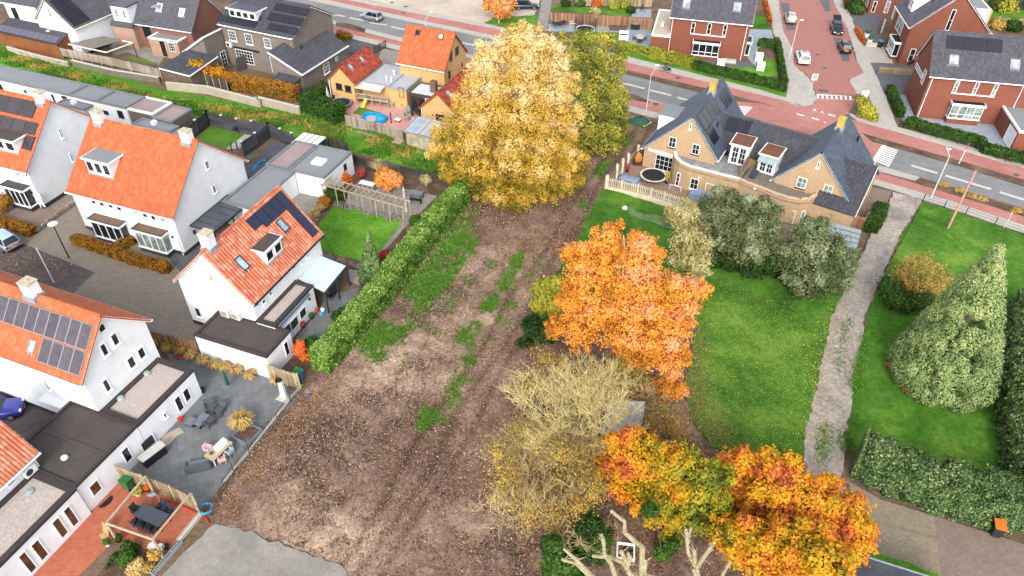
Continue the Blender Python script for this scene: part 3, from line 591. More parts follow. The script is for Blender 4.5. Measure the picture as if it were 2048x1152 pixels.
for pts,z,lab in ((((1020,945),(1290,1020),(1345,962)),2.3,'small grey flat-roofed shed with a white roof hatch behind the orange roof ridge'),(((430,790),(600,862),(640,795)),2.3,'small pale shed behind the left white house')):
    F,x1,y1=flatF(*[a1(*p) for p in pts],z,GH-1); t=thing('shed',F,lab,'shed'); flatbox(t,F,0,x1,0,max(1.6,y1),z,plain('shed_grey','#b9bdc2',.7,.1),FLATG,EDGE,'wall')
    if z and x1>2.5: obj('roof_hatch',MB().box(x1*.38,x1*.38+.55,.7,1.3,z-.14,z+.3),WHITE,t)
# ---- white garage with skylight, its pink-roofed and grey-roofed neighbours
zg=2.95
F,x1,y1=flatF(e2(1235,785),e2(1625,885),e2(1935,585),zg,-20.6)
t=thing('garage',F,'white garage with grey roof, white skylight box and white up-and-over door by the wooden pergola','garage'); w=flatbox(t,F,0,x1,0,y1,zg,STUCCO,FLATG,EDGE,'wall')
P=wallF(F,0); win(t,P,e2(1325,855),e2(1560,1085),1,1,WHITE,WHITE,name='garage_door',handle=True)
k=F.hz(e2(1580,685),zg+.15); o=obj('skylight',MB().box(k.x-.7,k.x+.7,k.y-.65,k.y+.65,zg-.14,zg+.12),WHITE,t); obj('pane',MB().box(k.x-.55,k.x+.55,k.y-.5,k.y+.5,zg+.12,zg+.16),FROST,o)
P=wallR(F,x1); win(t,P,e2(1857,715),e2(1897,815),1,1,ANTH,GLASS)
F2,x2,y2=flatF(e2(975,725),e2(1225,785),e2(1540,505),zg-.1,-20.6)
t=thing('garage',F2,'flat-roofed garage with pinkish stained roof between grey roofs','garage'); flatbox(t,F2,0,x2-.1,0,y2,zg-.1,STUCCO,FLATP,EDGE,'wall')
F3,x3,y3=flatF(e2(475,1150),e2(830,1215),e2(1215,795),zg-.05,-20.6)
t=thing('garage',F3,'long grey-roofed garage between the orange-roofed house and the navy solar panels','garage'); flatbox(t,F3,0,x3,0,y3,zg-.05,STUCCO,FLATG,EDGE,'wall')
q=[e2(1265,485),e2(1445,362),e2(1700,430),e2(1520,540)]
F4,x4,y4=flatF(q[0],q[3],q[2],2.3,-20.6); t=thing('shed',F4,'low shed with white ribbed insulated roof panels behind the pink-roofed garage','shed')
obj('wall',MB().box(.05,x4-.05,.05,y4-.05,0,2.2),plain('navy_board','#2c3442',.6,.1),t); mb=MB().box(0,x4,0,y4,2.2,2.3); ro=obj('roof',mb,plain('white_sheet_roof','#e8eaec',.4,.03),t); mb=MB()
for i in range(1,4): mb.box(x4*i/4-.04,x4*i/4+.04,0,y4,2.3,2.33)
obj('roof_rib',mb,ANTH,ro)
BTAN=bricks('tan_brick','#c0a27e','#a98b6b','#b7a58c',.22,.07,.01,var=.3,dirt=.35); BGREY=bricks('grey_brick','#857a72','#625a55','#8d857d',.22,.07,.01,dirt=.4)
BRED=bricks('red_brick','#8b503e','#743f30','#866457',.22,.07,.008,var=.3,dirt=.35); BYEL=bricks('yellow_render','#cda873','#c09a66','#c5a272',.5,.2,.004,var=.15,dirt=.3); BRRED=bricks('mixed_red_brick','#8e584a','#6f463e','#948074',.22,.07,.012,var=.45,dirt=.4)
# ---- twin tan brick houses
def wing(name,F,L,W,ze,zr,vr,ze2,label):
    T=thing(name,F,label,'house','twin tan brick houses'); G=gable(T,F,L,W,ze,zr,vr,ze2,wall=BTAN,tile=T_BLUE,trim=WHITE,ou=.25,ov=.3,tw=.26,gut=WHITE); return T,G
FEL=Fr(23.28,73.2,61.7); TL,GL=wing('brick_house',FEL,11.83,9.09,3.35,7.89,.41,2.47,'tan brick house with solar panels on its gabled slate roof and a round terrace wall')
FER=Fr(35.59,65.04,56.1); TR,GR=wing('brick_house',FER,10.35,8.51,3.11,7.84,.5,3.01,'tan brick twin house with slate gable and lower side wing at the gravel track')
# left house roof: panels, chimney, big rear dormer, cross roof
s=GL['sl']
def ch_ridge(T,F,G,pp,zb,zt): x=F.hy(pp,G['yr']).x; return chimney(T,x,G['yr'],zb,zt,.85,.7,plain('mossy_chimney_brick','#b89c5e',.9,.3,3.,fine=12.),plain('mossy_cap','#b5a04f',.9,.3,4.))
ch_ridge(TL,FEL,GL,c5(735,140),7.2,9.0)
q=[s.h(c5(*p)) for p in ((590,350),(760,200),(815,300),(700,585))]
panels(TL,s,(q[0][0],s.h(c5(690,470))[1]),(q[1][0],q[0][1]),4,1,SOLARN,False); panels(TL,s,(q[0][0]+.1,s.h(c5(770,610))[1]),(q[0][0]+2.1,s.h(c5(690,470))[1]-.03),2,1,SOLARN,False); panels(TL,s,s.h(c5(805,155)),s.h(c5(930,200)),3,1,SOLARN,False)
obj('vent_pipe',MB().tube([s.p(*s.h(c5(790,450))),s.p(*s.h(c5(790,450)))+Vector((0,0,.6))],.1,8),BLACK,TL)
P=GL['left']
for q in ((318,540,402,655),(540,608,628,722)): win(TL,P,c5(*q[:2]),c5(*q[2:]),2,2,sill=BLACK)
win(TL,P,c5(516,412),c5(548,478),1,1,sill=WHITE); win(TL,P,c5(185,708),c5(375,890),4,3,name='door'); 
a=P.h(c5(130,655)); b=P.h(c5(370,735)); mb=MB(); P.box(mb,a[0],b[0],a[1]-.25,a[1],0,.15); obj('trim_board',mb,WHITE,TL)
r=FEL.hz(c5(365,300),4.9); obj('dormer',MB().box(r.x-1.5,r.x+1.5,r.y-1.4,r.y+1.2,2.6,4.9),WHITE,TL); obj('dormer_roof',MB().box(r.x-1.6,r.x+1.6,r.y-1.5,r.y+1.3,4.9,4.98),FLATG,TL)
# cross roof between the wings, in the right house's frame: ridge runs to the left (+y)
def crossroof(T,F,pR0,pR1,zr,ze,drop,pt=None):
    A=F.hz(pR0,zr); B=F.hz(pR1,zr); x=(A.x+B.x)/2; y0,y1=min(A.y,B.y),max(A.y,B.y); rb=MB()
    e0,e1=(x-drop,y1,ze),(x-drop,y0,ze); r0,r1=(x,y1,zr),(x,y0,zr); roofslab(rb,e0,e1,r0,r1); slope(rb,e0,e1,r0,r1,.28)
    f0,f1=(x+drop,y0,ze),(x+drop,y1,ze); roofslab(rb,f0,f1,r1,r0); slope(rb,f0,f1,r1,r0,.28)
    o=obj('cross_roof',rb,T_DK,T); g=MB(); ridgecaps(g,r0,r1); obj('ridge',g,T_DK,o); return Pl(F,e0,(0,-1,0),(drop,0,zr-ze)),x,y0,y1
zc=6.1
plc,xc,y0,y1=crossroof(TR,FER,c5(1140,385),c6(742,215),zc,3.3,3.6)
plL,xcL,_,_=crossroof(TL,FEL,c5(830,293),c5(1140,385),zc,3.3,3.6)
panels(TL,plL,c5(905,355),c5(1215,570),4,1,SOLARN)
obj('wall',MB().box(xc-3.4,xc+3.4,y0+.2,y1-.02,0,3.25),BTAN,TR); 
# french-door dormers on the terraces
def fdormer(T,F,pl_,pBL,pBR,pTL,zb,zt,awn=None):
    A=F.hz(pBL,zb); B=F.hz(pBR,zb); x=(A.x+B.x)/2; y0,y1=min(A.y,B.y),max(A.y,B.y)
    d=obj('dormer',MB().box(x,x+2.6,y0,y1,zb-.1,zt-.15),WHITE,T); e=MB().box(x-.3,x+2.6,y0-.2,y1+.2,zt-.15,zt); obj('roof_edge',e,CREAM,d); obj('dormer_roof',MB().box(x-.15,x+2.5,y0-.08,y1+.08,zt,zt+.02),plain('moss_red_roofing','#6b4638',.9,.35,2.,fine=9.),d)
    P=wallL(F,x); w=y1-y0
    for k in (0,1): win(d,P,(-y1+w*(.12+.4*k),zt-.35),(-y1+w*(.48+.4*k),zb+.1),2,3,px=False,name='door')
    if awn: obj('awning',MB().extr([P.p(-y1,zt-.2,.02),P.p(-y0,zt-.2,.02),P.p(-y0,zt-.75,.75),P.p(-y1,zt-.75,.75)],(0,0,.03)),plain('awning_cloth','#8b9a9b',.9,.06),d)
fdormer(TL,FEL,plL,c5(890,785),c5(1060,830),None,2.9,5.4)
fdormer(TR,FER,plc,c6(150,510),c6(305,555),None,2.9,5.2,True)
# right house: chimney, windows, side wing
ch_ridge(TR,FER,GR,c6(915,130),7.2,8.9)
P=GR['left']
for q in ((512,565,625,685),(750,635,865,758)): win(TR,P,c6(*q[:2]),c6(*q[2:]),2,2,sill=BLACK,gl=GLASSG)
win(TR,P,c6(702,425),c6(745,492),1,1,sill=WHITE); win(TR,P,c6(660,830),c6(915,1035),4,3,name='door',gl=GLASSG)
A=FER.hz(c6(940,380),6.0); rb=MB(); yA=A.y; Bq=FER.hz(c6(1270,460),6.0); Cq=FER.hz(c6(1075,940),2.5); dx=A.x-Cq.x
e1=(A.x-dx,Cq.y,2.5); e0=(A.x-dx,yA+.6,2.5); r1=(A.x,Bq.y,6.0); r0=(A.x,yA+.6,6.0)
# eave end and ridge end follow the same verge
yv=(Cq.y+Bq.y)/2; e1=(e1[0],yv,2.5); r1=(r1[0],yv,6.)
roofslab(rb,e0,e1,r0,r1); slope(rb,e0,e1,r0,r1,.28); f0,f1=(A.x+dx,yv,2.5),(A.x+dx,yA+.6,2.5); roofslab(rb,f0,f1,r0,r1) if 0 else None; roofslab(rb,f0,f1,(A.x,yA+.6,6.),r1) if 0 else None
rb.extr([r0,r1,(A.x+dx,yv,2.5),(A.x+dx,yA+.6,2.5)],(0,0,-.12)); o=obj('side_roof',rb,T_DK,TR); g=MB(); ridgecaps(g,r0,r1); obj('ridge',g,T_DK,o)
wl=MB(); wl.extr([(A.x-dx+.25,yv+.25,0),(A.x+dx-.25,yv+.25,0),(A.x+dx-.25,yv+.25,2.55),(A.x,yv+.25,5.8),(A.x-dx+.25,yv+.25,2.55)],(0,yA-yv+.6,0)); obj('side_wall',wl,BTAN,TR)
obj('verge_board',MB().bar((A.x-dx,yv,2.42),(A.x,yv,5.9),.08,.16),WHITE,o); obj('vent_pipe',MB().lathe(tuple(GR['sl'].p(*GR['sl'].h(c6(1078,250)))),[(.12,0),(.1,.5),(.17,.55),(.14,.7)],10),BLACK,TR)
# curved one-storey front with roof terrace, one piece per house
def curved(T,F,pts,mat,deck,zt,capm,label=None):
    P=[F.hz(p,zt) for p in pts]; bk=3.2
    wl=MB(); th=.34
    poly=[(p.x,p.y) for p in P]; inner=[(p[0]+1.2,p[1]) for p in poly[::-1]]
    n=len(P); 
    for i in range(n-1):
        a,b=P[i],P[i+1]; d=(b-a); nn=Vector((-d.y,d.x,0)).normalized(); nn=nn if nn.x>0 else -nn
        wl.extr([(a.x,a.y,0),(b.x,b.y,0),(b.x,b.y,zt),(a.x,a.y,zt)],nn*th)
    o=obj('curved_wall',wl,mat,T); cb=MB(); cb.grid(lambda i,j:(P[i].x+(-.05,th+.02)[j],P[i].y,zt+.02),n-1,1); 
    for i in range(n-1):
        a,b=P[i],P[i+1]; d=(b-a); nn=Vector((-d.y,d.x,0)).normalized(); nn=nn if nn.x>0 else -nn
        cb.extr([a-nn*.04,b-nn*.04,b+nn*(th+.04),a+nn*(th+.04)],(0,0,.06))
    obj('coping',cb,capm,o)
    pp=poly+[(poly[-1][0]+4.4,poly[-1][1]),(poly[0][0]+4.4,poly[0][1])]
    mb=MB(); mb.prism(pp,zt-.5,zt-.4); obj('terrace_floor',mb,deck,T); return o,P
TERR=bricks('terrace_slabs','#9c9c9a','#7d7f80','#8d8d88',.6,.6,.012,wall=False,off=0.,var=.1); DECK=bricks('weathered_deck','#8b8075','#786d62','#5d544c',3.,.14,.012,wall=False,rot=0,var=.2)
lp=[c5(372,690),c5(376,720),c5(390,752),c5(430,790),c5(520,832),c5(700,880),c5(850,920),c5(1000,955)]
rp=[c5(1000,955),c6(60,625),c6(200,678),c6(330,730),c6(440,765),c6(560,787),(c6(650,775)),c6(710,745),c6(745,722)]
ow,PL_=curved(TL,FEL,lp,BTAN,TERR,3.05,CREAM); ow2,PR_=curved(TR,FER,rp,BTAN,DECK,3.05,plain('tan_coping','#bfa88a',.8,.1))
def wplane(F,a,b): d=b-a; return Pl(F,(a.x,a.y,0),(d.x,d.y,0),(0,0,1))
P=wplane(FEL,PL_[4],PL_[7])
for q in ((503,355,630,512),(695,415,822,560),(868,470,985,602)): win(ow,P,c7(*q[:2]),c7(*q[2:]),2,2,sill=WHITE,gl=GLASS if q[0]<600 else GLASSG)
P2=wplane(FEL,PL_[3],PL_[4]); win(ow,P2,c7(322,282),c7(395,465),1,3,sill=WHITE)
P=wplane(FER,PR_[0],PR_[3])
for q in ((1168,572,1292,718),(1335,628,1458,742),(1540,692,1664,838)): win(ow2,P,c7(*q[:2]),c7(*q[2:]),2,2,sill=WHITE,gl=GLASSG)
win(ow2,wplane(FER,PR_[3],PR_[5]),c6(440,875),c6(520,1008),1,2,sill=WHITE,gl=GLASSG); win(ow2,wplane(FER,PR_[5],PR_[6]),c6(532,880),c6(608,1005),1,2,sill=WHITE,gl=GLASSG); win(ow2,wplane(FER,PR_[6],PR_[8]),c6(610,865),c6(672,995),1,2,sill=WHITE,gl=GLASSG)
for pp,F,pl_ in ((c7(632,350),FEL,wplane(FEL,PL_[4],PL_[7])),(c7(1345,490),FER,P)): a,t=pl_.h(pp); obj('wall_lamp',MB().ball(tuple(pl_.p(a,t,.12)),.14,n=8,m=5),WHITE,ow if F is FEL else ow2)
# terrace screen and lounger
q0=FEL.hz(c5(1000,940),2.65); q1=FEL.hz(c5(1120,760),2.65); Fz=Fr(*FEL.w(q0)[:2],61.7,2.65)
ln=(q1-q0).length; mb=MB()
for i in range(9): mb.box(ln*i/9,ln*(i+.85)/9,-.04,.04,0,1.45)
solo('terrace_screen',mb,plain('weathered_wood_pinkish','#8d7263',.9,.2,3.),Fz,'weathered wooden screen dividing the two roof terraces','screen')
p=at(*c6(105,590),2.65); Fz=Fr(p.x,p.y,58,2.66); t=thing('sun_lounger',Fz,'folded dark sun lounger lying on the wooden roof terrace','lounger'); obj('cushion',MB().box(0,1.9,-.32,.32,.2,.3),plain('dark_cushion','#3c4250',.9,.1),t)
for x in (.1,1.7): obj('leg',MB().box(x,x+.06,-.3,.3,0,.2),ANTH,t)
# grey flat shed by the track
q=[e6(448,285),e6(920,440),e6(815,700),e6(300,560)]
F,x1,y1=flatF(q[3],q[2],q[1],2.3,head(q[3],q[2],2.3)); t=thing('shed',F,'garden shed with overlapping grey roofing sheets beside the gravel track','shed'); obj('wall',MB().box(.1,x1-.1,.1,y1-.1,0,2.2),plain('shed_boards','#6d5c4d',.9,.2,2.),t)
mb=MB(); n=4
for i in range(n): mb.bar((x1/2,y1*(i)/n,2.3+.05*(i%2)),(x1/2,y1*(i+1)/n,2.3+.05*((i+1)%2)),x1,.05)
ro=obj('roof',MB().box(0,x1,0,y1,2.2,2.28),plain('grey_felt','#8e9898',.8,.1,1.,fine=10.),t)
for i in range(1,n): obj('roof_seam',MB().box(0,x1,y1*i/n-.03,y1*i/n+.03,2.28,2.31),ANTH,ro)
# ---- red brick houses across the road
def redhouse(F,L,W,ze,zr,label,vr=.5,wall=BRED,tile=T_GREY,grp='red brick houses across the road',ze2=None,**k):
    T=thing('brick_house',F,label,'house',grp); return T,gable(T,F,L,W,ze,zr,vr,ze2,wall=wall,tile=tile,trim=WHITE,**k)
FR1=Fr(53.99,90.81,-11.6); T,G=redhouse(FR1,15.,7.82,5.96,10.24,'red brick house with a wide black panel field above two white skylights',.58,ze2=5.73,tw=.3)
panels(T,G['sl'],d6(1140,420),d6(1780,625),7,1,SOLARN,gap=.005); 
for c in (c8(735,115),c8(1440,165)): skylight(T,G['sl'],c,1.15,1.3,gl=GLASSW,fr=LEAD)
P=G['front']
for q in ((705,355,812,500),(935,372,1040,512),(1150,390,1262,535)): win(T,P,c8(*q[:2]),c8(*q[2:]),1,2,gl=GLASSG)
a=P.h(c8(705,490)); b=P.h(c8(1205,525)); mb=MB(); P.box(mb,a[0],b[0],a[1]-.1,a[1]+.02,0,.12); obj('sill',mb,WHITE,T)
p=P.h(c8(660,780)); q=P.h(c8(1035,800)); p2=FR1.hy(c8(665,775),.35-.9); q2=FR1.hy(c8(1030,800),.35-.9); bay(T,P,p2.x,q2.x,.9,max(.5,p2.z),max(.5,p2.z)+2.,4,.55,gl=GLASSG,top=BLACK,base=BRED)
P=G['left']; 
p2=FR1.hx(c8(235,680),-.6); q2=FR1.hx(c8(140,520),-.6); bay(T,P,-q2.y,-p2.y,.9,max(.5,p2.z),max(.5,p2.z)+2.,4,.55,gl=GLASS,top=BLACK,base=BRED) if abs(q2.y-p2.y)<5 else None
for q in ((290,140,380,330),(355,215,425,400)): win(T,P,c8(*q[:2]),c8(*q[2:]),1,2,gl=GLASSG)
for x,px in ((c8(315,775),0),(c8(1330,850),1)): k=FR1.hy(x,.25); pipe(T,[(k.x,.26,.05),(k.x,.26,5.6)])
F,x1,y1=flatF(c8(1480,770),c8(1600,830),c8(1600,670),2.7,-11.6); p=at(2012,290,0)
Fg=Fr(p.x,p.y,-11.6); t=thing('garage',Fg,'red brick garage with white up-and-over door at the right edge','garage'); w=flatbox(t,Fg,0,4,-1.6,6,2.8,BRED,FLATG,WHITE,'wall'); win(t,wallL(Fg,0),(-1.4,2.3),(1.2,.05),1,1,WHITE,WHITE,px=False,name='garage_door')
FR2=Fr(23.59,112.01,-14.3); T,G=redhouse(FR2,12.34,8.,5.65,10.4,'red brick house with two blue skylights and a white bay behind the cyclist',tw=.3)
for c in (d5(533,50),d5(1183,88)): skylight(T,G['sl'],c,1.1,1.25,fr=LEAD)
P=G['front']
for q in ((578,285,650,430),(782,298,858,442),(985,310,1060,455)): win(T,P,d5(*q[:2]),d5(*q[2:]),1,2)
a=P.h(d5(580,425)); b=P.h(d5(1035,452)); mb=MB(); P.box(mb,a[0],b[0],a[1]-.1,a[1]+.02,0,.12); obj('sill',mb,WHITE,T)
p2=FR2.hy(d5(593,718),.35-.9); q2=FR2.hy(d5(925,740),.35-.9); bay(T,P,p2.x,q2.x,.9,max(.5,p2.z),max(.5,p2.z)+2.,4,.5,gl=GLASS,top=BLACK,base=BRED)
for x in (d5(297,655),d5(1213,790)): k=FR2.hy(x,.25); pipe(T,[(k.x,.26,.05),(k.x,.26,5.3)])
P=G['right']; bay(T,P,1.2,3.6,.7,.6,2.6,3,.5,gl=GLASS,top=BLACK,base=BRED)
pA=[FR2.hz(d5(*p),3.) for p in ((85,440),(300,450),(120,0))]
aw=flatbox(T,FR2,pA[0].x,.45,pA[0].y,pA[0].y+11.5,3.,BRED,plain('sandy_roofing','#b3aa94',.9,.12,.6,fine=8.),WHITE,'annex'); obj('roof_box',MB().box(pA[0].x+1.,pA[0].x+1.4,pA[0].y+4,pA[0].y+5.6,2.86,3.1),WHITE,aw)
# gable-fronted house behind on the right: ridge runs away from the road
FR3=Fr(58.6,108.3,-9.5); Fg=Fr(*FR3.w((11.4,0,0))[:2],80.5); Wg=11.4
T,G=redhouse(Fg,9.5,Wg,5.75,11.2,'red brick house showing its broad side gable with one tall narrow window',tw=.3)
P=G['left']
win(T,P,d6(1110,112),d6(1258,362),1,2); win(T,P,d6(668,572),d6(785,722),1,2)
d_=G['sr']; Fb=Fr(*Fg.w((9.5,Wg,0))[:2],260.5)
sl2=Pl(Fb,(0,0,5.75),(1,0,0),(0,Wg/2,5.45)); P=Pl(Fg,(0,Wg-.35,0),(-1,0,0),(0,0,1))
for q in ((350,220,425,430),(530,180,640,420),(460,100,560,230)): win(T,P,d6(*q[:2]),d6(*q[2:]),2,2,gl=GLASSG)
k=Fg.hz(d6(430,655),.6); bay(T,P,-(k.x+3.3),-(k.x+.2),.9,.6,2.7,4,.5,gl=GLASS,top=BLACK,base=BRED)
a,t=d_.h(d6(735,130)); q=d_.p(a,t); mb=MB(); mb.extr([(q.x-.2,q.y+.2,q.z-.1),(q.x-.2,q.y-2.4,q.z+1.9),(q.x-.2,q.y+.2,q.z+1.7)],(2.2,0,0)); dm=obj('dormer',mb,WHITE,T); P=Pl(Fg,(0,q.y+.2,0),(-1,0,0),(0,0,1))
for i in range(2): win(dm,P,(-q.x-1.8+i*.95,q.z+1.45),(-q.x-1.05+i*.95,q.z+.3),1,1,px=False)
panels(T,d_,d6(960,20),d6(1110,-60),2,1,SOLARN)
F,x1,y1=flatF(d6(1480,100),d6(1640,105),d6(1570,0),3.1,-9.5); t=thing('annex',F,'white-walled annex with grey flat roof and wooden post at the top right','annex'); flatbox(t,F,0,x1+.3,0,6,3.1,STUCCO,FLATG,CREAM,'wall'); obj('post',MB().box(x1+.3,x1+.5,-.2,0,0,3.),plain('pale_wood','#c69a62',.8,.1),t)
# house at the very top right of the side street
Fh=fr_at(d6(215,160),-9.5); Fh.o=Fh.o; t=thing('brick_house',Fh,'corner of a red brick house at the top edge above the black hatchbacks','house','red brick houses across the road'); obj('wall',MB().box(-.2,8,.0,9,0,5.6),BRED,t); obj('roof',MB().box(-.5,8.3,-.4,9.4,5.6,5.8),T_GREY,t)
P=wallF(Fh,0); win(t,P,(0.3,2.2),(.9,.3),1,2,px=False); win(t,P,(2.4,2.4),(3.1,.3),1,2,px=False,gl=GLASSG); win(t,wallL(Fh,-.2),(-3,2.4),(-1.2,.6),3,2,px=False); win(t,wallL(Fh,-.2),(-6,2.4),(-4.2,.6),3,2,px=False)
# ---- dark brick twin house, top left centre
FN=Fr(-43.14,105.71,-23.7); T=thing('brick_house',FN,'dark brick double house with black panel fields, white-trimmed dormer and two sloping side wings','house')
G=gable(T,FN,13.19,10.32,6.3,9.2,wall=BGREY,tile=T_DK,trim=WHITE,tw=.28,ou=.3)
s=G['sl']
panels(T,s,d3(1300,35),d3(1600,170),3,1,SOLARN,gap=.008); panels(T,s,d3(1240,130),d3(1540,270),3,1,SOLARN,gap=.008); panels(T,s,d3(1235,240),d3(1490,360),3,1,SOLARN,gap=.008); panels(T,s,d3(720,150),d3(1080,290),4,1,SOLARN,gap=.005)
P=G['front']
for q in ((795,305,895,425),(965,340,1062,462),(1160,385,1248,495)): win(T,P,d3(*q[:2]),d3(*q[2:]),4,3,sill=WHITE)
win(T,P,d3(872,498),d3(1075,670),6,4,name='door'); win(T,P,d3(1225,580),d3(1295,745),2,4,name='door'); acunit(T,P,*P.h(d3(820,450)),.9,.7)
a,t=P.h(d3(860,475)); b,_=P.h(d3(1125,545)); obj('awning_case',MB().bar(P.p(a,t,.12),P.p(b,t,.12),.18,.16),BLACK,T)
pd=s.p(*s.h(d3(820,170))); pe=s.p(*s.h(d3(1100,210))); zt=FN.hy(d3(790,80),pd.y-.3).z
dormer(T,s,FN,pd.x,pe.x,pd.y,pd.y+3.,pd.z-.1,max(pd.z+1.1,zt),4,WHITE,plain('dormer_panels','#4f4d55',.5,.1,1.),WHITE,.3)
for pp in (d3(1135,215),): q=s.p(*s.h(pp)); obj('vent_pipe',MB().lathe(tuple(q),[(.12,-.2),(.1,.4),(.18,.5),(.1,.7)],8),BLACK,T)
# right wing: single slope
zh,zl=5.3,3.0
H0=FN.hz(d3(1228,505),zh); H1=FN.hz(d3(1728,240),zh); L0=FN.hz(d3(1545,788),zl); L1=FN.hz(d3(1995,468),zl)
xh=(H0.x+H1.x)/2; xl=(L0.x+L1.x)/2; yn=(H0.y+L0.y)/2; yf=(H1.y+L1.y)/2; rb=MB(); roofslab(rb,(xl,yn,zl),(xl,yf,zl),(xh,yn,zh),(xh,yf,zh)); slope(rb,(xl,yn,zl),(xl,yf,zl),(xh,yn,zh),(xh,yf,zh),.28); ro=obj('wing_roof',rb,T_DK,T)
obj('wing_wall',MB().extr([(xh+.1,yn+.2,0),(xl-.3,yn+.2,0),(xl-.3,yn+.2,zl-.1),(xh+.1,yn+.2,zh-.2)],(0,yf-yn-.4,0)),BGREY,T)
obj('verge_board',MB().bar((xh,yn,zh-.12),(xl,yn,zl-.12),.1,.24),WHITE,ro); obj('gutter',MB().bar((xl+.05,yn,zl-.08),(xl+.05,yf,zl-.08),.14,.2),WHITE,ro)
P=wallR(FN,xl-.3); win(T,P,d3(1770,630),d3(1842,765),4,3,sill=WHITE); win(T,P,d3(1895,575),d3(1922,630),1,1,WHITE,GLASSG)
for pp in (d3(1425,465),d3(1550,505)): q=Pl(FN,(xl,yn,zl),(0,1,0),(xh-xl,0,zh-zl)); c=q.p(*q.h(pp)); obj('vent_pipe',MB().lathe(tuple(c),[(.14,-.1),(.1,.4),(.16,.5),(.1,.65)],8),BLACK,ro)
# left wing: slopes away to the left
Q0=FN.hz(d3(590,370),5.2); Q1=FN.hz(d3(730,262),5.2); Q2=FN.hz(d3(350,505),3.2); xh2=FN.hz(d3(600,400),4.9).x; yn2=FN.hz(d3(600,580),2.7).y
obj('wing_wall',MB().extr([(xh2,yn2,0),(xh2-4.2,yn2,0),(xh2-4.2,yn2,2.6),(xh2,yn2,5.4)],(0,.4-yn2,0)),BGREY,T); obj('wing_roof',MB().extr([(xh2+.1,yn2-.2,5.55),(xh2-4.5,yn2-.2,2.65),(xh2-4.5,.5,2.65),(xh2+.1,.5,5.55)],(0,0,-.15)),T_DK,T)
obj('verge_board',MB().bar((xh2+.1,yn2-.22,5.48),(xh2-4.5,yn2-.22,2.58),.1,.25),WHITE,T); obj('gutter',MB().bar((xh2+.12,yn2-.2,5.5),(xh2+.12,.3,5.5),.16,.2),WHITE,T)
P=wallR(FN,xh2); win(T,P,d3(712,510),d3(805,700),2,4,name='door',handle=True)
# lean-to carport left of it and small lean-to at right
q=[at(*d3(*p),2.6) for p in ((90,680),(400,760),(612,585),(330,500))]; F=Fr(q[0].x,q[0].y,math.degrees(math.atan2(q[1].y-q[0].y,q[1].x-q[0].x))); l=[F.l(p) for p in q]
t=thing('lean_to',F,'lean-to with grey tiled roof and white gutter beside the orange bush','lean-to'); rb=MB(); e0,e1,r1,r0=(0,0,2.4),(l[1].x,0,2.4),(l[1].x,l[2].y,3.1),(0,l[2].y,3.1); roofslab(rb,e0,e1,r0,r1); slope(rb,e0,e1,r0,r1,.28); ro=obj('roof',rb,T_DK,t); obj('gutter',MB().bar((0,-.05,2.32),(l[1].x,-.05,2.32),.12,.16),WHITE,ro); obj('verge_board',MB().bar((l[1].x,0,2.3),(l[1].x,l[2].y,3.),.1,.18),WHITE,ro)
obj('wall',MB().box(.2,l[1].x-.2,.3,l[2].y,0,2.35),plain('old_boards','#6a5a4c',.9,.25,2.),t)
q=[at(*d3(*p),2.3) for p in ((1255,800),(1480,855),(1525,810),(1310,745))]; F=Fr(q[0].x,q[0].y,math.degrees(math.atan2(q[1].y-q[0].y,q[1].x-q[0].x))); l=[F.l(p) for p in q]
t=thing('canopy',F,'small dark ribbed canopy behind the russet hedge against the dark brick wing','canopy'); rb=MB(); slope(rb,(0,0,2.3),(l[1].x,0,2.3),(0,l[2].y,2.6),(l[1].x,l[2].y,2.6),.2); obj('roof',rb,T_DK,t); 
for x in (.1,l[1].x-.1): obj('post',MB().box(x-.05,x+.05,.05,.15,0,2.3),BLACK,t)
# court wall between the wings
q0=at(*d3(930,735),0); q1=at(*d3(1150,690),0); A=FN.hz(d3(945,760),0); zt=2.
p0=at(*d3(905,735),0.); p1=at(*d3(1155,640),0.); F=Fr(p0.x,p0.y,math.degrees(math.atan2(p1.y-p0.y,p1.x-p0.x))); solo('garden_wall',MB().box(0,(p1-p0).length,-.12,.12,0,2.),plain('dark_fence_stone','#4f4a47',.9,.2,2.),F,'dark dividing wall between the two courtyards of the brick twin house','wall')
# ---- white gabled house, top left
FW=Fr(-65.72,107.95,67.2); T=thing('house',FW,'white gabled house with violet-grey tiles and a black panel field at the top left','house')
G=gable(T,FW,13.,8.2,4.41,8.3,.53,4.61,wall=STUCCO,tile=T_GREY,trim=CREAM,tw=.3,plinth=PLINTH); s=G['sl']; panels(T,s,d4(560,20),d4(1040,230),3,2,SOLARN,gap=.01); win(T,G['left'],d4(540,95),d4(608,195),2,2,sill=CREAM)
# low tiled outbuilding with panels and rusty boards
q=[d4(-60,360),d4(655,520),d4(845,360),d4(0,200)]; p=at(*q[0],2.4); p1=at(*q[1],2.4); F=Fr(p.x,p.y,math.degrees(math.atan2(p1.y-p.y,p1.x-p.x))); L=F.l(p1).x; r=F.hz(q[2],3.6)
t=thing('outbuilding',F,'long low outbuilding with purple-grey panels on its roof and rusty brown boarded wall','outbuilding'); D_=max(3.,r.y)
rb=MB(); roofslab(rb,(0,0,2.4),(L,0,2.4),(0,D_,3.6),(L,D_,3.6)); slope(rb,(0,0,2.4),(L,0,2.4),(0,D_,3.6),(L,D_,3.6),.3); obj('roof',rb,T_DK,t); obj('wall',MB().extr([(L-.15,.2,0),(L-.15,D_,0),(L-.15,D_,3.5),(L-.15,.2,2.35)],(-L+.2,0,0)),plain('rusty_boards','#7d4c2c',.9,.35,.7,fine=5.),t)
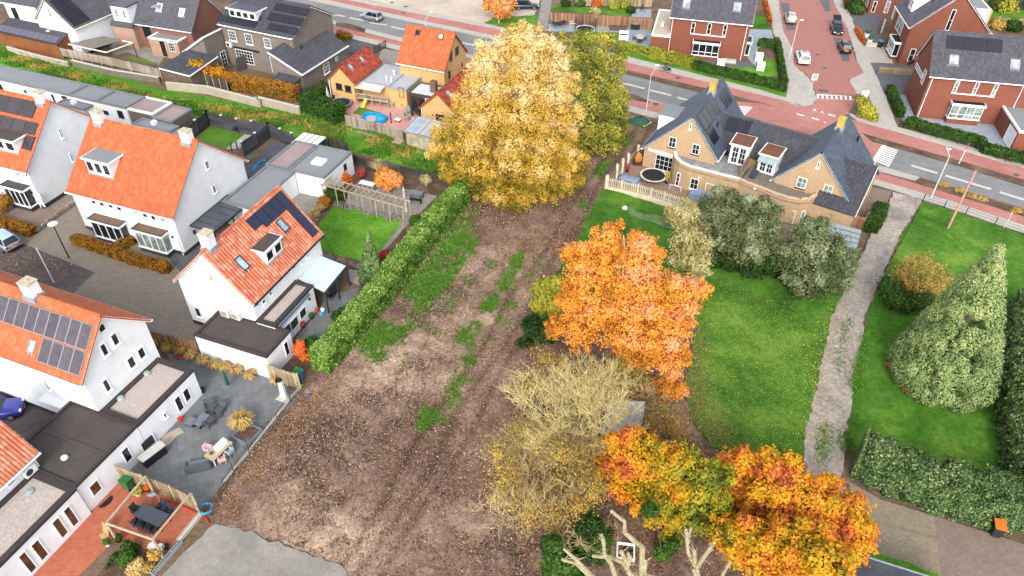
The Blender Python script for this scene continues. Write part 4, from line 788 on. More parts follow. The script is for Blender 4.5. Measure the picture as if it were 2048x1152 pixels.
s=Pl(F,(0,0,2.4),(1,0,0),(0,D_,1.2)); panels(T if 0 else t,s,(.1,.15),(L-.4,D_*.5),10,1,plain('violet_panels','#5b5664',.3,.1,1.),False,gap=.01); panels(t,s,(L-3.9,D_*.35),(L-2.9,D_*.5),1,1,SOLARN,False) if 0 else None
obj('skylight',MB().box(L-3.9,L-3.4,D_*.62,D_*.8,3.05,3.35),CREAM,t)
# another house off the top left corner
p=at(*d4(150,235),0); F=Fr(p.x,p.y,-20); t=thing('house',F,'white house wall with grey tiled roof at the top left corner','house'); obj('wall',MB().box(-.5,6.5,0,6,0,3.2),STUCCO,t); rb=MB(); e0,e1,r0,r1=(-1,-.4,3.1),(7,-.4,3.1),(-1,3,6.),(7,3,6.); roofslab(rb,e0,e1,r0,r1); slope(rb,e0,e1,r0,r1,.3); obj('roof',rb,T_GREY,t); win(t,wallF(F,0),(.6,2.4),(2.,.1),1,1,WHITE,GLASS,px=False,name='door'); obj('gutter',MB().bar((-1,-.45,3.05),(7,-.45,3.05),.14,.2),CREAM,t)
# ---- house with grey tiles, skylights and open roof window
FQ=Fr(-58.78,112.09,-18.5); T=thing('brick_house',FQ,'brick house with one open roof window and white heat pumps on its rear extension','house')
G=gable(T,FQ,10.67,8.37,3.84,8.4,wall=BRRED,tile=T_GREY,trim=WHITE,tw=.3); s=G['sl']; skylight(T,s,d3(100,75),1.,1.2,gl=SKYGL,fr=WHITE); skylight(T,s,d3(330,125),.95,1.15,gl=GLASSW,fr=WHITE)
c=s.p(*s.h(d3(95,90))); obj('open_sash',MB().extr([c+Vector((-.45,-.1,.6)),c+Vector((.45,-.1,.6)),c+Vector((.45,-1.1,.55)),c+Vector((-.45,-1.1,.55))],(0,0,.05)),SKYGL,T)
p=FQ.hz(d3(20,355),2.9); q=FQ.hz(d3(275,425),2.9); r=FQ.hz(d3(410,335),2.9)
w=flatbox(T,FQ,p.x,q.x,q.y,.6,2.9,bricks('pale_brick','#b18f78','#9b7762','#b5a08f',.22,.07,.012),FLATG,WHITE,'extension'); P=wallF(FQ,q.y); win(w,P,d3(95,420),d3(185,580),1,2,BLACK,name='door'); win(w,P,d3(180,432),d3(272,535),3,3)
for i,pp in enumerate((d3(250,295),d3(310,305))): k=FQ.hz(pp,3.3); o=obj('heat_pump',MB().box(k.x-.42,k.x+.42,k.y-.18,k.y+.18,2.78,3.42),plain('unit_casing','#d9dbd8',.5,.06),w)
k=FQ.hz(d3(380,345),3.); obj('duct',MB().tube([(q.x-1.2,r.y,3.),(q.x+.1,r.y,3.1),(q.x+.14,r.y-.2,2.6),(q.x+.14,r.y-.3,1.6)],.06,6),WHITE,w)
P=wallF(FQ,.35); win(T,P,d3(-65,210),d3(-5,390),2,1,BLACK,name='door'); 
q=FQ.hz(d4(1530,150),4.6); obj('dormer',MB().box(q.x-1.8,q.x+1.2,-.3,3,3.9,6.3),WHITE,T); P=wallF(FQ,-.3)
for x in (-1.2,.3): win(T,P,(q.x+x,5.9),(q.x+x+.55,4.7),2,3,px=False)
obj('dormer_skirt',MB().extr([(q.x-2.4,-.9,3.5),(q.x+1.8,-.9,3.5),(q.x+1.8,-.3,4.0),(q.x-2.4,-.3,4.0)],(0,0,-.15)),T_GREY,T); obj('dormer_roof',MB().box(q.x-2,q.x+1.4,-.5,3,6.3,6.5),T_GREY,T); obj('wall',MB().box(q.x-2.2,q.x+1.6,-.6,.5,0,3.4),MATS['pale_brick'],T)
# ---- ochre house group by the road
FY=Fr(-16.36,97.26,-22.4); T=thing('ochre_house',FY,'ochre rendered house with bright orange tiled roof and two small roof hatches beside the road','house')
G=gable(T,FY,7.53,7.49,4.3,8.27,wall=BYEL,tile=T_OR,trim=plain('brown_trim','#4f3f36',.6,.1),tw=.32,gut=WHITE); s=G['sl']
for i,c in enumerate((d2(868,113),d2(1072,148))): skylight(T,s,c,.75,.75,gl=GLASS if i==0 else plain('pale_hatch','#d8cfae',.6,.05),fr=plain('brown_trim',''))
P=G['right']
for q in ((1145,270,1172,375),(1195,225,1228,325),(1235,375,1280,420),(1105,445,1185,525)): win(T,P,d2(*q[:2]),d2(*q[2:]),1,1,MATS['brown_trim'],GLASS)
FYL=Fr(-21.65,93.51,69.); t2=thing('ochre_shed',FYL,'ochre gabled annex with dark red tiles and two roof panes left of the trampoline yard','annex')
G2=gable(t2,FYL,7.72,4.08,2.92,4.95,wall=BYEL,tile=T_RED,trim=plain('rust_trim','#a55a3a',.8,.15),tw=.28,ou=.15,ov=.2)
for c in (d2(367,348),d2(268,418)): skylight(t2,G2['sl'],c,.5,.8,gl=GLASSW,fr=LEAD)
P=G2['left']
for q in ((138,555,200,620),(218,575,280,640)): win(t2,P,d2(*q[:2]),d2(*q[2:]),1,1,MATS['brown_trim'],GLASS,sill=MATS['brown_trim'])
pipe(t2,[(.1,4.1,.1),(.1,4.1,2.8)],WHITE,.06)
FYR=Fr(-7.2,85.41,67.3); t3=thing('ochre_shed',FYR,'ochre gabled annex with dark red tiles half hidden by the big yellow tree','annex')
G3=gable(t3,FYR,9.54,5.47,2.47,4.97,wall=BYEL,tile=T_RED,trim=MATS['rust_trim'],tw=.28,ou=.15,ov=.2); skylight(t3,G3['sl'],d2(1140,655),.55,.9,fr=LEAD); win(t3,G3['left'],d2(1025,830),d2(1105,905),1,1,MATS['brown_trim'],GLASS,sill=MATS['brown_trim'])
a,t=G3['left'].h(d2(1000,840)); obj('wall_ornament',MB().ball(tuple(G3['left'].p(a,t,.06)),.16,.08,.14,8,5),plain('crimson','#9c2050',.5),t3); pipe(t3,[G3['left'].p(-5.2,.1,.1),G3['left'].p(-5.2,2.4,.1)],WHITE)
# flat roofed middle parts
F,x1,y1=flatF(d2(310,570),d2(600,590),d2(745,420),2.6,head(d2(310,570),d2(625,575),2.6)); 
F,x1,y1=flatF(d2(600,590),d2(785,600),d2(920,480),2.75,-21.); 
t4=thing('annex',F,'ochre flat-roofed annex with large grey bitumen roofs between the red-tiled sheds','annex'); w=flatbox(t4,F,0,x1,0,y1+1,2.75,BYEL,plain('pale_grey_roofing','#a3a6aa',.8,.12,.6,fine=8.),LEAD,'wall',ew=.12); win(t4,wallF(F,0),d2(695,595),d2(748,690),1,1,MATS['brown_trim'],plain('ochre_blind','#d09a55',.7,.05))
p=F.hz(d2(312,568),2.55); q=F.hz(d2(560,395),2.55); flatbox(t4,F,p.x+.2,-.03,.6,q.y+.3,2.55,BYEL,MATS['pale_grey_roofing'],LEAD,'wall',ew=.12)
for pp in (d2(590,520),d2(632,530),d2(655,470),d2(742,440)): k=F.hz(pp,2.7); obj('vent_pipe',MB().lathe((k.x,k.y,2.4),[(.1,0),(.1,.5),(.15,.55),(.1,.75)],8),WHITE if pp[0]<800 else BLACK,w)
a_=F.hz(d2(305,580),2.4); b_=F.hz(d2(520,650),2.2); obj('awning',MB().extr([(a_.x,.6,2.4),(b_.x,.6,2.4),(b_.x,-1.,2.15),(a_.x,-1.,2.15)],(0,0,.06)),plain('pale_awning','#bdb8ae',.9,.08),t4)
F5,x5,y5=flatF(d2(785,640),d2(985,665),d2(1000,570),2.6,-21.); t5=thing('conservatory',F5,'glazed garden room with silvery sheet roof and brown brick chimney','garden room')
w=flatbox(t5,F5,0,x5+.8,0,max(2.4,y5),2.6,plain('brown_frame','#4a3b33',.6,.1),plain('silver_sheet','#c3ccd2',.4,.15,1.),MATS['brown_frame'],'wall',ew=.1)
for i in range(3): win(w,wallF(F5,0),(.25+i*1.1,2.2),(1.25+i*1.1,.1),1,1,MATS['brown_frame'] if i<2 else WHITE,GLASS,px=False,name='door')
c=F5.hz(d2(1005,540),4.); obj('chimney',MB().box(c.x-.4,c.x+.4,c.y-.35,c.y+.35,2.4,4.),bricks('chimney_brick','#7c5a48','#65483a','#8a7a6c'),w)
# corrugated-roof shed at the bank
F6,x6,y6=flatF(d2(745,985),d2(1060,1055),d2(1190,940),2.1,head(d2(745,985),d2(1060,1055),2.1)); t6=thing('shed',F6,'old shed with rusty-edged blue-grey corrugated roof under the yellow tree','shed'); obj('wall',MB().box(.15,x6-.15,.15,y6-.15,0,2.),plain('dirty_render','#a39b88',.95,.3,1.5),t6)
rb=MB(); slope(rb,(0,0,2.1),(x6,0,2.1),(0,y6,2.35),(x6,y6,2.35),.3,9,.05,0); rb.box(0,x6,0,y6,2.0,2.09); ro=obj('roof',rb,rndmat('corrugated_sheet',[(0,'#8fa0aa'),(.7,'#a9b6bd'),(1,'#a88a74')],.6,.3,big=.4,bigscale=1.2),t6); obj('roof_edge',MB().bar((0,-.05,2.05),(x6,-.05,2.05),.1,.16).bar((-.05,0,2.05),(-.05,y6,2.3),.1,.16),plain('weathered_board','#8e8272',.9,.2,2.),ro)
# ---------------------------------------------------------------- ground, roads, paths
def groundmat(name,cols,s1=.25,s2=2.5,s3=14.,mixfine=.5,rough=.95,bmp=.6,seedco=0):
    if name in MATS: return MATS[name]
    m,t,b=nt(name,rough,.12); co=N(t,'ShaderNodeTexCoord').outputs['Object']; c=[L3(x) for x in cols]
    o=ramp(t,noise(t,s1,7,.68,co,.4),[(.32,c[0]),(.5,c[1]),(.66,c[2])]); n2=noise(t,s2,5,.75,co); n3=noise(t,s3,3,.7,co)
    o=mixc(t,mixfine,o,ramp(t,n2,[(.34,(.38,.38,.38)),(.5,(.95,.95,.95)),(.68,(1.5,1.5,1.5))]),'MULTIPLY'); o=mixc(t,mixfine,o,ramp(t,n3,[(.33,(.4,.4,.4)),(.5,(1,1,1)),(.68,(1.6,1.6,1.6))]),'MULTIPLY')
    t.links.new(o,b.inputs['Base Color']); bump(t,b,n3,bmp,.06); MATS[name]=m; return m
EARTH=groundmat('earth',['#5b4a3d','#6d5a4a','#7d6b58']); LAWN=groundmat('lawn_grass',['#2f5219','#467023','#6a8a34'],.16,2.2,14.,.55); LAWNB=groundmat('bright_lawn',['#43701f','#548425','#6f9737'],.35,2.5,16.,.45)
BANK=groundmat('bank_grass',['#46651f','#4f7d22','#6d7f3c'],.5,2.,12.,.55); GRAVEL=groundmat('gravel',['#827970','#9a9087','#aca297'],.35,3.,20.,.55); SAND=groundmat('sand_yard',['#a59786','#b5a796','#c0b3a2'],.15,2.,10.,.2)
CONC=groundmat('old_concrete',['#7f7b72','#8a867c','#959086'],.3,2.5,14.,.22); MULCH=groundmat('bark_mulch',['#4b3a2e','#635044','#7b6656'],.5,4.,16.,.7); TURF=groundmat('artificial_turf',['#4c7028','#527a2b','#5b8230'],.4,4.,20.,.2)
ASPH=groundmat('asphalt',['#737272','#7d7c7b','#868483'],.2,1.6,12.,.22); ASPHD=groundmat('dark_asphalt',['#4a4544','#5a5351','#68605d'],.3,3.,14.,.4); DARKPAV=groundmat('dark_paving',['#4c4d51','#57585c','#636468'],.3,3.,12.,.3)
def pav(name,a,b,mo,w=.22,h=.11,rot=-20.,var=.3,ms=.01,dirt=.45,off=.5): return bricks(name,a,b,mo,w,h,ms,False,rot,.9,var,.25,off,dirt)
REDLANE=groundmat('red_asphalt',['#9d6a62','#a8736a','#b07d73'],.18,1.2,10.,.2); PALE=pav('pale_slabs','#b4aea4','#a8a298','#9b958b',.6,.3,-14.,.12,.012,.25); REDBR=pav('red_clinker','#a6736a','#99675e','#9b7a72',.21,.105,-20.,.2,.006,.3)
CLINK=pav('grey_clinker','#94897b','#82776a','#75695d',.42,.21,-20.,.3,.016,.45); PATIO=pav('grey_patio_slabs','#7b7d7e','#6e7071','#626465',.6,.6,-21.,.12,.014,.5,0.); GSLAB=pav('grey_garden_slabs','#9a948b','#89837a','#77716a',.6,.4,-20.,.2,.02,.5)
BRICKPAT=pav('terracotta_pavers','#b96e54','#a55c45','#96644f',.4,.2,-21.,.3,.012,.4); PINKP=pav('pink_slabs','#c99d90','#bb8d81','#b08a80',.5,.5,-22.,.1,.012,.3,0.); YCL=pav('yellow_clinker','#9b9079','#887c67','#6f6556',.3,.15,-14.,.35,.02,.45)
BROWNP=pav('brown_clinker','#8f7d72','#7f6d63','#6f6057',.22,.11,-30.,.3,.01,.45); BLUEGR=pav('blue_grey_slabs','#9aa3ac','#8b949d','#858c94',.5,.5,-12.,.1,.012,.3,0.); GREYP=pav('dark_grey_clinker','#6d6c70','#605f63','#57565a',.22,.11,-12.,.2,.008,.4)
TERRP=pav('terrace_clinker','#9d8473','#8c7362','#7d6a5c',.22,.11,-30.,.25,.01,.4); MARK=plain('road_paint','#e4e4e2',.7,.06,3.)
mb=MB(); mb.add([(-500,-60,0),(500,-60,0),(500,700,0),(-500,700,0)],[(0,1,2,3)]); struct('ground',mb,EARTH)
# bare field: broken ground with clods, ruts and pale trodden patches
FPIX=[(400,1160),(430,1030),(470,960),(600,790),(640,745),(800,590),(935,395),(1075,310),(1190,262),(1235,232),(1335,236),(1300,285),(1225,365),(1210,390),(1170,470),(1130,540),(1200,620),(1330,700),(1400,850),(1500,930),(1620,930),(1690,960),(1720,1000),(1740,1160),(1760,1320),(420,1320)]
fp=[at(x,y) for x,y in FPIX]
def field():
    st=.22; x0,x1=min(p.x for p in fp),max(p.x for p in fp); y0,y1=min(p.y for p in fp),max(p.y for p in fp)
    nx,ny=int((x1-x0)/st)+1,int((y1-y0)/st)+1; X,Y=np.meshgrid(x0+np.arange(nx)*st,y0+np.arange(ny)*st,indexing='ij')
    x,y=X.ravel(),Y.ravel(); ins=inpoly(fp,x,y)
    a,b=at(1225,330),at(905,850); d=(b-a).normalized(); nx_,ny_=-d.y,d.x; off=(x-a.x)*nx_+(y-a.y)*ny_; al=(x-a.x)*d.x+(y-a.y)*d.y
    rut=sum(np.exp(-((off-o+.25*np.sin(al*.35+o))/.28)**2) for o in (-1.6,.1,1.5)); path=np.exp(-((off+.1)/2.6)**2)
    z=.05+.05*nz2(x,y,.5,1)+.045*nz2(x,y,2.2,2)+.055*np.abs(nz2(x,y,6.,3))+RNG.normal(0,.022,len(x))-.09*rut
    clod=1-np.clip(path,0,1)*.6; z=.03+z*clod
    pale=np.zeros(len(x))
    for (px,py,r,s) in ((800,720,5,.7),(770,760,4,.7),(900,600,3,.5),(1060,560,3,.55),(980,520,2.5,.4),(860,690,4,.45),(560,1045,3.4,.9),(640,1060,3,.7),(700,1095,2.2,.9),(735,1060,1.8,1.),(950,780,3,.5),(730,940,2.5,.45),(1000,640,2.,.5),(690,880,2,.3),(940,870,2.,.6),(1180,400,4,.35)):
        q=at(px,py); pale+=s*np.exp(-((x-q.x)**2+(y-q.y)**2)/r**2)
    r=.36+.1*nz2(x,y,.35,5)+.08*nz2(x,y,1.6,6)+.24*np.clip(pale,0,1.1)+.12*path-.22*rut+RNG.normal(0,.05,len(x))+z*.6
    idx=np.arange(nx*ny).reshape(nx,ny); q=np.stack([idx[:-1,:-1],idx[1:,:-1],idx[1:,1:],idx[:-1,1:]],-1).reshape(-1,4); k=ins[q].all(1); q=q[k]
    V=np.stack([x,y,z],1); use=np.unique(q); mp=np.zeros(len(x),int); mp[use]=np.arange(len(use)); return V[use],mp[q],r[q].mean(1)
m,t,b=nt('field_soil',.97,.1); a=N(t,'ShaderNodeAttribute',attribute_name='r'); co=N(t,'ShaderNodeTexCoord').outputs['Object']
o=ramp(t,a.outputs['Fac'],[(.08,L3('#4d3c34')),(.35,L3('#6d584d')),(.6,L3('#8a7465')),(.95,L3('#b09a86'))]); n3=noise(t,4.2,5,.8,co); n2=noise(t,1.1,5,.75,co)
o=mixc(t,.9,o,ramp(t,n3,[(.34,(.36,.33,.32)),(.47,(.9,.88,.86)),(.54,(1.1,1.1,1.1)),(.68,(1.75,1.7,1.62))]),'MULTIPLY'); o=mixc(t,.4,o,ramp(t,n2,[(.35,(.6,.55,.55)),(.65,(1.3,1.3,1.25))]),'MULTIPLY'); t.links.new(o,b.inputs['Base Color']); bump(t,b,n3,.7,.08)
V,F_,r=field(); fo=obj('field',fastmesh('field',V,F_,r,m,True),None); fo['kind']='structure'
# left side: street, drives, yards
sheet('brick_street',[(-150,330),(60,345),(185,372),(240,440),(330,500),(385,500),(420,640),(405,700),(300,665),(150,690),(-150,640)],.006,CLINK)
sheet('asphalt_patch',[(-60,494),(45,487),(190,545),(138,594),(-60,560)],.012,ASPHD)
sheet('driveway',[(330,505),(345,480),(400,470),(470,520),(420,560),(360,545)],.014,DARKPAV)
sheet('driveway',[(-60,790),(20,780),(100,800),(118,822),(60,880),(-60,870)],.014,ASPHD)
sheet('front_path',[(15,440),(60,400),(130,425),(70,460)],.014,BROWNP)
sheet('front_path',[(170,455),(195,440),(250,470),(225,490)],.016,GREYP)
sheet('grey_patio',[(295,655),(400,690),(548,758),(600,790),(405,1018),(225,935),(310,850),(395,795)],.012,PATIO)
sheet('sand_patch',[b5(1180,160),b5(1230,100),b5(1320,60),b5(1345,90),b5(1250,185)],.018,SAND,.12,.4)
sheet('brick_patio',[(228,930),(405,1015),(402,1040),(385,1055),(320,1112),(225,1085),(150,1160),(40,1160),(140,1010)],.014,BRICKPAT)
sheet('planting_bed',[d8(300,852),d8(530,945),d8(600,990),d8(500,1160),d8(60,1160)],.02,MULCH,.05)
sheet('concrete_slab',[(300,1180),(380,1095),(432,1050),(480,1058),(540,1085),(600,1105),(680,1135),(720,1180),(720,1240),(300,1240)],.0,CONC,.1,.5,.2)
# garden of the centre-left house
sheet('garden_soil',[(500,345),(720,310),(800,345),(935,400),(770,575),(610,745),(560,720),(600,560),(560,420)],.006,MULCH)
sheet('driveway',[a6(260,390),a6(560,430),a6(520,620),a6(420,600),a6(330,480)],.012,GSLAB)
sheet('garden_terrace',[a6(750,430),a6(870,305),a6(1440,430),a6(1190,670),a6(1015,875),a6(985,850),a6(1160,640),a6(730,500)],.012,GSLAB)
sheet('garden_lawn',[a6(640,515),a6(800,525),a6(1000,580),a6(1175,630),a6(1090,740),a6(1000,850),a6(860,925),a6(700,890),a6(540,850),a6(520,720),a6(530,640)],.016,LAWNB,.06,.4)
sheet('rear_patio',[b2(450,330),b2(510,250),b2(600,120),b2(840,55),b2(760,190),b2(600,360),b2(560,480),b2(330,470)],.012,PATIO)
sheet('garden_path',[a6(740,990),a6(860,1010),a6(840,1120),a6(760,1080)],.012,GSLAB)
# yards behind the white houses
sheet('dark_yard',[e2(640,900),e2(1030,480),e2(1290,500),e2(1240,620),e2(900,900)],.012,DARKPAV); sheet('dark_yard',[(130,210),(230,220),(420,250),(350,290),(200,260)],.01,DARKPAV)
sheet('artificial_turf',[e2(180,440),e2(350,300),e2(720,385),e2(690,450),e2(520,555),e2(400,520)],.016,TURF); sheet('slab_path',[e2(520,560),e2(740,390),e2(850,410),e2(660,560)],.018,PALE)
# grass bank
sheet('grass_bank',[(-90,66),(0,82),(150,122),(300,172),(520,212),(690,240),(760,270),(850,300),(960,330),(930,390),(860,345),(780,318),(700,296),(560,268),(400,240),(240,228),(-90,160)],.008,BANK)
sheet('mown_strip',[(-90,98),(0,120),(160,156),(330,208),(500,245),(700,290),(860,338),(855,345),(690,298),(490,253),(320,216),(155,165),(-90,110)],.014,LAWNB,.12,.6)
# road in its strips
U=[(520,-22),(612,0),(1020,86),(1245,146),(1406,187),(1480,207)]; Lo=[(560,6),(667,42),(805,76),(927,106),(1242,182),(1365,219),(1455,246)]
U2=[(1780,293),(1794,297),(1928,336),(2048,374),(2250,436)]; Lo2=[(1750,330),(1776,336),(1900,373),(2048,417),(2250,478)]
strip('asphalt_road',[(380,-60)]+U+U2,[(380,-50)]+Lo+Lo2,.02,ASPH,n=60)
strip('kerb_band',[(380,-80),(560,-30),(654,0),(1008,76),(1245,138)],[(380,-60),(520,-22),(612,0),(1020,86),(1245,146)],.03,PALE,n=30)
strip('planting_strip',[(1240,139),(1411,178),(1472,196)],[(1240,146),(1406,187),(1470,204)],.05,MULCH,n=8); strip('planting_strip',[(1722,266),(1800,290),(1928,324),(2048,361),(2250,424)],[(1745,285),(1800,299),(1928,336),(2048,374),(2250,436)],.05,MULCH,n=12)
strip('cycle_lane',[(500,-50),(693,0),(1015,63),(1242,122),(1521,190),(1640,222),(1714,242),(1888,290),(2048,337),(2250,397)],[(470,-50),(654,0),(1008,76),(1245,138),(1411,177),(1520,205),(1600,229),(1722,266),(1888,313),(2048,360),(2250,423)],.032,REDLANE,n=60)
strip('pavement',[(540,-50),(726,0),(963,46),(1242,111),(1521,181),(1580,199),(1600,215)],[(500,-50),(693,0),(1015,63),(1242,122),(1521,190),(1590,208),(1600,215)],.034,PALE,.07,n=40)
strip('pavement',[(1690,225),(1760,246),(1888,280),(2048,326),(2250,386)],[(1714,242),(1760,255),(1888,291),(2048,338),(2250,398)],.034,PALE,.07,n=20)
strip('kerb_band',[(560,6),(667,42),(805,76),(927,106),(1242,182),(1365,219),(1440,243)],[(560,14),(670,50),(803,84),(925,114),(1245,189),(1330,214),(1400,238)],.03,PALE,n=30); strip('kerb_band',[(1750,330),(1776,336),(1840,355)],[(1748,341),(1765,345),(1830,362)],.03,PALE,n=6)
strip('planting_strip',[a8(1260,315),a8(1400,335),a8(1700,420),(2048,421),(2250,482)],[a8(1280,340),a8(1400,375),a8(1750,480),(2048,434),(2250,495)],.05,MULCH,n=14); strip('planting_strip',[a2(660,170),a2(780,185),a2(890,225)],[a2(660,200),a2(760,225),a2(880,250)],.05,MULCH,n=6); strip('planting_strip',[a3(900,700),a3(1040,730),a3(1140,770)],[a3(900,735),a3(1030,770),a3(1150,795)],.05,MULCH,n=6)
strip('cycle_lane',[(540,14),(672,52),(803,85),(925,115),(1250,190),(1333,210),(1400,232),(1700,325),(1754,344),(1900,388),(2048,433),(2250,494)],[(540,30),(672,62),(800,92),(922,124),(1256,211),(1323,228),(1390,250),(1700,342),(1749,358),(1900,402),(2048,451),(2250,512)],.032,REDLANE,n=60)
strip('pavement',[(540,30),(672,62),(800,92),(922,124),(1256,211),(1323,228),(1390,250)],[(540,48),(680,72),(797,101),(920,134),(1250,221),(1320,240),(1390,262)],.034,PALE,n=40); strip('pavement',[(1749,358),(1900,402),(2048,451),(2250,512)],[(1745,369),(1780,379),(1845,400),(2048,467),(2250,530)],.034,PALE,n=30)
sheet('raised_junction',[(1466,203),(1520,207),(1600,228),(1722,262),(1785,294),(1750,331),(1700,318),(1580,284),(1450,246)],.036,REDLANE)
# side street
SL=[(1545,-40),a4(215,0),a4(245,230),a4(320,370),a4(328,490),a4(400,540),a4(460,600),a4(500,720)]; SR=[(1650,-40),a4(610,0),a4(690,100),a4(730,220),a4(790,460),a4(840,470),a4(850,545),a4(730,600),a4(780,640),a4(800,710)]
sheet('side_street',SL+SR[::-1],.03,REDBR); sheet('side_street_mouth',[a4(500,720),a4(780,740),a4(770,800),a4(700,880),(1690,240),(1600,226),(1610,212),a4(480,780)],.034,REDLANE)
sheet('pavement',[(1528,-40),a4(130,0),a4(180,260),a4(225,380),a4(265,560),a4(280,640),a4(270,740),a4(400,800),a4(470,780),a4(500,730),a4(455,600),a4(400,545),a4(330,490),a4(320,370),a4(245,225),a4(215,0),(1545,-40)],.036,PALE,.06)
sheet('pavement',[(1655,-40),a4(615,0),a4(700,160),a4(730,220),a4(800,455),a4(850,545),a4(740,600),a4(800,705),a4(880,700),a4(960,915),a4(1110,950),a4(1090,920),a4(1000,690),a4(900,470),a4(840,330),a4(740,90),(1680,-40)],.036,PALE,.06)
for P in (((225,20),(290,25),(300,95),(245,100)),((265,180),(330,190),(335,225),(275,225)),((520,0),(590,0),(605,85),(560,90)),((620,280),(690,285),(750,455),(690,460))): sheet('parking_bay',[a4(*p) for p in P],.034,GREYP)
# markings
def dashes(name,segs,w=.13,z=.045,pairs=False,gap=.28):
    for A_,B_ in segs:
        a,b=at(*A_),at(*B_); d=(b-a).normalized(); n=Vector((-d.y,d.x,0)); mb=MB()
        for s in ((-1,1) if pairs else (0,)): q=n*s*gap/2; mb.add([a+q-n*w/2,b+q-n*w/2,b+q+n*w/2,a+q+n*w/2],[(0,1,2,3)])
        for i in range(len(mb.v)): mb.v[i]=(mb.v[i][0],mb.v[i][1],z)
        struct('road_marking',mb,MARK)
dashes('m',[(a2(665,115),a2(730,130)),(a2(765,138),a2(880,160)),(a2(920,175),a2(1050,195)),(a2(1085,207),a2(1190,230)),(a2(1630,330),a2(1725,350)),(a2(1765,360),a2(1890,385)),(a3(955,643),a3(1110,682)),(a3(1155,694),a3(1313,735)),(a3(1362,750),a3(1490,785)),(a8(1205,192),a8(1400,250)),(a8(1460,268),a8(1800,370)),(a8(1865,392),a8(2060,452))],pairs=True)
dashes('m',[(a4(350,853),a4(405,868)),(a4(460,882),a4(515,898)),(a4(582,856),a4(636,870))],.3)
mb=MB()
for P in (((468,826),(495,832),(485,815)),((525,842),(552,848),(540,832)),((545,912),(572,917),(562,922))): q=[at(*a4(*p)) for p in P]; mb.add([(p.x,p.y,.047) for p in q],[(0,1,2)])
struct('give_way_marking',mb,MARK)
def zebra(A,B,C_,D_,n,z=.046):
    a,b,c,d=[at(*p) for p in (A,B,C_,D_)]; mb=MB()
    for i in range(n):
        u0,u1=i/n,(i+.55)/n; q=[a.lerp(b,u0),a.lerp(b,u1),d.lerp(c,u1),d.lerp(c,u0)]; mb.add([(p.x,p.y,z) for p in q],[(0,1,2,3)])
    struct('ramp_marking',mb,MARK)
zebra(a8(1000,45),a8(925,160),a8(1035,210),a8(1105,80),9); zebra(a4(0,795),(1478,235),a3(1850,780),a3(1940,830),7) if 0 else None
zebra(a3(1830,815),a3(1790,900),a3(1880,890),a3(1940,825),7); a,b=at(*a8(1000,40)),at(*a8(925,165)); dashes('m',[(a8(1003,38),a8(922,168))],.5)
mb=MB(); a,b,c,d=[at(*a4(*p)) for p in ((497,705),(775,722),(778,750),(500,738))]
for i in range(8): q=[a.lerp(b,i/8),a.lerp(b,(i+.45)/8),d.lerp(c,(i+.45)/8),d.lerp(c,i/8)]; mb.add([(p.x,p.y,.05) for p in q],[(0,1,2,3)])
mb.add([(p.x,p.y,.051) for p in (a,b,a.lerp(d,.25),)][:3],[(0,1,2)]); struct('threshold_marking',mb,MARK)
# yards round the far houses
sheet('sand_yard',[(720,-80),(1150,-80),(1080,0),(1065,40),(985,52),(726,-2)],.01,SAND); sheet('verge',[(985,35),(1090,28),(1085,60),(1010,64),(965,48)],.016,BANK,.15)
sheet('driveway',[(1105,-60),a3(320,0),a3(280,230),a3(360,240),a3(400,0),(1120,-60)],.018,GSLAB)
sheet('garden_lawn',[e4(150,100),e4(1540,130),e4(1540,300),e4(120,190)],.014,LAWN); sheet('slab_yard',[e4(1520,160),e4(1900,170),e4(1890,320),e4(1520,300)],.014,BLUEGR); sheet('slab_yard',[e4(60,430),e4(1900,470),e4(1890,870),e4(1320,760),e4(1320,580),e4(60,560)],.014,BLUEGR); sheet('garden_lawn',[e4(900,590),e4(1330,590),e4(1330,760),e4(800,700)],.02,LAWNB)
sheet('front_yard',[d5(600,770),d5(1330,790),d5(1420,860),d5(1000,870),d5(920,850),d5(620,790)],.012,GREYP); sheet('front_lawn',[d5(1000,850),d5(1420,870),d5(1440,760),d5(1664,760),d5(1700,990),d5(1300,960)],.016,LAWNB); sheet('verge',[a3(920,360),a3(1500,520),(1568,178),(1572,195),(1521,181),(1240,111)],.018,BANK,.1,.6)
sheet('side_yard',[d5(1330,370),d5(1620,380),d5(1650,560),d5(1440,620),d5(1420,860),d5(1310,740)],.012,BLUEGR); sheet('front_lawn',[d5(1400,190),d5(1560,190),d5(1620,380),d5(1340,370)],.014,LAWN)
sheet('driveway',[a4(745,105),a4(985,105),a4(950,240),a4(1010,330),a4(850,335)],.012,GREYP); sheet('slab_yard',[a4(845,345),a4(1000,350),a4(1075,475),a4(890,468)],.014,PALE); sheet('driveway',[a4(895,475),a4(1240,480),a4(1160,640),a4(1130,710),a4(1000,690)],.014,GREYP)
sheet('grey_yard',[a4(1085,705),a4(1160,710),a4(1230,870),a4(1900,930),a4(2048,950),(2250,300),(2250,360),(2048,305),a4(1130,900)],.013,BLUEGR); sheet('far_garden',[d6(1480,130),d6(2100,120),d6(2100,360),d6(1650,350)],.012,BANK); sheet('far_garden',[(1690,-60),(1800,-60),a4(990,90),a4(740,90)],.01,BANK)
sheet('driveway',[a2(660,290),a2(1000,330),a2(930,430),a2(760,420)],.012,DARKPAV); sheet('driveway',[a2(1010,370),a2(1160,400),a2(1130,540),a2(980,470)],.012,GSLAB)
sheet('pink_terrace',[d2(215,760),d2(330,720),d2(620,730),d2(830,800),d2(880,880),d2(760,990),d2(225,860)],.012,PINKP); sheet('artificial_turf',[d2(350,768),d2(545,825),d2(405,858),d2(288,828)],.018,TURF)
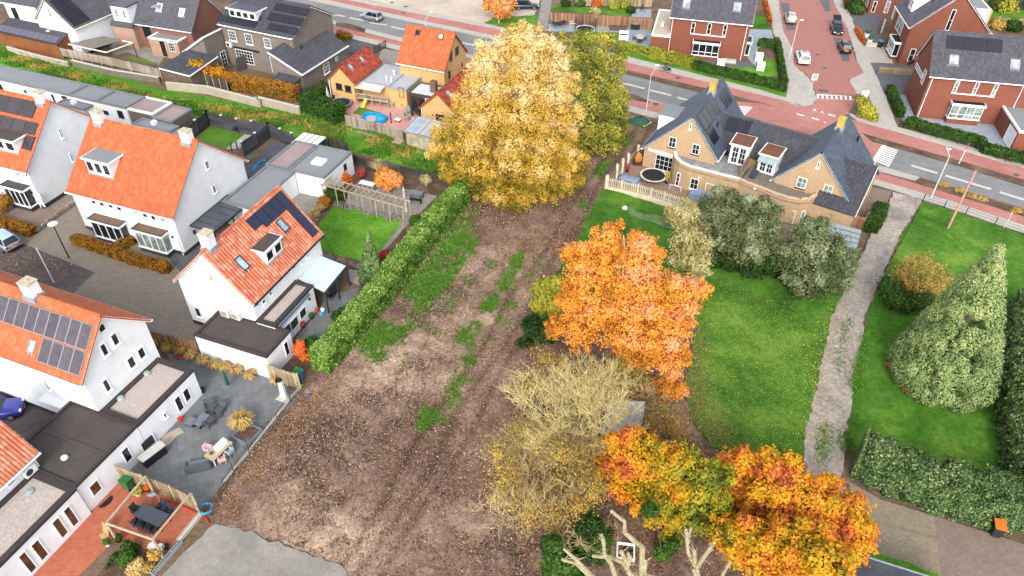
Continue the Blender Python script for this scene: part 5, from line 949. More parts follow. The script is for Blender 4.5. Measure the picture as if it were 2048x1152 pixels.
sheet('grey_terrace',[d4(1270,410),d4(1440,320),d4(1780,460),d4(1830,600),d4(1900,640),d4(1830,750),d4(1480,600),d4(1300,640)],.012,GSLAB); sheet('artificial_turf',[d4(1500,650),d4(1850,735),d4(1780,745),d4(1470,680)],.018,TURF)
# right of the field
sheet('meadow_lawn',[(1212,372),(1260,395),(1400,440),(1520,480),(1710,560),(1690,600),(1662,640),(1640,740),(1622,850),(1606,925),(1560,930),(1480,912),(1420,895),(1380,850),(1370,770),(1395,640),(1300,600),(1200,600),(1085,640),(1055,670),(1090,580),(1130,530),(1160,470),(1195,400)],.0,LAWN,.08,.5,.22)
sheet('meadow_lawn',[(1845,404),(1900,420),(2048,470),(2300,545),(2300,1000),(1990,960),(1700,900),(1692,870),(1702,800),(1735,620),(1775,540),(1800,480)],.012,LAWN,.1,.8)
sheet('gravel_track',[(1785,388),(1845,402),(1800,470),(1765,555),(1730,630),(1705,780),(1688,890),(1680,980),(1690,1010),(1640,1000),(1600,960),(1612,860),(1640,740),(1664,630),(1702,556),(1742,470)],.0,GRAVEL,.08,.5,.24)
sheet('pond',[a7(960,540),a7(1000,525),a7(1100,580),a7(1240,600),a7(1330,660),a7(1350,710),a7(1260,690),a7(1180,650),a7(1010,600)],.27,glassmat('duckweed_pond','#5d7a35',.35,.1),.06,.4)
sheet('terrace',[(1210,376),(1236,325),(1300,335),(1380,370),(1530,430),(1620,470),(1590,500),(1500,480)],.012,TERRP); sheet('driveway',[a8(900,350),a8(1065,385),a8(1010,500),a8(850,590),a8(790,570)],.014,BROWNP)
sheet('yellow_yard',[(1690,960),(1760,1000),(1868,1033),(1872,1085),(1888,1200),(1650,1200),(1700,1100)],.1,YCL); sheet('brown_yard',[(1868,1033),(2048,1090),(2300,1160),(2300,1300),(1900,1300),(1888,1200),(1872,1085)],.1,BROWNP); sheet('verge',[(1730,1100),(1790,1118),(1880,1150),(1860,1160),(1720,1120)],.11,LAWNB,.08); strip('paver_line',[(1735,1038),(1800,1055),(1870,1075)],[(1735,1043),(1800,1061),(1870,1081)],.104,BROWNP,n=4)
# ---------------------------------------------------------------- vegetation
def fol(name,stops,trans=.25,rough=.6): return rndmat(name,stops,rough,.2,trans)
LF_YEL=fol('golden_leaves',[(0,'#655f1e'),(.22,'#a18a2c'),(.45,'#c7a23e'),(.72,'#dbbb6c'),(1,'#e8d4a2')]); LF_GRN=fol('olive_leaves',[(0,'#525a20'),(.35,'#808530'),(.65,'#a6a340'),(1,'#d0bb5c')])
LF_OR=fol('orange_leaves',[(0,'#98601e'),(.25,'#d58c2e'),(.5,'#e8a03e'),(.75,'#ea9e60'),(1,'#ecb28c')]); LF_BEECH=fol('beech_leaves',[(0,'#5f5a1c'),(.22,'#a08a20'),(.42,'#d6a626'),(.65,'#df9828'),(.85,'#cf7a32'),(1,'#b95e38')])
LF_BEE2=fol('beech_leaves_green',[(0,'#555f1c'),(.35,'#828826'),(.6,'#a89e2c'),(.8,'#cc9c26'),(1,'#d68c26')]); LF_RUST=fol('rust_leaves',[(0,'#8c4a1c'),(.4,'#cf7426'),(.7,'#dd6a36'),(1,'#c9543a')]); LF_LAUR=fol('laurel_leaves',[(0,'#26441a'),(.35,'#4b7424'),(.65,'#7c9f3e'),(1,'#b9c87c')]); LF_HED=fol('hedge_green',[(0,'#1f3a16'),(.5,'#38591f'),(1,'#5d7c2c')])
LF_CON=fol('conifer_green',[(0,'#2e4424'),(.4,'#506a3c'),(.75,'#788d56'),(1,'#a0ac72')],.1); LF_CYP=fol('cypress_green',[(0,'#3a4e2c'),(.35,'#6b824f'),(.7,'#99a669'),(1,'#c2c486')],.1)
LF_WIL=fol('willow_leaves',[(0,'#3d482a'),(.4,'#616c44'),(.75,'#838c64'),(1,'#a5aa88')]); LF_PALE=fol('pale_leaves',[(0,'#7d7444'),(.4,'#a89c62'),(.75,'#c5b983'),(1,'#dbd0a6')]); LF_BUSH=fol('autumn_shrub',[(0,'#6c6030'),(.3,'#a08c48'),(.6,'#c2a65a'),(.85,'#d0a04e'),(1,'#d08c3c')])
LF_DK=fol('dark_green_leaves',[(0,'#18290f'),(.5,'#2e4819'),(1,'#4e6a26')]); LF_RUS=fol('russet_leaves',[(0,'#54431a'),(.35,'#8b6420'),(.65,'#ab7226'),(1,'#bb8c30')]); LF_RED=fol('crimson_leaves',[(0,'#6d1f22'),(.6,'#a33a34'),(1,'#c25a46')])
LF_YG=fol('yellow_green_leaves',[(0,'#6c7420'),(.5,'#a3a336'),(1,'#cfc250')]); LF_STRAW=fol('straw_blades',[(0,'#8c6b32'),(.5,'#bd9a58'),(1,'#dcc48c')],.2); LF_GRASS=fol('grass_blades',[(0,'#2c4f14'),(.5,'#4a7f1e'),(1,'#7fa83c')],.2); LF_FALL=rndmat('fallen_leaf',[(0,'#5a3c2a'),(.4,'#80573c'),(.75,'#a47c58'),(1,'#c6a884')],.8,.15); LF_FALY=rndmat('fallen_leaf_yellow',[(0,'#a8863a'),(.6,'#c9ae5c'),(1,'#dccf90')],.8,.15)
BARK=plain('bark','#5d5142',.95,.25,2.,fine=10.); BARKP=plain('pale_bark','#b7a888',.9,.2,3.,fine=10.); BARKG=plain('lichen_bark','#9a9072',.95,.35,3.,fine=12.,bmp=.6)
CAMD=Vector((0,1,0))
class Stand:
    """upright plane through a foot point, facing the camera, on which heights and spreads are read off"""
    def __init__(s,foot,z=0.):
        s.f=at(*foot,z); d=Vector((s.f.x,s.f.y,0)).normalized(); s.d=d; s.dist=(s.f-CO).length
    def p(s,px,py,dy=0.): D=ray(px,py); o=s.f+s.d*dy; t=(o-CO).dot(s.d)/D.dot(s.d); return CO+D*t
    def r(s,rp,px=None): return rp*s.dist/FPX
def lobes(foot,L):
    S_=Stand(foot); out=[]
    for l in L:
        px,py,rp=l[:3]; dy=l[3] if len(l)>3 else 0.; q=S_.p(px,py,dy); R=S_.r(rp); k=l[4] if len(l)>4 else 1.; out.append((q-S_.f,(R,R,R*k)))
    return S_.f,out
def leafcloud(LB,n,size,mat,shade=.25,outw=1.,asp=1.6,depth=.3,cut=.8,tilt=.5,bias=None,name='crown',clump=.35,rough=.22,seed=0):
    """leaf-sized cards through the outer part of overlapping lobes, with gaps and uneven outline"""
    C=np.array([l[0] for l in LB],float); R=np.array([l[1] for l in LB],float); vol=(R.prod(1))**.67; cnt=np.maximum(6,(n*vol/vol.sum()).astype(int)); P=[];Nn=[];Rr=[]
    for i in range(len(C)):
        k=cnt[i]; d=unit(RNG.normal(size=(k,3)))
        # uneven surface: smooth bumps in direction space
        bump_=1+rough*np.sin(d@np.array([5.1,3.3,2.2])+i*1.7)*np.sin(d@np.array([-2.7,4.9,3.9])+i)+rough*.6*np.sin(d@np.array([9.,-7.,8.])+i*3)
        rr=(1-depth*RNG.random(k)**1.6)*bump_; p=C[i]+d*rr[:,None]*R[i]; keep=np.ones(k,bool)
        for j in range(len(C)):
            if j!=i: keep&=(((p-C[j])/R[j])**2).sum(1)>cut*cut
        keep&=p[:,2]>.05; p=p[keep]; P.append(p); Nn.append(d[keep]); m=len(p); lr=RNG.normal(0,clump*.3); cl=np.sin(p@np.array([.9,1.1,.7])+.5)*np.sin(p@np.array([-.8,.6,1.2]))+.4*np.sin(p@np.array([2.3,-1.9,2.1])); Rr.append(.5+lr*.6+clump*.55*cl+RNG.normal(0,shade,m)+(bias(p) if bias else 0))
    P=np.concatenate(P);Nn=np.concatenate(Nn);Rr=np.clip(np.concatenate(Rr),0,1)
    nr=unit(Nn*outw+np.array([0,0,tilt])+RNG.normal(0,.45,P.shape)); V,F=cards(P,nr,RNG.uniform(size*.6,size*1.35,len(P)),asp); return fastmesh(name,V,F,Rr,mat)
def branchy(mb,p,d,L,r,lev,n=4,spread=.6,up=.15,taper=.62,sides=5):
    """recursive limbs"""
    k=4; pts=[p]; q=Vector(p); dd=Vector(d).normalized(); rad_=[r]
    for i in range(k):
        dd=(dd+Vector((random.gauss(0,.12),random.gauss(0,.12),random.gauss(0,.08)+up*.2))).normalized(); q=q+dd*L/k; pts.append(q.copy()); rad_.append(r*(1-.55*(i+1)/k))
    mb.tube(pts,rad_,sides if lev>1 else 3,caps=False)
    if lev<=0: return
    for i in range(n):
        t=random.uniform(.3,1.); j=min(k-1,int(t*k)); s=pts[j].lerp(pts[j+1],t*k-j) if t<1 else pts[-1]; ax=Vector((random.gauss(0,1),random.gauss(0,1),random.gauss(0,.6)+up)); nd=(dd+ax.normalized()*spread*1.3).normalized()
        branchy(mb,s,nd,L*taper*random.uniform(.75,1.15),max(.014,r*.52),lev-1,n,spread,up,taper,sides)
def bumpy(LB,k,f,out=.92):
    o=[]
    for c,R in LB:
        for _ in range(k):
            d=Vector((random.gauss(0,1),random.gauss(0,1),random.gauss(.25,1))).normalized(); q=f*random.uniform(.7,1.3); p=Vector(c)+Vector((d.x*R[0],d.y*R[1],d.z*R[2]))*out
            if p.z>R[2]*q*.6: o.append((p,(R[0]*q,R[1]*q,R[2]*q)))
    return [(c,tuple(r*.93 for r in R)) for c,R in LB]+o
def tree(name,label,cat,foot,L,n,size,mat,trunk=(.3,2.),bark=None,group=None,limbs=5,kw={},extra=None,bp=(7,.34)):
    f,LB=lobes(foot,L); LC=LB; F=Fr(f.x,f.y,0); t=thing(name,F,label,cat,group); mb=MB(); top=max(l[0].z for l in LB); r0,h0=trunk
    mb.tube([(0,0,-.05),(.05,0,h0*.5),(0,.08,h0)],[r0*1.25,r0,r0*.85],9)
    for l in random.sample(LB,min(limbs,len(LB))): q=l[0]; mb.tube([(0,.05,h0*.9),(q.x*.35,q.y*.35,h0+(q.z-h0)*.5),(q.x*.85,q.y*.85,max(h0,q.z*.95))],[r0*.6,r0*.35,r0*.12],6)
    obj('trunk',mb,bark or BARK,t); obj('crown',leafcloud(bumpy(LB,*bp),n,size,mat,**kw),None,t)
    if extra: extra(t,LB)
    return t
# the golden tree and its olive neighbour
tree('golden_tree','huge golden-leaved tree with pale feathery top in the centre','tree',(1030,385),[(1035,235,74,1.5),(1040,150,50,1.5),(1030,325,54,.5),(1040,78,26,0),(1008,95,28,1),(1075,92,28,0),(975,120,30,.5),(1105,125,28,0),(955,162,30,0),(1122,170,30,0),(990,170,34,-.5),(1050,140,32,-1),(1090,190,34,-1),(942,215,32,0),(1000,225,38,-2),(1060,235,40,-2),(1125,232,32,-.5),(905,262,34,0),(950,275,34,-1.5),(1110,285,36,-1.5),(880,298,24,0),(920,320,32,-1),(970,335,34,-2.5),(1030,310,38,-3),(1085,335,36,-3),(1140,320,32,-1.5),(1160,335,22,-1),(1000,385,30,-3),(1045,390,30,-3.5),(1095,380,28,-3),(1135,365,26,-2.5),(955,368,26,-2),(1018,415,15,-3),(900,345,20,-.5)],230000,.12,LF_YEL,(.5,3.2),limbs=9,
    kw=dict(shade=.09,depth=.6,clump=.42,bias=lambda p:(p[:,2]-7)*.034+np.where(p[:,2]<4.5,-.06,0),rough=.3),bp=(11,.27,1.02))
tree('olive_tree','olive-green broadleaf tree with yellowing tips behind the golden tree','tree',(1195,292),[(1150,115,44,2),(1195,128,46,1),(1175,185,54,1),(1215,215,40,0),(1190,262,48,-1),(1160,290,42,-1),(1230,185,26,0),(1135,160,44,2),(1130,95,26,3),(1225,255,26,-.5)],60000,.17,LF_GRN,(.35,2.5),kw=dict(shade=.13,depth=.6,clump=.5),bp=(10,.28,1.02))
# flaming orange cherry
tree('orange_cherry_tree','bright orange cherry tree with spiky top twigs beside the lawn','tree',(1255,760),[(1215,488,30,1),(1180,525,42,1),(1268,535,50,1),(1215,590,62,0),(1300,592,58,0),(1155,605,38,0),(1362,588,38,0),(1335,650,40,-1),(1255,660,52,-1.5),(1345,715,28,-1),(1335,775,30,-1),(1160,665,34,-1.5),(1290,500,26,1.5),(1180,570,50,0),(1110,655,20,-1.5),(1395,580,18,0),(1300,690,42,-1.5),(1220,470,16,1),(1240,450,9,1),(1330,815,24,-1)],105000,.125,LF_OR,(.28,1.8),BARKP,kw=dict(shade=.12,depth=.55,rough=.3,clump=.45,bias=lambda p:(p[:,0])*.03),limbs=12,bp=(9,.3,1.06))
# row of beeches in autumn colour
bg='autumn beeches along the lane'
for i,(lab,foot,L,n,m) in enumerate((('golden-orange beech at the left end of the row below the metal sheet',(1290,1010),[(1265,905,40,0),(1300,930,46,0),(1240,950,38,-.5),(1290,985,40,-1),(1215,925,28,0)],17000,LF_BEECH),('yellow-green beech with bare spot between the golden and red ones',(1385,1060),[(1350,930,40,0),(1385,985,46,-.5),(1335,1000,44,-.8),(1400,1030,36,-1),(1425,960,32,0),(1435,1000,30,-.3),(1350,1050,30,-1.2)],16000,LF_BEE2),('rust-red topped beech behind the yellow ones',(1480,1040),[(1470,935,34,0),(1500,975,42,0),(1450,985,38,-.5),(1430,1010,30,-.6)],14000,LF_BEECH),('big orange and yellow beech in front of the gravel track end',(1590,1105),[(1560,965,46,0),(1605,1000,50,0),(1545,1030,48,-.8),(1620,1050,46,-.6),(1580,965,36,.6),(1500,1050,44,-1)],27000,LF_BEECH),('orange beech at the right end of the row by the paved yard',(1690,1140),[(1655,1010,40,0),(1690,1035,40,0),(1705,1080,36,-.4),(1660,1075,44,-.6),(1690,1110,34,-.8)],18000,LF_BEECH),('yellow-green and orange beech at the bottom edge of the photo',(1560,1200),[(1530,1100,50,-.5),(1590,1110,48,-.3),(1640,1125,46,-.3),(1480,1085,40,-.6),(1450,1060,30,-.4),(1600,1165,46,-1),(1660,1165,36,-1)],30000,LF_BEECH))):
    tree('beech_tree',lab,'tree',foot,L,int(n*1.6),.14,m,(.16,1.6),BARKP,bg,kw=dict(shade=.12,depth=.55,clump=.55,rough=.3,bias=lambda p,b=(.05,0,.38,.12,.2,.0)[i]:np.full(len(p),b)),bp=(9,.3,1.))
# grey-green willows
wg='willows behind the tan brick house'
for lab,foot,L,n,m in (('grey-green willow standing in front of the curved brick wall',(1450,510),[(1440,415,34,0),(1420,445,36,0),(1470,440,40,-.3),(1445,480,40,-.8),(1490,470,34,-.6)],20000,LF_WIL),('round grey-green willow between the two other willows',(1520,535),[(1510,440,40,0),(1530,480,42,-.5),(1500,490,38,-.8)],15000,LF_WIL),('grey-green willow leaning toward the gravel track',(1640,585),[(1635,490,42,0),(1600,520,36,-.2),(1670,515,34,0),(1640,545,46,-.8),(1610,560,28,-1)],22000,LF_WIL),('thin pale cream-leaved willow left of the grey-green ones',(1385,555),[(1365,430,26,0),(1380,470,32,0),(1370,505,30,-.4),(1395,530,26,-.6),(1345,430,16,0),(1400,500,24,0)],9000,LF_PALE)):
    tree('willow',lab,'tree',foot,L,int(n*1.6),.12,m,(.16,1.),group=wg,kw=dict(shade=.14,depth=.6,clump=.5,asp=2.4,rough=.35),bp=(9,.28,1.02))
def shrub(name,label,foot,L,n,size,mat,cat='shrub',group=None,kw={}):
    f,LB=lobes(foot,L); F=Fr(f.x,f.y,0); t=thing(name,F,label,cat,group); mb=MB()
    for l in LB[:6]: q=l[0]; mb.tube([(q.x*.1,q.y*.1,0),(q.x*.5,q.y*.5,q.z*.6),(q.x,q.y,q.z)],[.05,.035,.012],5)
    obj('stems',mb,BARK,t); k=dict(shade=.22,depth=.5); k.update(kw); obj('foliage',leafcloud(LB,n,size,mat,name='foliage',**k),None,t); return t
shrub('ivy_thicket','dark ivy thicket at the feet of the willows',(1500,545),[(1420,520,22,0),(1460,525,26,0),(1505,530,28,0),(1550,525,28,0),(1590,545,22,0)],12000,.16,LF_DK); shrub('yellow_shrub','yellow-green shrub between the field and the orange cherry tree',(1095,640),[(1090,580,24,0),(1105,605,24,0),(1080,610,18,0),(1115,570,18,0)],6000,.15,LF_YG); shrub('bramble','dark green bramble below the yellow-green shrub',(1080,690),[(1065,650,20,0),(1090,665,22,0),(1050,690,18,0)],4000,.15,LF_DK)
shrub('golden_bush','golden-brown twiggy bush on the right lawn left of the big conifer',(1835,600),[(1840,545,34,0),(1815,560,28,0),(1870,560,26,0),(1835,580,34,0)],11000,.1,LF_BUSH,kw=dict(tilt=.9,asp=2.4)); shrub('green_bush','dark green fringe of grasses around the golden-brown bush',(1800,620),[(1790,590,22,0),(1815,605,20,0),(1775,570,16,0),(1850,605,18,0)],4500,.16,LF_HED)
# thicket under the bare trees
tg='undergrowth below the bare trees'
for lab,foot,L,n,m in (('thin yellow-brown thicket along the left edge of the undergrowth',(1020,1010),[(1000,900,34,0),(1015,950,36,0),(1000,985,30,0),(1030,1020,30,0)],5500,LF_BUSH),('thin orange-brown thicket at the lawn edge below the cherry tree',(1340,880),[(1320,820,28,0),(1345,850,28,0),(1300,850,26,0),(1370,885,26,0)],4500,LF_BUSH),('olive thicket between the metal sheet and the cherry tree',(1285,800),[(1270,745,26,0),(1290,770,24,0),(1265,790,24,0)],4000,LF_BUSH),('thin straw-coloured thicket behind the bare tree',(1110,800),[(1090,720,34,0),(1130,735,34,0),(1060,770,36,0),(1110,790,36,0)],5000,LF_BUSH),('thin yellow-brown thicket left of the bare tree at the field edge',(1060,930),[(1040,860,36,0),(1080,880,40,0),(1020,930,32,0),(1070,930,40,0)],7000,LF_BUSH),('thin yellow-brown thicket in front of the bare tree',(1140,990),[(1130,900,40,0),(1165,935,42,0),(1120,965,40,0),(1080,985,36,0)],8000,LF_BUSH),('thin olive thicket between the bare tree and the corrugated metal sheet',(1205,840),[(1190,770,34,0),(1215,745,28,0),(1240,730,24,0),(1180,815,30,0)],6000,LF_BUSH),('thin orange-brown thicket at the bottom of the field edge',(1090,1070),[(1060,1020,34,0),(1110,1030,36,0),(1160,1010,34,0),(1190,975,30,0)],6500,LF_BUSH),('yellow-brown thicket below the corrugated sheet',(1215,960),[(1200,890,30,0),(1225,920,26,0),(1190,930,28,0)],4500,LF_BUSH)):
    shrub('thicket',lab,foot,L,int(n*.85),.085,m,'thicket',tg,kw=dict(shade=.28,depth=.95,rough=.4,cut=.3))
def baretree(name,label,foot,z0,L,r,lev,n,spread,mat,dirs,stems=1,h=2.,up=.25,group=None):
    f=at(*foot); F=Fr(f.x,f.y,0); t=thing(name,F,label,'tree',group); mb=MB(); mb.tube([(0,0,-.1),(.05,0,h*.5),(0,.05,h)],[r*1.2,r,r*.85],8); obj('trunk',mb,mat,t); b=MB()
    for d in dirs: branchy(b,Vector((0,.03,h*random.uniform(.75,1.))),d,L*random.uniform(.85,1.1),r*.5,lev,n,spread,up,.66)
    obj('branches',b,mat,t); return t
TWIG=plain('yellow_twigs','#c4b47c',.9,.2,4.); TWIG2=plain('grey_twigs','#bba97c',.9,.2,4.)
random.seed(21)
baretree('bare_tree','leafless tree with pale yellowish fanning branches at the field edge','' or (1150,905),0,3.7,.17,4,5,.72,TWIG,[(-.9,0,.7),(-.5,.2,1.1),(-.1,.1,1.3),(.4,.2,1.1),(.8,0,.8),(-.7,-.5,.6),(.5,-.5,.6),(.1,.6,.8)],h=2.6)
for lab,ft,dirs in (('bare shrub with grey-cream twigs at the left of the undergrowth',(1060,960),[(-.8,0,.7),(-.3,.3,1),(.4,0,.9),(0,-.6,.8),(.8,.2,.5)]),('bare shrub with drooping grey twigs beside the dark green conifer stump bush',(1150,1085),[(-.8,0,.4),(.7,.1,.5),(0,.5,.8),(-.3,-.5,.5),(.4,-.5,.6)]),('bare shrub with pale twigs in the middle of the undergrowth',(1140,960),[(-.6,.2,.9),(.2,.3,1),(.7,0,.7),(-.2,-.5,.9)]),('wide bare shrub with cream twigs at the lower left of the undergrowth',(1050,1040),[(-.8,.1,.6),(-.3,.4,.9),(.3,0,1),(.8,.2,.6),(0,-.6,.7),(-.6,-.4,.6)]),('bare shrub with cream twigs between the bare tree and the beeches',(1195,990),[(-.7,.1,.8),(.2,.4,1),(.7,0,.7),(0,-.6,.7),(-.3,.5,.9)]),('bare shrub with cream twigs in front of the bare tree trunk',(1105,935),[(-.8,.2,.7),(.1,.3,1),(.7,-.2,.7),(-.3,-.6,.7),(.3,.6,.8)]),('bare grey-twigged shrub between the cherry tree and the metal sheet',(1235,800),[(-.4,.3,.9),(.5,.2,.9),(.8,-.2,.5),(-.8,0,.5)])):
    baretree('bare_shrub',lab,ft,0,2.6,.07,3,5,.7,TWIG2,dirs,h=.5,group='bare shrubs')
shrub('dark_conifer_bush','small dark green conifer bush beside the pollarded trees',(1190,1110),[(1180,1050,24,0),(1195,1075,28,0),(1165,1085,24,0),(1190,1100,26,0)],7000,.14,LF_DK); shrub('ivy_hedge','dark ivy growing over a low fence at the bottom edge',(1115,1150),[(1105,1090,20,0),(1110,1120,22,0),(1135,1130,24,0),(1105,1150,22,0),(1150,1150,24,0),(1090,1170,20,0)],7000,.15,LF_HED)
shrub('nettle_patch','small green seedlings between the pollarded trees',(1330,1120),[(1300,1020,14,0),(1325,1105,16,0),(1345,1090,12,0),(1290,1120,14,0)],2200,.13,LF_HED)
# pollarded trees
def pollard(label,foot,ax,paths,r):
    S_=Stand(foot); F=Fr(S_.f.x,S_.f.y,0); t=thing('pollarded_tree',F,label,'tree','pollarded trees'); mb=MB()
    top=S_.p(*ax)-S_.f; mb.tube([(0,0,-.1),(top.x*.5,top.y*.5,top.z*.5),tuple(top)],[r*1.3,r*1.05,r],10); obj('trunk',mb,BARKG,t)
    for P in paths:
        q=[S_.p(x,y,dy)-S_.f for x,y,dy in P]; n=len(q); b=MB(); b.tube(q,[r*(.5-.24*i/(n-1)) for i in range(n)],8)
        k=q[-1]; b.ball(k,r*.29,n=8,m=5)
        for _ in range(5): j=random.randrange(n-1); c=q[j].lerp(q[j+1],random.random()); b.ball(c,r*random.uniform(.34,.5),None,r*.3,7,4); e=Vector((random.gauss(0,1),random.gauss(0,1),random.uniform(.2,1))).normalized()*random.uniform(.25,.6); b.tube([c,c+e],[.035,.008],4)
        obj('limb',b,BARKG,t)
w_=lambda *P:[(b7(x,y)[0],b7(x,y)[1],d) for x,y,d in P]
pollard('pollarded tree with three crooked cut limbs at the bottom edge',(1280,1420),b7(1050,1240),[w_((1050,1240,0),(1045,1100,0),(1052,940,0),(1000,900,.2),(920,830,.3),(920,750,.3),(825,675,.4)),w_((1050,1240,0),(950,1120,0),(910,1050,0),(820,1015,-.2),(690,1005,-.4)),w_((930,1090,0),(960,1020,0),(945,985,.1)),w_((1060,1170,0),(1070,1040,0)),w_((940,1060,.0),(895,970,-.1))],.3)
pollard('pollarded tree with forked pale limbs beside the autumn beeches',(1400,1400),b7(1480,1240),[w_((1480,1240,0),(1450,1090,0),(1390,980,.1),(1380,900,.2),(1410,800,.3)),w_((1450,1090,0),(1500,1020,0),(1580,905,.2)),w_((1440,1060,0),(1435,965,.1)),w_((1385,900,.2),(1375,810,.2)),w_((1480,1240,0),(1430,1110,-.2))],.26)
pollard('pollarded tree whose two limbs lean left at the bottom edge',(1200,1430),b7(720,1240),[w_((720,1240,0),(640,1130,0),(560,1060,.1),(460,1030,.2)),w_((720,1200,0),(600,1070,.1),(540,1010,.2),(475,955,.3)),w_((860,1180,0),(820,1060,0),(770,990,.1),(765,900,.2),(750,850,.3)),w_((720,1240,0),(800,1200,0),(860,1180,0))],.24)
pollard('pollarded tree stub with one short limb at the bottom right of the group',(1450,1430),b7(1620,1240),[w_((1620,1240,0),(1640,1150,0),(1700,1045,.1))],.2)
# big conifer
def conifer(name,label,foot,top,base_r,n,size,mat,cat='conifer',clumps=200,skirt=.05,lean=(0,0),prof=.75,cr=.16):
    S_=Stand(foot); tz=S_.p(*top).z; off=S_.p(*top)-S_.f; F=Fr(S_.f.x,S_.f.y,0); t=thing(name,F,label,cat); LB=[]
    for i in range(clumps):
        u=random.random()**1.25; h=skirt+u*(.98-skirt); R=base_r*max(.06,(1-h)**prof*(1 if h>.1 else .8+2*h)); a=random.uniform(0,2*PI); c=base_r*cr*random.uniform(.75,1.3)*(1-.55*h); x=off.x*h+math.cos(a)*(R-c*.4); y=off.y*h*0+math.sin(a)*(R-c*.4)
        LB.append((Vector((x,y,h*tz)),(c,c,c*1.15)))
    obj('trunk',MB().tube([(0,0,-.05),(off.x*.5,0,tz*.5),(off.x*.93,0,tz*.93)],[base_r*.12,base_r*.08,.02],8),BARK,t)
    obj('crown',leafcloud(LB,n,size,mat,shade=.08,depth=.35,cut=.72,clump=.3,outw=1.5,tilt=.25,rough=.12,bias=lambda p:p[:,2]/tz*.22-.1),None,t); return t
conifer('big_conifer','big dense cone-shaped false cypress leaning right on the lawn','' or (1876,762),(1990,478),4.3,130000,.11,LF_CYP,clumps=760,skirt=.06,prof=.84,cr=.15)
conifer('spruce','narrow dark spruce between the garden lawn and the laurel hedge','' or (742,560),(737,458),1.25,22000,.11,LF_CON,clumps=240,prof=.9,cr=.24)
def hedge(label,pts,w,h,n,size,mat,name='hedge',group=None,z=0.,core=None,shade=.22,bulge=.12,hs=None,bias=None,px=True,round_=.0):
    """clipped hedge along photo points: leafy shell round a twiggy core"""
    P=[at(x,y,z) for x,y in pts]; o=P[0]; F=Fr(o.x,o.y,0,0); t=thing(name,F,label,'hedge',group); q=[p-o for p in P]; L=[0]
    for a,b in zip(q,q[1:]): L.append(L[-1]+(b-a).length)
    T=L[-1]; per=2*h+w; s=RNG.uniform(0,T,n); u=RNG.uniform(0,per,n); X=np.interp(s,L,[p.x for p in q]);Y=np.interp(s,L,[p.y for p in q]); ds=.3; tx=np.interp(s+ds,L,[p.x for p in q])-np.interp(s-ds,L,[p.x for p in q]); ty=np.interp(s+ds,L,[p.y for p in q])-np.interp(s-ds,L,[p.y for p in q]); l=np.hypot(tx,ty)+1e-9; nx,ny=-ty/l,tx/l
    hh=h*np.interp(s,L,hs) if hs else h*np.ones(n); hh=hh*(1+bulge*.5*np.sin(s*1.7)*np.sin(s*.63+1)); lat=np.where(u<h,-w/2,np.where(u<h+w,u-h-w/2,w/2)); zz=np.where(u<h,u/h*hh,np.where(u<h+w,hh,(per-u)/h*hh)); on=np.where(u<h,-1.,np.where(u<h+w,0.,1.)); k=bulge*(np.sin(s*3.1+zz*2.2)*np.sin(s*1.3-zz*1.7+lat)+RNG.normal(0,.5,n)); latn=lat+on*k; zn=zz+np.where(on==0,k,0)
    if round_: zn=zn-np.where(on==0,round_*(np.abs(lat)/(w/2))**2*h,0); latn=latn*(1-round_*.5*np.clip(zn/hh,0,1)**2)
    ke=int(n*min(.3,w/(T+w))); es=np.where(RNG.random(ke)<.5,0.,T); eo=np.where(es==0,-1.,1.); elat=RNG.uniform(-w/2,w/2,ke); ez=RNG.uniform(0,1,ke)*hh[:ke]
    s[:ke]=es; latn[:ke]=elat; zn[:ke]=ez; on[:ke]=0; L2=np.interp(es,L,[p.x for p in q]),np.interp(es,L,[p.y for p in q]); sh=.05+.12*RNG.random(ke)
    tx2=np.where(es==0,(q[1]-q[0]).normalized().x,(q[-1]-q[-2]).normalized().x); ty2=np.where(es==0,(q[1]-q[0]).normalized().y,(q[-1]-q[-2]).normalized().y); nx[:ke],ny[:ke]=-ty2,tx2; X[:ke]=L2[0]+tx2*eo*sh; Y[:ke]=L2[1]+ty2*eo*sh
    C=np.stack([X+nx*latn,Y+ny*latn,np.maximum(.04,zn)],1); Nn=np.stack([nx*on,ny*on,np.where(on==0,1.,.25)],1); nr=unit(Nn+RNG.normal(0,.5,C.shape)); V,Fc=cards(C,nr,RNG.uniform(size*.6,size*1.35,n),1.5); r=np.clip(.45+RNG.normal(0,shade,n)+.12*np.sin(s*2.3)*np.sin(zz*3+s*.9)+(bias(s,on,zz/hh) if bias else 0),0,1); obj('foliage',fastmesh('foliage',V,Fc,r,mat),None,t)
    mb=MB()
    for i in range(len(q)-1):
        a,b=q[i],q[i+1]; ha=h*(hs[i] if hs else 1)*.9; dd=(b-a).normalized()*min(.25,(b-a).length*.2); a=a+dd if i==0 else a; b=b-dd if i==len(q)-2 else b; mb.bar((a.x,a.y,ha*.47),(b.x,b.y,ha*.47),w*.74*(1-round_*.4),ha*.94)
    obj('twig_core',mb,core or plain('hedge_core','#2c3518',.95,.3,3.,fine=14.),t); return t
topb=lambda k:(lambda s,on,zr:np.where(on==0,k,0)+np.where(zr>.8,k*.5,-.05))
lau=[(650,752),(688,690),(740,625),(770,590)]; lau2=[(785,578),(835,510),(890,450),(938,408)]
hedge('long clipped light green laurel hedge, lower half beside the grey patio',[(645,742),(700,676),(745,622),(781,579)],1.8,2.2,26000,.13,LF_LAUR,bias=topb(.1),group='laurel hedge halves'); hedge('long clipped light green laurel hedge, upper half beside the garden lawn',[(786,571),(840,502),(890,442),(925,405)],1.9,2.4,30000,.13,LF_LAUR,bias=topb(.08),group='laurel hedge halves')
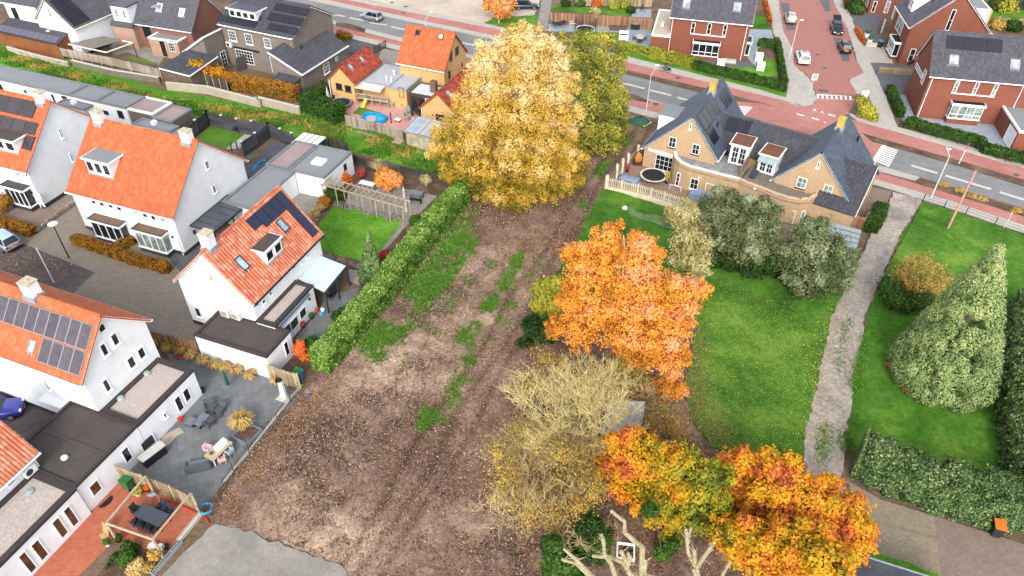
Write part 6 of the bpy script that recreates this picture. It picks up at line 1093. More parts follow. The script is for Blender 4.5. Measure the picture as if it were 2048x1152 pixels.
hedge('tall feathery grey-green conifer hedge in front of the right lawn',[(1712,928),(1790,960),(1860,990),(1950,1015),(2080,1030)],3.0,2.6,60000,.14,LF_CON,bulge=.3,round_=.25,hs=[.85,.95,1,1.05,1.05],bias=lambda s,on,zr:np.where((s<6)&(on==0),RNG.choice([0,.35],len(s),p=[.7,.3]),0)-.06,group='conifer hedges'); hedge('tall feathery conifer hedge along the right edge of the photo',[(2062,1015),(2040,900),(2034,790),(2040,690),(2052,630)],2.8,2.6,40000,.14,LF_CON,bulge=.3,round_=.25,group='conifer hedges')
hedge('russet hedge in front of the orange-roofed house bays, left part',[a5(585,790),a5(720,830),a5(880,890)],.8,.95,3600,.13,LF_RUS,group='russet front hedges'); hedge('russet hedge in front of the second bay window, right part',[a5(890,895),a5(1100,960),a5(1300,1010)],.8,.95,3800,.13,LF_RUS,group='russet front hedges'); hedge('short russet hedge between the two bays',[a5(905,850),a5(1020,800)],.6,.9,1300,.13,LF_RUS,group='russet front hedges'); hedge('small rounded russet hedge left of the slatted fence',[e3(200,870),e3(330,920),e3(440,950)],1.,.9,2200,.13,LF_RUS,round_=.3,group='russet front hedges'); hedge('small russet hedge by the silver car at the left edge',[e3(-60,770),e3(60,830),e3(130,860)],1.,.9,2000,.13,LF_RUS,round_=.3,group='russet front hedges'); shrub('yellow_bush','yellow-green and rust bush at the left edge before the bay window',e3(20,670),[(*e3(20,560),13,0),(*e3(60,500),11,0)],1800,.13,LF_RUS)
# hedges by the road
hedge('green and yellow hedge along the pavement behind the cyclist',[a3(1150,440),a3(1300,475),a3(1480,515)],.9,1.5,5000,.16,LF_YG,bias=lambda s,on,zr:-.4*np.clip(s/8,0,1),group='roadside hedges'); hedge('dark green hedge along the pavement right of the cyclist',[a3(1490,530),a3(1700,580),a3(2000,650),(1567,182)],.9,1.2,7000,.16,LF_HED,group='roadside hedges'); hedge('dark green hedge turning the corner along the side street',[(1567,178),a4(240,590),a4(205,390),a4(190,330)],.7,1.2,3800,.16,LF_HED,group='roadside hedges'); hedge('dark green hedge end beside the blue-grey yard',[a4(65,345),a4(185,355)],.9,1.1,1600,.16,LF_HED,group='roadside hedges'); hedge('thin yellowing hedge with bare stems by the white cabinet',[a3(920,370),a3(1040,400),a3(1140,430)],.6,1.2,1800,.15,LF_YG,group='roadside hedges')
hedge('green hedge along the side street pavement by the red brick house',[a4(1030,690),a4(1080,790),a4(1120,880)],.8,1.2,2800,.16,LF_HED,group='roadside hedges'); hedge('long green hedge behind the black wire fence at the right edge',[a4(1160,940),a4(1400,1010),a4(1700,1090),a8(1750,100),(2100,340)],1.,1.2,7500,.17,LF_HED,group='roadside hedges')
hedge('low orange hedge beside the side street pavement',[a4(790,230),a4(840,320)],.5,.7,1100,.14,LF_RUST,group='orange low hedges'); hedge('low orange hedge at the top of the side street',[a4(700,0),a4(735,75)],.5,.7,900,.14,LF_RUST,group='orange low hedges'); hedge('low orange hedge left of the silver beige car',[a4(105,10),a4(150,190)],.5,.9,1400,.14,LF_RUST,group='orange low hedges')
hedge('small clipped green hedge between the brick drive and the gravel track',[e6(1140,180),e6(1080,330),e6(1000,480)],1.3,1.3,3200,.15,LF_HED)
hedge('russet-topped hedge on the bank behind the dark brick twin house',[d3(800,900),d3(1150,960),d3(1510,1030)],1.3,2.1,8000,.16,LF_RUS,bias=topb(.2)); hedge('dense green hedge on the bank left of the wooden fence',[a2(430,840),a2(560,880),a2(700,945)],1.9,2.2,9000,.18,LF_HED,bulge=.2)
shrub('orange_bush','bright orange and yellow bush above the dark board fence',d3(620,830),[(*d3(480,680),13,0),(*d3(550,710),13,0),(*d3(620,740),12,0),(*d3(710,740),11,0)],4500,.16,LF_BEECH); shrub('russet_hedge_low','clipped russet hedge on the drive beside the dark brick house',a2(720,300),[(*a2(690,265),9,0),(*a2(725,275),9,0),(*a2(755,285),8,0)],2200,.15,LF_RUS); shrub('dark_hedge','dark green shrub in the shade of the dark brick wing',d3(1700,1000),[(*d3(1640,960),13,0),(*d3(1720,940),13,0),(*d3(1770,900),12,0)],3000,.17,LF_DK)
# gardens
gl='garden plants by the pergola'
for nm,lab,ft,L,n,sz,m in (('small_tree','small orange-leaved garden tree above the wooden pergola',a6(1080,400),[(*a6(1030,260),14,0),(*a6(1080,290),15,0),(*a6(1130,310),13,0),(*a6(1000,310),12,0),(*a6(1060,340),13,0)],4200,.15,LF_OR),('red_shrub','small crimson shrub by the white garage corner',a6(860,290),[(*a6(855,255),8,0)],800,.12,LF_RED),('rust_shrub','rust and yellow shrub against the white garage wall',a6(730,330),[(*a6(720,290),11,0),(*a6(760,310),9,0)],1500,.13,LF_RUST),('dark_shrub','dark green rhododendron below the pergola',a6(660,450),[(*a6(640,410),13,0),(*a6(690,430),12,0),(*a6(610,400),10,0)],2200,.15,LF_DK),('round_shrub','round red-tinged green shrub by the driveway edge',a6(570,510),[(*a6(570,475),12,0)],1500,.13,LF_RUS),('round_shrub','round green shrub with red berries at the path corner',a6(1270,650),[(*a6(1270,620),11,0)],1600,.13,LF_HED),('red_shrub','red-flowered low shrub between the spruce and the laurel hedge',a6(1050,930),[(*a6(1040,890),12,0),(*a6(1080,890),9,0)],1500,.13,LF_RED),('green_shrub','green shrub under the laurel hedge near the patio',b2(690,320),[(*b2(680,280),13,0),(*b2(720,250),11,0)],1800,.14,LF_DK),('russet_shrub','round russet shrub at the corner of the patio',b2(400,620),[(*b2(380,530),12,0),(*b2(420,570),13,0),(*b2(390,490),8,0)],2600,.13,LF_RUST),('round_shrub','round clipped green shrub beside the russet one on the patio',b2(470,550),[(*b2(475,490),14,0)],2200,.13,LF_HED),('bed_shrub','round olive shrub in the planting bed by the brick patio',d8(310,1040),[(*d8(315,1000),13,0)],1900,.11,LF_HED),('bed_shrub','golden yellow conifer in the planting bed by the brick patio',d8(390,1140),[(*d8(385,1090),12,0),(*d8(375,1130),11,0),(*d8(410,1040),8,0)],2200,.1,LF_STRAW),('bed_shrub','brown withered shrub at the right of the planting bed',d8(500,1080),[(*d8(480,1080),13,0),(*d8(540,970),10,0),(*d8(500,1110),10,0)],1400,.1,LF_BUSH),('bed_shrub','mixed dark foliage along the back of the planting bed',d8(380,930),[(*d8(310,890),9,0),(*d8(370,920),9,0),(*d8(430,940),9,0),(*d8(220,1000),9,0),(*d8(180,1080),9,0)],2600,.1,LF_DK)):
    shrub(nm,lab,ft,L,n,sz,m,group=None)
# ornamental grasses
def plume(label,foot,r,h,n,mat=None,group='tan ornamental grasses'):
    p=at(*foot); F=Fr(p.x,p.y,0); a=RNG.uniform(0,2*PI,n); l=RNG.uniform(.2,1.,n); b=np.stack([np.cos(a)*r*.25*l,np.sin(a)*r*.25*l,np.zeros(n)],1); m=np.stack([np.cos(a)*r*.6*l,np.sin(a)*r*.6*l,h*RNG.uniform(.6,1.,n)],1); e=np.stack([np.cos(a)*r*(l+.15),np.sin(a)*r*(l+.15),m[:,2]*RNG.uniform(.6,1.05,n)],1); w=np.stack([-np.sin(a),np.cos(a),0*a],1)*.03
    V=np.stack([b-w,b+w,m+w,m-w,m-w,m+w,e+w*.3,e-w*.3],1).reshape(-1,3); Fc=np.arange(n*8).reshape(-1,4); rr=np.repeat(RNG.random(n),2); o=obj('ornamental_grass',fastmesh('ornamental_grass',V,Fc,rr,mat or LF_STRAW),None); o.location=F.o; tag(o,label,'grass clump',group)
for i,(x,y) in enumerate(((1200,500),(1300,540),(1400,560),(1480,600),(1570,640),(1660,670),(1740,690),(1830,715),(1930,750))):
    plume(('greenish grass clump beside the board fence, number one from the left','greenish grass clump nearest left of the red hose','dark grass clump behind the red hose','brown-green grass clump at the garage corner','tan grass clump at the left end of the white garage wall','tan grass clump next along the white garage wall','straw grass clump at the middle of the white garage wall','straw grass clump right of the wall middle','straw grass clump at the right end of the white garage wall')[i],b1(x,y+10),.6,.95,260,LF_STRAW if i>2 else LF_BUSH)
plume('large straw-coloured pampas grass in the square planter',b1(1870,1130),1.0,1.35,700); plume('tan grass clump by the wooden gate and the tall heater',b2(200,800),.5,.9,220); plume('pale feathery grass by the garden terrace behind the small orange tree',a6(990,240),1.0,1.4,500,LF_PALE); plume('pale feathery grass with green base in the flower bed near the stone wall',a6(1355,350),.8,1.3,420,LF_PALE); plume('two-tone straw grass beside the driveway and garden lawn',a6(500,600),.7,1.0,320); plume('straw grass at the top of the driveway edge',a6(550,540),.6,.9,260)
# distant plants, top right and top centre
hz=[(a3(500,30),8,LF_DK),(a3(610,25),9,LF_HED),(a3(740,30),9,LF_RUST),(a3(870,45),9,LF_YG),(a3(950,40),9,LF_YG),(a3(1000,80),7,LF_DK),(a3(730,90),7,LF_PALE)]
for i,(pp,r,m) in enumerate(hz): shrub('garden_shrub',('dark shrub at the left of the far garden lawn','green shrub in the far garden bed','red-orange shrub in the far garden bed','yellow-green shrub in the far garden left of the other','yellow-green shrub in the far garden by the slab yard','dark shrub at the corner of the far slab yard','silvery shrub in front of the long far fence')[i],(pp[0],pp[1]+5),[(pp[0],pp[1]-2,r,0),(pp[0]+5,pp[1],r*.8,0)],700,.2,m)
for i,(pp,r,m) in enumerate(((d6(1720,60),22,LF_DK),(d6(1830,90),20,LF_YG),(d6(1960,40),26,LF_DK),(d6(1730,300),14,LF_BUSH),(d6(1920,320),15,LF_DK),(d6(2060,290),12,LF_BUSH),(d6(30,60),20,LF_DK),(d6(70,120),14,LF_HED))): shrub('far_shrub',('dark shrub behind the white annex at the top right','yellowish shrub behind the white annex at the top right','big dark shrub at the top right corner','brown shrub at the grey fence top right','dark green shrub at the grey fence top right','brown shrub at the right end of the grey fence','dark shrub at the top of the side street','green shrub beside the top side street drive')[i],(pp[0],pp[1]+8),[(pp[0],pp[1]-4,r*.7,0),(pp[0]+8,pp[1],r*.6,0)],1200,.22,m)
shrub('junction_planting','mixed green and orange planting beside the white sign at the junction',a4(860,890),[(*a4(830,740),8,0),(*a4(860,790),11,0),(*a4(900,830),11,0),(*a4(840,840),9,0),(*a4(920,880),10,0)],2600,.17,LF_YG)
tree('street_tree','orange-leaved street tree at the top edge before the dark car','tree',a2(1910,175),[(*a2(1900,20),22,0),(*a2(1960,30),22,0),(*a2(1850,10),16,0),(*a2(1930,80),16,0)],5000,.24,LF_OR,(.14,2.),BARKP)
for i,(pp,r) in enumerate(((a8(1440,345),8),(a8(1560,385),8),(a8(1650,430),9),(a8(1730,450),9),(a8(1990,540),9))): shrub('roadside_plant',('rust-brown plant in the verge strip nearest the tall white lamp post','rust-brown plant in the verge strip behind the leaning pole','rust-brown plant right of the leaning pole','rust-brown plant in the middle of the right verge strip','rust-brown plant at the right edge verge strip')[i],pp,[(pp[0]-4,pp[1]-3,r*.6,0),(pp[0]+5,pp[1]-2,r*.6,0)],420,.13,LF_BUSH,group='verge strip plants')
# ground cover
def patch(P,n,size,label,mat=LF_GRASS,cut=.1,s=.9,seed=3,z=.08,**k):
    x,y=scatter(P,n); x=x+RNG.normal(0,.3,n); y=y+RNG.normal(0,.3,n); d=nz2(x,y,s,seed)+RNG.normal(0,.35,n); m=d>cut; tufts('grass_tufts',x[m],y[m],size,mat,label,z=z,**k)
patch([(900,730),(925,665),(975,590),(1035,505),(1052,510),(1005,590),(960,660),(935,725)],9000,.17,'bright green strip of grass between the wheel ruts of the field',cut=-.1,s=2.2); patch([(855,840),(900,760),(1000,620),(1080,520),(1090,525),(1020,630),(940,780),(890,850)],5000,.15,'sparse green weeds along the wheel ruts of the field',cut=.45,s=2.,seed=14); patch([(700,760),(780,680),(900,560),(960,500),(1000,520),(930,620),(850,700),(760,780)],5000,.15,'sparse weeds between the hedge and the trodden path',cut=.5,s=1.6,seed=15)
patch([(650,785),(690,735),(800,600),(880,500),(945,445),(955,500),(905,560),(850,610),(775,705),(700,775)],15000,.22,'green grass strip along the foot of the laurel hedge',cut=-.1); patch([(640,770),(660,745),(940,415),(960,425),(800,640),(690,775)],3500,.26,'light trailing leaves at the foot of the laurel hedge',LF_LAUR,cut=-.2)
patch([(1070,690),(1050,660),(1140,530),(1200,400),(1240,390),(1180,480),(1130,560),(1090,650)],5000,.24,'grass edge between the dirt path and the lawn',cut=-.3); patch([(1300,250),(1215,330),(1170,420),(1150,410),(1200,330),(1260,250)],2200,.2,'thin grass along the dirt path by the tan brick house',cut=.3)
patch([(-60,90),(0,100),(340,200),(690,245),(850,300),(930,330),(860,340),(780,312),(560,255),(330,205),(0,118),(-60,105)],4500,.36,'rough weeds on the bank below the garden walls',LF_BUSH,cut=.1,z=0,h=.8); patch([(-60,92),(0,100),(340,200),(690,245),(850,300),(930,330),(860,345),(780,318),(560,262),(330,212),(0,122),(-60,108)],26000,.38,'green weeds on the bank below the garden walls',LF_GRASS,cut=0.,z=0,seed=8)
patch([(840,860),(850,815),(870,830),(860,850)],400,.2,'single green tuft in the middle of the bare field',cut=-2); patch([(1680,900),(1700,780),(1740,620),(1790,520),(1780,540),(1735,640),(1715,780),(1695,900)],2200,.14,'weeds along the right edge of the gravel track',LF_GRASS,cut=.3,z=.25); patch([(1630,930),(1650,800),(1690,640),(1700,640),(1665,800),(1650,930)],2600,.1,'weeds growing in the middle of the gravel track',LF_GRASS,cut=.15,z=.27)
PA=at(1225,330); PD=(at(905,850)-PA).normalized(); litter('soil_litter',[(425,1045),(470,955),(600,795),(780,630),(930,420),(1090,330),(1200,400),(1100,600),(1040,720),(1000,900),(1085,1160),(700,1160),(560,1090)],75000,.12,rndmat('clod_litter',[(0,'#33281f'),(.4,'#5a4a40'),(.75,'#7d6c5e'),(1,'#b5a190')],.95,.1),.09,'dry clods and dead leaf crumbs covering the bare field',.6,lambda x,y:((nz2(x,y,.5,21)+RNG.normal(0,.5,len(x)))>-.35)&((np.abs((x-PA.x)*-PD.y+(y-PA.y)*PD.x+.3)>2.4)|(RNG.random(len(x))>.72))); litter('fallen_leaves',[(430,1040),(600,790),(900,560),(1100,420),(1200,420),(1040,720),(1000,900),(1080,1150),(700,1150)],30000,.06,LF_FALL,.13,'fallen brown leaves scattered over the bare field'); litter('fallen_leaves',[(430,1030),(470,960),(600,795),(650,790),(520,960),(460,1040)],3600,.075,LF_FALL,.13,'drift of orange-brown leaves along the wire fence'); litter('fallen_leaves',[(940,420),(1100,400),(1180,370),(1160,470),(1060,540),(950,480)],4200,.08,LF_FALL,.14,'fallen leaves under the golden tree'); litter('fallen_leaves',[(1000,960),(1250,800),(1420,900),(1500,950),(1450,1150),(1090,1160)],16000,.08,LF_FALL,.15,'brown leaf litter under the bare trees and beeches')
litter('fallen_leaves',[(1380,600),(1440,560),(1560,600),(1660,660),(1620,900),(1480,910),(1380,860),(1370,700)],4200,.05,LF_FALY,.27,'small yellow leaves dotting the meadow lawn'); litter('fallen_leaves',[(1290,700),(1400,650),(1420,800),(1480,900),(1400,890),(1330,830)],5200,.075,LF_FALL,.27,'orange leaves fallen on the lawn below the cherry tree'); litter('fallen_leaves',[(0,500),(60,495),(150,530),(110,560),(0,555)],900,.09,LF_FALL,.02,'brown leaves on the dark asphalt patch'); litter('fallen_leaves',[(1610,700),(1680,600),(1690,760),(1640,940),(1610,940)],900,.08,LF_FALY,.28,'pale leaves on the gravel track edge')
# ---------------------------------------------------------------- vehicles
TYRE=plain('tyre_rubber','#1b1b1c',.9,.1,4.); RIM=plain('wheel_rim','#9a9da1',.35,.06,3.,metal=.7); CARGL=plain('car_glass','#1b232b',.05,.1,1.,.6); PLATE=plain('yellow_plate','#e0a21c',.5,.03,4.); LAMPR=plain('tail_lamp','#a5231f',.3,.05,4.); LAMPW=plain('head_lamp','#dfe3e6',.2,.05,4.)
def paint(name,c,metal=.2): 
    m=plain(name,c,.28,.03,.6,.6,metal); m.node_tree.nodes['Principled BSDF'].inputs['Coat Weight'].default_value=.5; return m
def car(label,F,L,W,H,mat,kind='hatch',group=None,openback=False,roofm=None,glassroof=False):
    """x forward"""
    t=thing('parked_car' if group else 'car',F,label,'car',group); h=L/2; w=W/2; bz=H*.6
    back={'hatch':-.47,'suv':-.48,'sedan':-.36}[kind]
    st=[(-h,.8,.38,bz*.78),(-h+.08,.93,.26,bz*.96),(-h*.8,1.,.22,bz*1.02),(-h*.2,1.,.22,bz*1.0),(h*.32,1.,.22,bz*.98),(h*.62,.99,.22,bz*.9),(h*.88,.93,.24,bz*.8),(h*.98,.82,.28,bz*.66),(h,.7,.34,bz*.52)]
    P=[]
    for x,k,z0,z1 in st:
        zm=z0+(z1-z0)*.55; P.append([(x,-w*k*.9,z0),(x,-w*k,z0+(z1-z0)*.25),(x,-w*k,zm),(x,-w*k*.93,z1-.05),(x,-w*k*.82,z1),(x,0,z1+.03),(x,w*k*.82,z1),(x,w*k*.93,z1-.05),(x,w*k,zm),(x,w*k,z0+(z1-z0)*.25),(x,w*k*.9,z0)])
    b=MB(); n=len(P[0]); b.add([p for s in P for p in s],[(i*n+j,(i+1)*n+j,(i+1)*n+j+1,i*n+j+1) for i in range(len(P)-1) for j in range(n-1)]+[tuple(range(n)),tuple(range((len(P)-1)*n,len(P)*n))[::-1]]+[(i*n,i*n+n-1,(i+1)*n+n-1,(i+1)*n) for i in range(len(P)-1)])
    bo=obj('body',b,mat,t,True); g=MB(); zt=H-.03; xb,xf=L*back,L*.2; rb,rf=xb+L*(.07 if kind!='sedan' else .17),xf-L*.17
    q=[(xb,-w*.84,bz),(xf,-w*.84,bz-.03),(xf,w*.84,bz-.03),(xb,w*.84,bz),(rb,-w*.66,zt),(rf,-w*.66,zt),(rf,w*.66,zt),(rb,w*.66,zt)]
    g.add(q,[(0,1,5,4),(1,2,6,5),(2,3,7,6),(3,0,4,7)]); obj('window',g,CARGL,t)
    r=MB(); r.add([(rb-.05,-w*.67,zt-.02),(rf+.06,-w*.67,zt-.02),(rf+.06,w*.67,zt-.02),(rb-.05,w*.67,zt-.02),(rb+.1,-w*.58,zt+.05),(rf-.1,-w*.58,zt+.05),(rf-.1,w*.58,zt+.05),(rb+.1,w*.58,zt+.05)],[(4,5,6,7),(0,1,5,4),(1,2,6,5),(2,3,7,6),(3,0,4,7)]); ro=obj('roof',r,roofm or mat,t,True)
    if glassroof: obj('sunroof',MB().box(rf-.75,rf-.25,-w*.4,w*.4,zt+.04,zt+.058),CARGL,ro)
    pl=MB()
    for i,j in ((0,4),(1,5),(2,6),(3,7)): pl.bar(q[i],q[j],.09,.07)
    for s in (-1,1): pl.bar(((xb+xf)*.5-.1,s*w*.84,bz),((rb+rf)*.5-.1,s*w*.67,zt),.09,.05)
    obj('pillars',pl,mat,t)
    for sx in (-1,1):
        for sy in (-1,1):
            c=Vector((sx*L*.305,sy*(w-.1),.33)); wh=MB(); wh.tube([c-Vector((0,.1,0)),c+Vector((0,.12 if sy>0 else .1,0))] if sy>0 else [c-Vector((0,.12,0)),c+Vector((0,.1,0))],.33,16); wo=obj('wheel',wh,TYRE,t); rm=MB(); rm.tube([c+Vector((0,sy*.1,0)),c+Vector((0,sy*.135,0))],.21,12); obj('rim',rm,RIM,wo)
    for s in (-1,1):
        obj('tail_lamp',MB().box(-h-.0,-h+.12,s*w*.58,s*w*.86,bz*.72,bz*.9),LAMPR,t); obj('head_lamp',MB().box(h*.9,h*.985,s*w*.5,s*w*.8,bz*.58,bz*.75),LAMPW,t); obj('mirror',MB().ball((L*.14,s*(w+.06),bz+.05),.12,.1,.08,8,5),mat,t)
    obj('number_plate',MB().box(-h-.02,-h+.02,-.26,.26,.52,.63),PLATE,t); obj('number_plate',MB().box(h-.02,h+.025,-.26,.26,.36,.47),PLATE,t)
    bp=MB().box(-h-.02,-h+.14,-w*.84,w*.84,.26,.42).box(h-.1,h+.0,-w*.66,w*.66,.24,.36); obj('bumper',bp,BLACK,t); obj('grille',MB().box(h-.02,h+.02,-w*.4,w*.4,.47,.58),BLACK,t)
    if openback: 
        o=obj('tailgate',MB().extr([(xb+.15,-w*.7,zt),(xb+.15,w*.7,zt),(xb-.85,w*.72,zt+.45),(xb-.85,-w*.72,zt+.45)],(0,0,.07)),mat,t); obj('pane',MB().extr([(xb-.0,-w*.5,zt+.02),(xb-.0,w*.5,zt+.02),(xb-.55,w*.52,zt+.25),(xb-.55,-w*.52,zt+.25)],(0,0,-.04)),CARGL,o)
    return t
def cf(pp,a,b,z=0.): p=at(*pp); return Fr(p.x,p.y,head(a,b),z)
CG='cars parked along the side street'
car('silver hatchback driving left on the main road',cf(a2(935,152),a2(985,165),a2(880,140),.02),3.95,1.68,1.5,paint('silver_paint','#9fa6ad',.6))
car('dark blue-black estate car parked by the orange street tree at the top edge',cf((1052,17),(1025,18),(1075,17),.02),4.5,1.78,1.5,paint('dark_blue_paint','#1d2c38',.4),'hatch')
ua,ub=(1640,190),(1598,10)
car('silver-beige car in the left parking bay seen from behind',cf(e5(325,350),(1590,50),(1577,5),.04),4.1,1.76,1.55,paint('champagne_paint','#a8a093',.5),'suv',CG); car('white car with dark rear window and sunroof on the left of the side street',cf(e5(525,1000),(1608,128),(1597,92),.04),4.4,1.8,1.5,paint('white_car_paint','#e6e8ea',.0),'hatch',CG,glassroof=True)
car('black hatchback with its tailgate wide open facing the camera',cf(e5(1085,530),(1665,45),(1675,75),.04),3.85,1.75,1.45,paint('black_paint','#15181d',.3),'hatch',CG,openback=True); car('black small hatchback with closed tailgate seen from behind',cf(e5(1215,830),(1690,110),(1676,75),.04),3.8,1.7,1.5,paint('black_paint','#15181d',.3),'hatch',CG)
car('silver car with pale blue roof cut off by the left edge',cf(e3(55,1075),e3(140,1120),e3(0,1040),.01),4.5,1.85,1.6,paint('silver_paint','#9fa6ad',.6),'suv',roofm=paint('pale_blue_roof','#a9c4d4',.1)); car('blue car cut off by the left edge on the dark drive',cf((-8,832),(-50,838),(30,822),.02),4.4,1.8,1.55,paint('blue_paint','#27348f',.3),'hatch')
for pp,r in ((a2(1197,52),.35),(a3(1365,600),.4),(a2(1180,100),.35),(a3(1195,800),.4),(a8(1990,262),.35),(a2(1090,20),.35),(e5(780,900),.35),(e5(900,1120),.35)):
    p=at(*pp); struct('drain_cover',MB().lathe((p.x,p.y,.03),[(r,0),(r,.02)],14),plain('cast_iron','#5b5552',.7,.2,6.))
p=at(*a4(550,680)); struct('drain_grate',MB().box(p.x-.7,p.x+.7,p.y-.4,p.y+.4,.03,.052),plain('cast_iron',''))
# ---------------------------------------------------------------- cyclist
def skin(name,verts,edges,rads,mat,parent,root=0,sub=1):
    me=bpy.data.meshes.new(name); me.from_pydata(verts,edges,[]); o=bpy.data.objects.new(name,me); COL.objects.link(o); m=o.modifiers.new('s','SKIN'); 
    for i,r in enumerate(rads): me.skin_vertices[0].data[i].radius=(r,r) if isinstance(r,(int,float)) else r
    for v in me.skin_vertices[0].data: v.use_root=False
    me.skin_vertices[0].data[root].use_root=True; s=o.modifiers.new('b','SUBSURF'); s.levels=sub; s.render_levels=sub
    if mat: me.materials.append(mat)
    o.parent=parent; return o
pf,pr=at(*d5(207,912),.03),at(*d5(303,930),.03); ctr=(pf+pr)/2; F=Fr(ctr.x,ctr.y,math.degrees(math.atan2(pf.y-pr.y,pf.x-pr.x)),.034)
t=thing('bicycle',F,'black city bicycle ridden to the left on the red cycle lane','bicycle'); WB=.55
def ring(c,r,tr,n=24):
    mb=MB(); mb.tube([Vector(c)+Vector((r*math.cos(2*PI*i/n),0,r*math.sin(2*PI*i/n))) for i in range(n+1)],tr,6,caps=False); return mb
for x in (-WB,WB):
    wo=obj('wheel',ring((x,0,.35),.33,.025),TYRE,t); sp=MB()
    for i in range(8): sp.bar((x,0,.35),(x+.31*math.cos(i*PI/4),0,.35+.31*math.sin(i*PI/4)),.008)
    obj('spokes',sp,RIM,wo)
fm=MB(); B_=(-.05,0,.3); st_=(-.2,0,.88); hd=(.38,0,.88)
for a,b in ((B_,st_),(B_,(.42,0,.75)),((-.17,0,.7),hd),(B_,(-WB,0,.35)),(st_,(-WB,0,.35)),(hd,(WB,0,.35)),(hd,(.34,0,1.05))): fm.tube([a,b],.022,6)
obj('frame',fm,BLACK,t); obj('handlebar',MB().tube([(.12,-.28,1.08),(.32,-.22,1.06),(.36,0,1.05),(.32,.22,1.06),(.12,.28,1.08)],.018,6),BLACK,t); obj('saddle',MB().ball((-.22,0,.94),.14,.08,.05,8,5),BLACK,t); obj('pannier',MB().box(-.75,-.4,-.16,.16,.45,.72),BLACK,t); obj('mudguard',MB().tube([(-WB+.38*math.cos(a),0,.35+.38*math.sin(a)) for a in (.2,.7,1.2,1.7,2.2,2.8)],.03,5),BLACK,t); obj('crank',MB().tube([(-.05,-.12,.15),(-.05,-.02,.3),(-.05,.02,.3),(-.05,.12,.45)],.02,5),ALU,t)
SKIN=plain('skin','#c9977c',.6,.05); JACK=plain('dark_jacket','#20242b',.8,.15,4.); JEANS=plain('blue_jeans','#4d607c',.8,.12,4.); HAIRM=plain('dark_hair','#3a2c22',.8,.2,6.)
tp=thing('person',F,'cyclist in a dark jacket and blue jeans riding the black bicycle','person')
V=[(-.2,0,1.0),(-.14,0,1.22),(-.04,0,1.45),(.0,0,1.56),(.04,0,1.66),(.06,0,1.78), (-.03,.19,1.46),(.12,.26,1.24),(.27,.25,1.1),(-.03,-.19,1.46),(.12,-.26,1.24),(.27,-.25,1.1),(-.18,.1,.98),(.2,.12,.86),(.04,.13,.5),(.14,.13,.44),(-.18,-.1,.98),(.12,-.12,.66),(-.06,-.13,.22),(.06,-.13,.15)]
E_=[(0,1),(1,2),(2,3),(3,4),(4,5),(2,6),(6,7),(7,8),(2,9),(9,10),(10,11),(0,12),(12,13),(13,14),(14,15),(0,16),(16,17),(17,18),(18,19)]
body=skin('body',V,E_,[.15,.15,.15,.06,.09,.085,.07,.055,.035,.07,.055,.035,.1,.075,.05,.035,.1,.075,.05,.035],SKIN,tp,0,2)
skin('jacket',[V[0],V[1],V[2],(-.01,0,1.52),V[6],V[7],(.24,.25,1.13),V[9],V[10],(.24,-.25,1.13)],[(0,1),(1,2),(2,3),(2,4),(4,5),(5,6),(2,7),(7,8),(8,9)],[.175,.175,.17,.075,.085,.072,.05,.085,.072,.05],JACK,tp,0,2)
skin('trousers',[V[0],V[12],V[13],V[14],V[16],V[17],V[18]],[(0,1),(1,2),(2,3),(0,4),(4,5),(5,6)],[.17,.12,.09,.062,.12,.09,.062],JEANS,tp,0,2)
for a,b in ((V[14],V[15]),(V[18],V[19])): obj('shoe',MB().ball(((a[0]+b[0])/2+.03,a[1],(a[2]+b[2])/2-.03),.14,.05,.05,8,5),BLACK,tp)
hr=obj('hair',MB().ball((.03,0,1.76),.125,.11,.125,12,7),HAIRM,tp,True)
obj('nose',MB().ball((.155,0,1.7),.03,.018,.025,6,4),SKIN,tp)
for s in (-1,1):
    hb=MB(); hb.ball((.29,s*.25,1.09),.05,.035,.03,8,5)
    for k in range(4): hb.tube([(.3-.02*k,s*.25,1.1),(.32-.02*k,s*.255,1.07),(.31-.02*k,s*.25,1.05)],.01,5)
    hb.tube([(.27,s*.23,1.1),(.29,s*.21,1.08)],.011,5); obj('hand',hb,SKIN,tp)
# ---------------------------------------------------------------- poles and signs
POLE=plain('galvanised_pole','#c9cbcb',.5,.08,2.); PINKPOLE=plain('pinkish_timber','#b98e7b',.85,.15,2.); TIMB=plain('weathered_timber','#a3947c',.9,.2,2.,fine=9.); TIMBD=plain('dark_timber','#5b4d42',.9,.2,2.,fine=9.); TIMBN=plain('new_timber','#b09a72',.85,.15,2.,fine=9.); CONCR=plain('concrete','#b5b1a6',.9,.12,1.2,fine=8.)
def lamp(label,base,pts,r=.07,head_=.6,grp='street lamps',arm=None):
    S_=Stand(base); F=Fr(S_.f.x,S_.f.y,0); t=thing('street_lamp',F,label,'street lamp',grp); q=[S_.p(*p)-S_.f for p in pts]; up=[Vector((0,0,0))]+[Vector((0,0,q[0].z))]
    obj('pole',MB().tube([(0,0,0),(0,0,q[0].z*.3),(0,0,q[0].z)],[r*1.3,r,r*.7],8),POLE,t)
    if len(q)>1: obj('arm',MB().tube([(0,0,q[0].z-.02)]+[tuple(Vector((p.x-q[0].x,p.y,p.z))) for p in q[1:]],r*.55,6),POLE,t); e=Vector((q[-1].x-q[0].x,0,q[-1].z)); obj('lantern',MB().ball((e.x,e.y,e.z),head_*.5,.16,.09,10,5),WHITE,t)
    return t
lamp('tall white lamp post beside the gravel track end',(1861.8,396),[a8(1452,110),a8(1438,48)]); lamp('lamp post on the near pavement left of the tan brick house',a3(1122,855),[a3(1160,580),a3(1210,502)],.06); lamp('lamp post with flat arm by the white car on the side street',e5(312,970),[e5(478,345),e5(535,335)],.05); lamp('lamp post on the far side of the road behind the bright orange roof',a2(1352,260),[a2(1352,150),a2(1400,88)],.05)
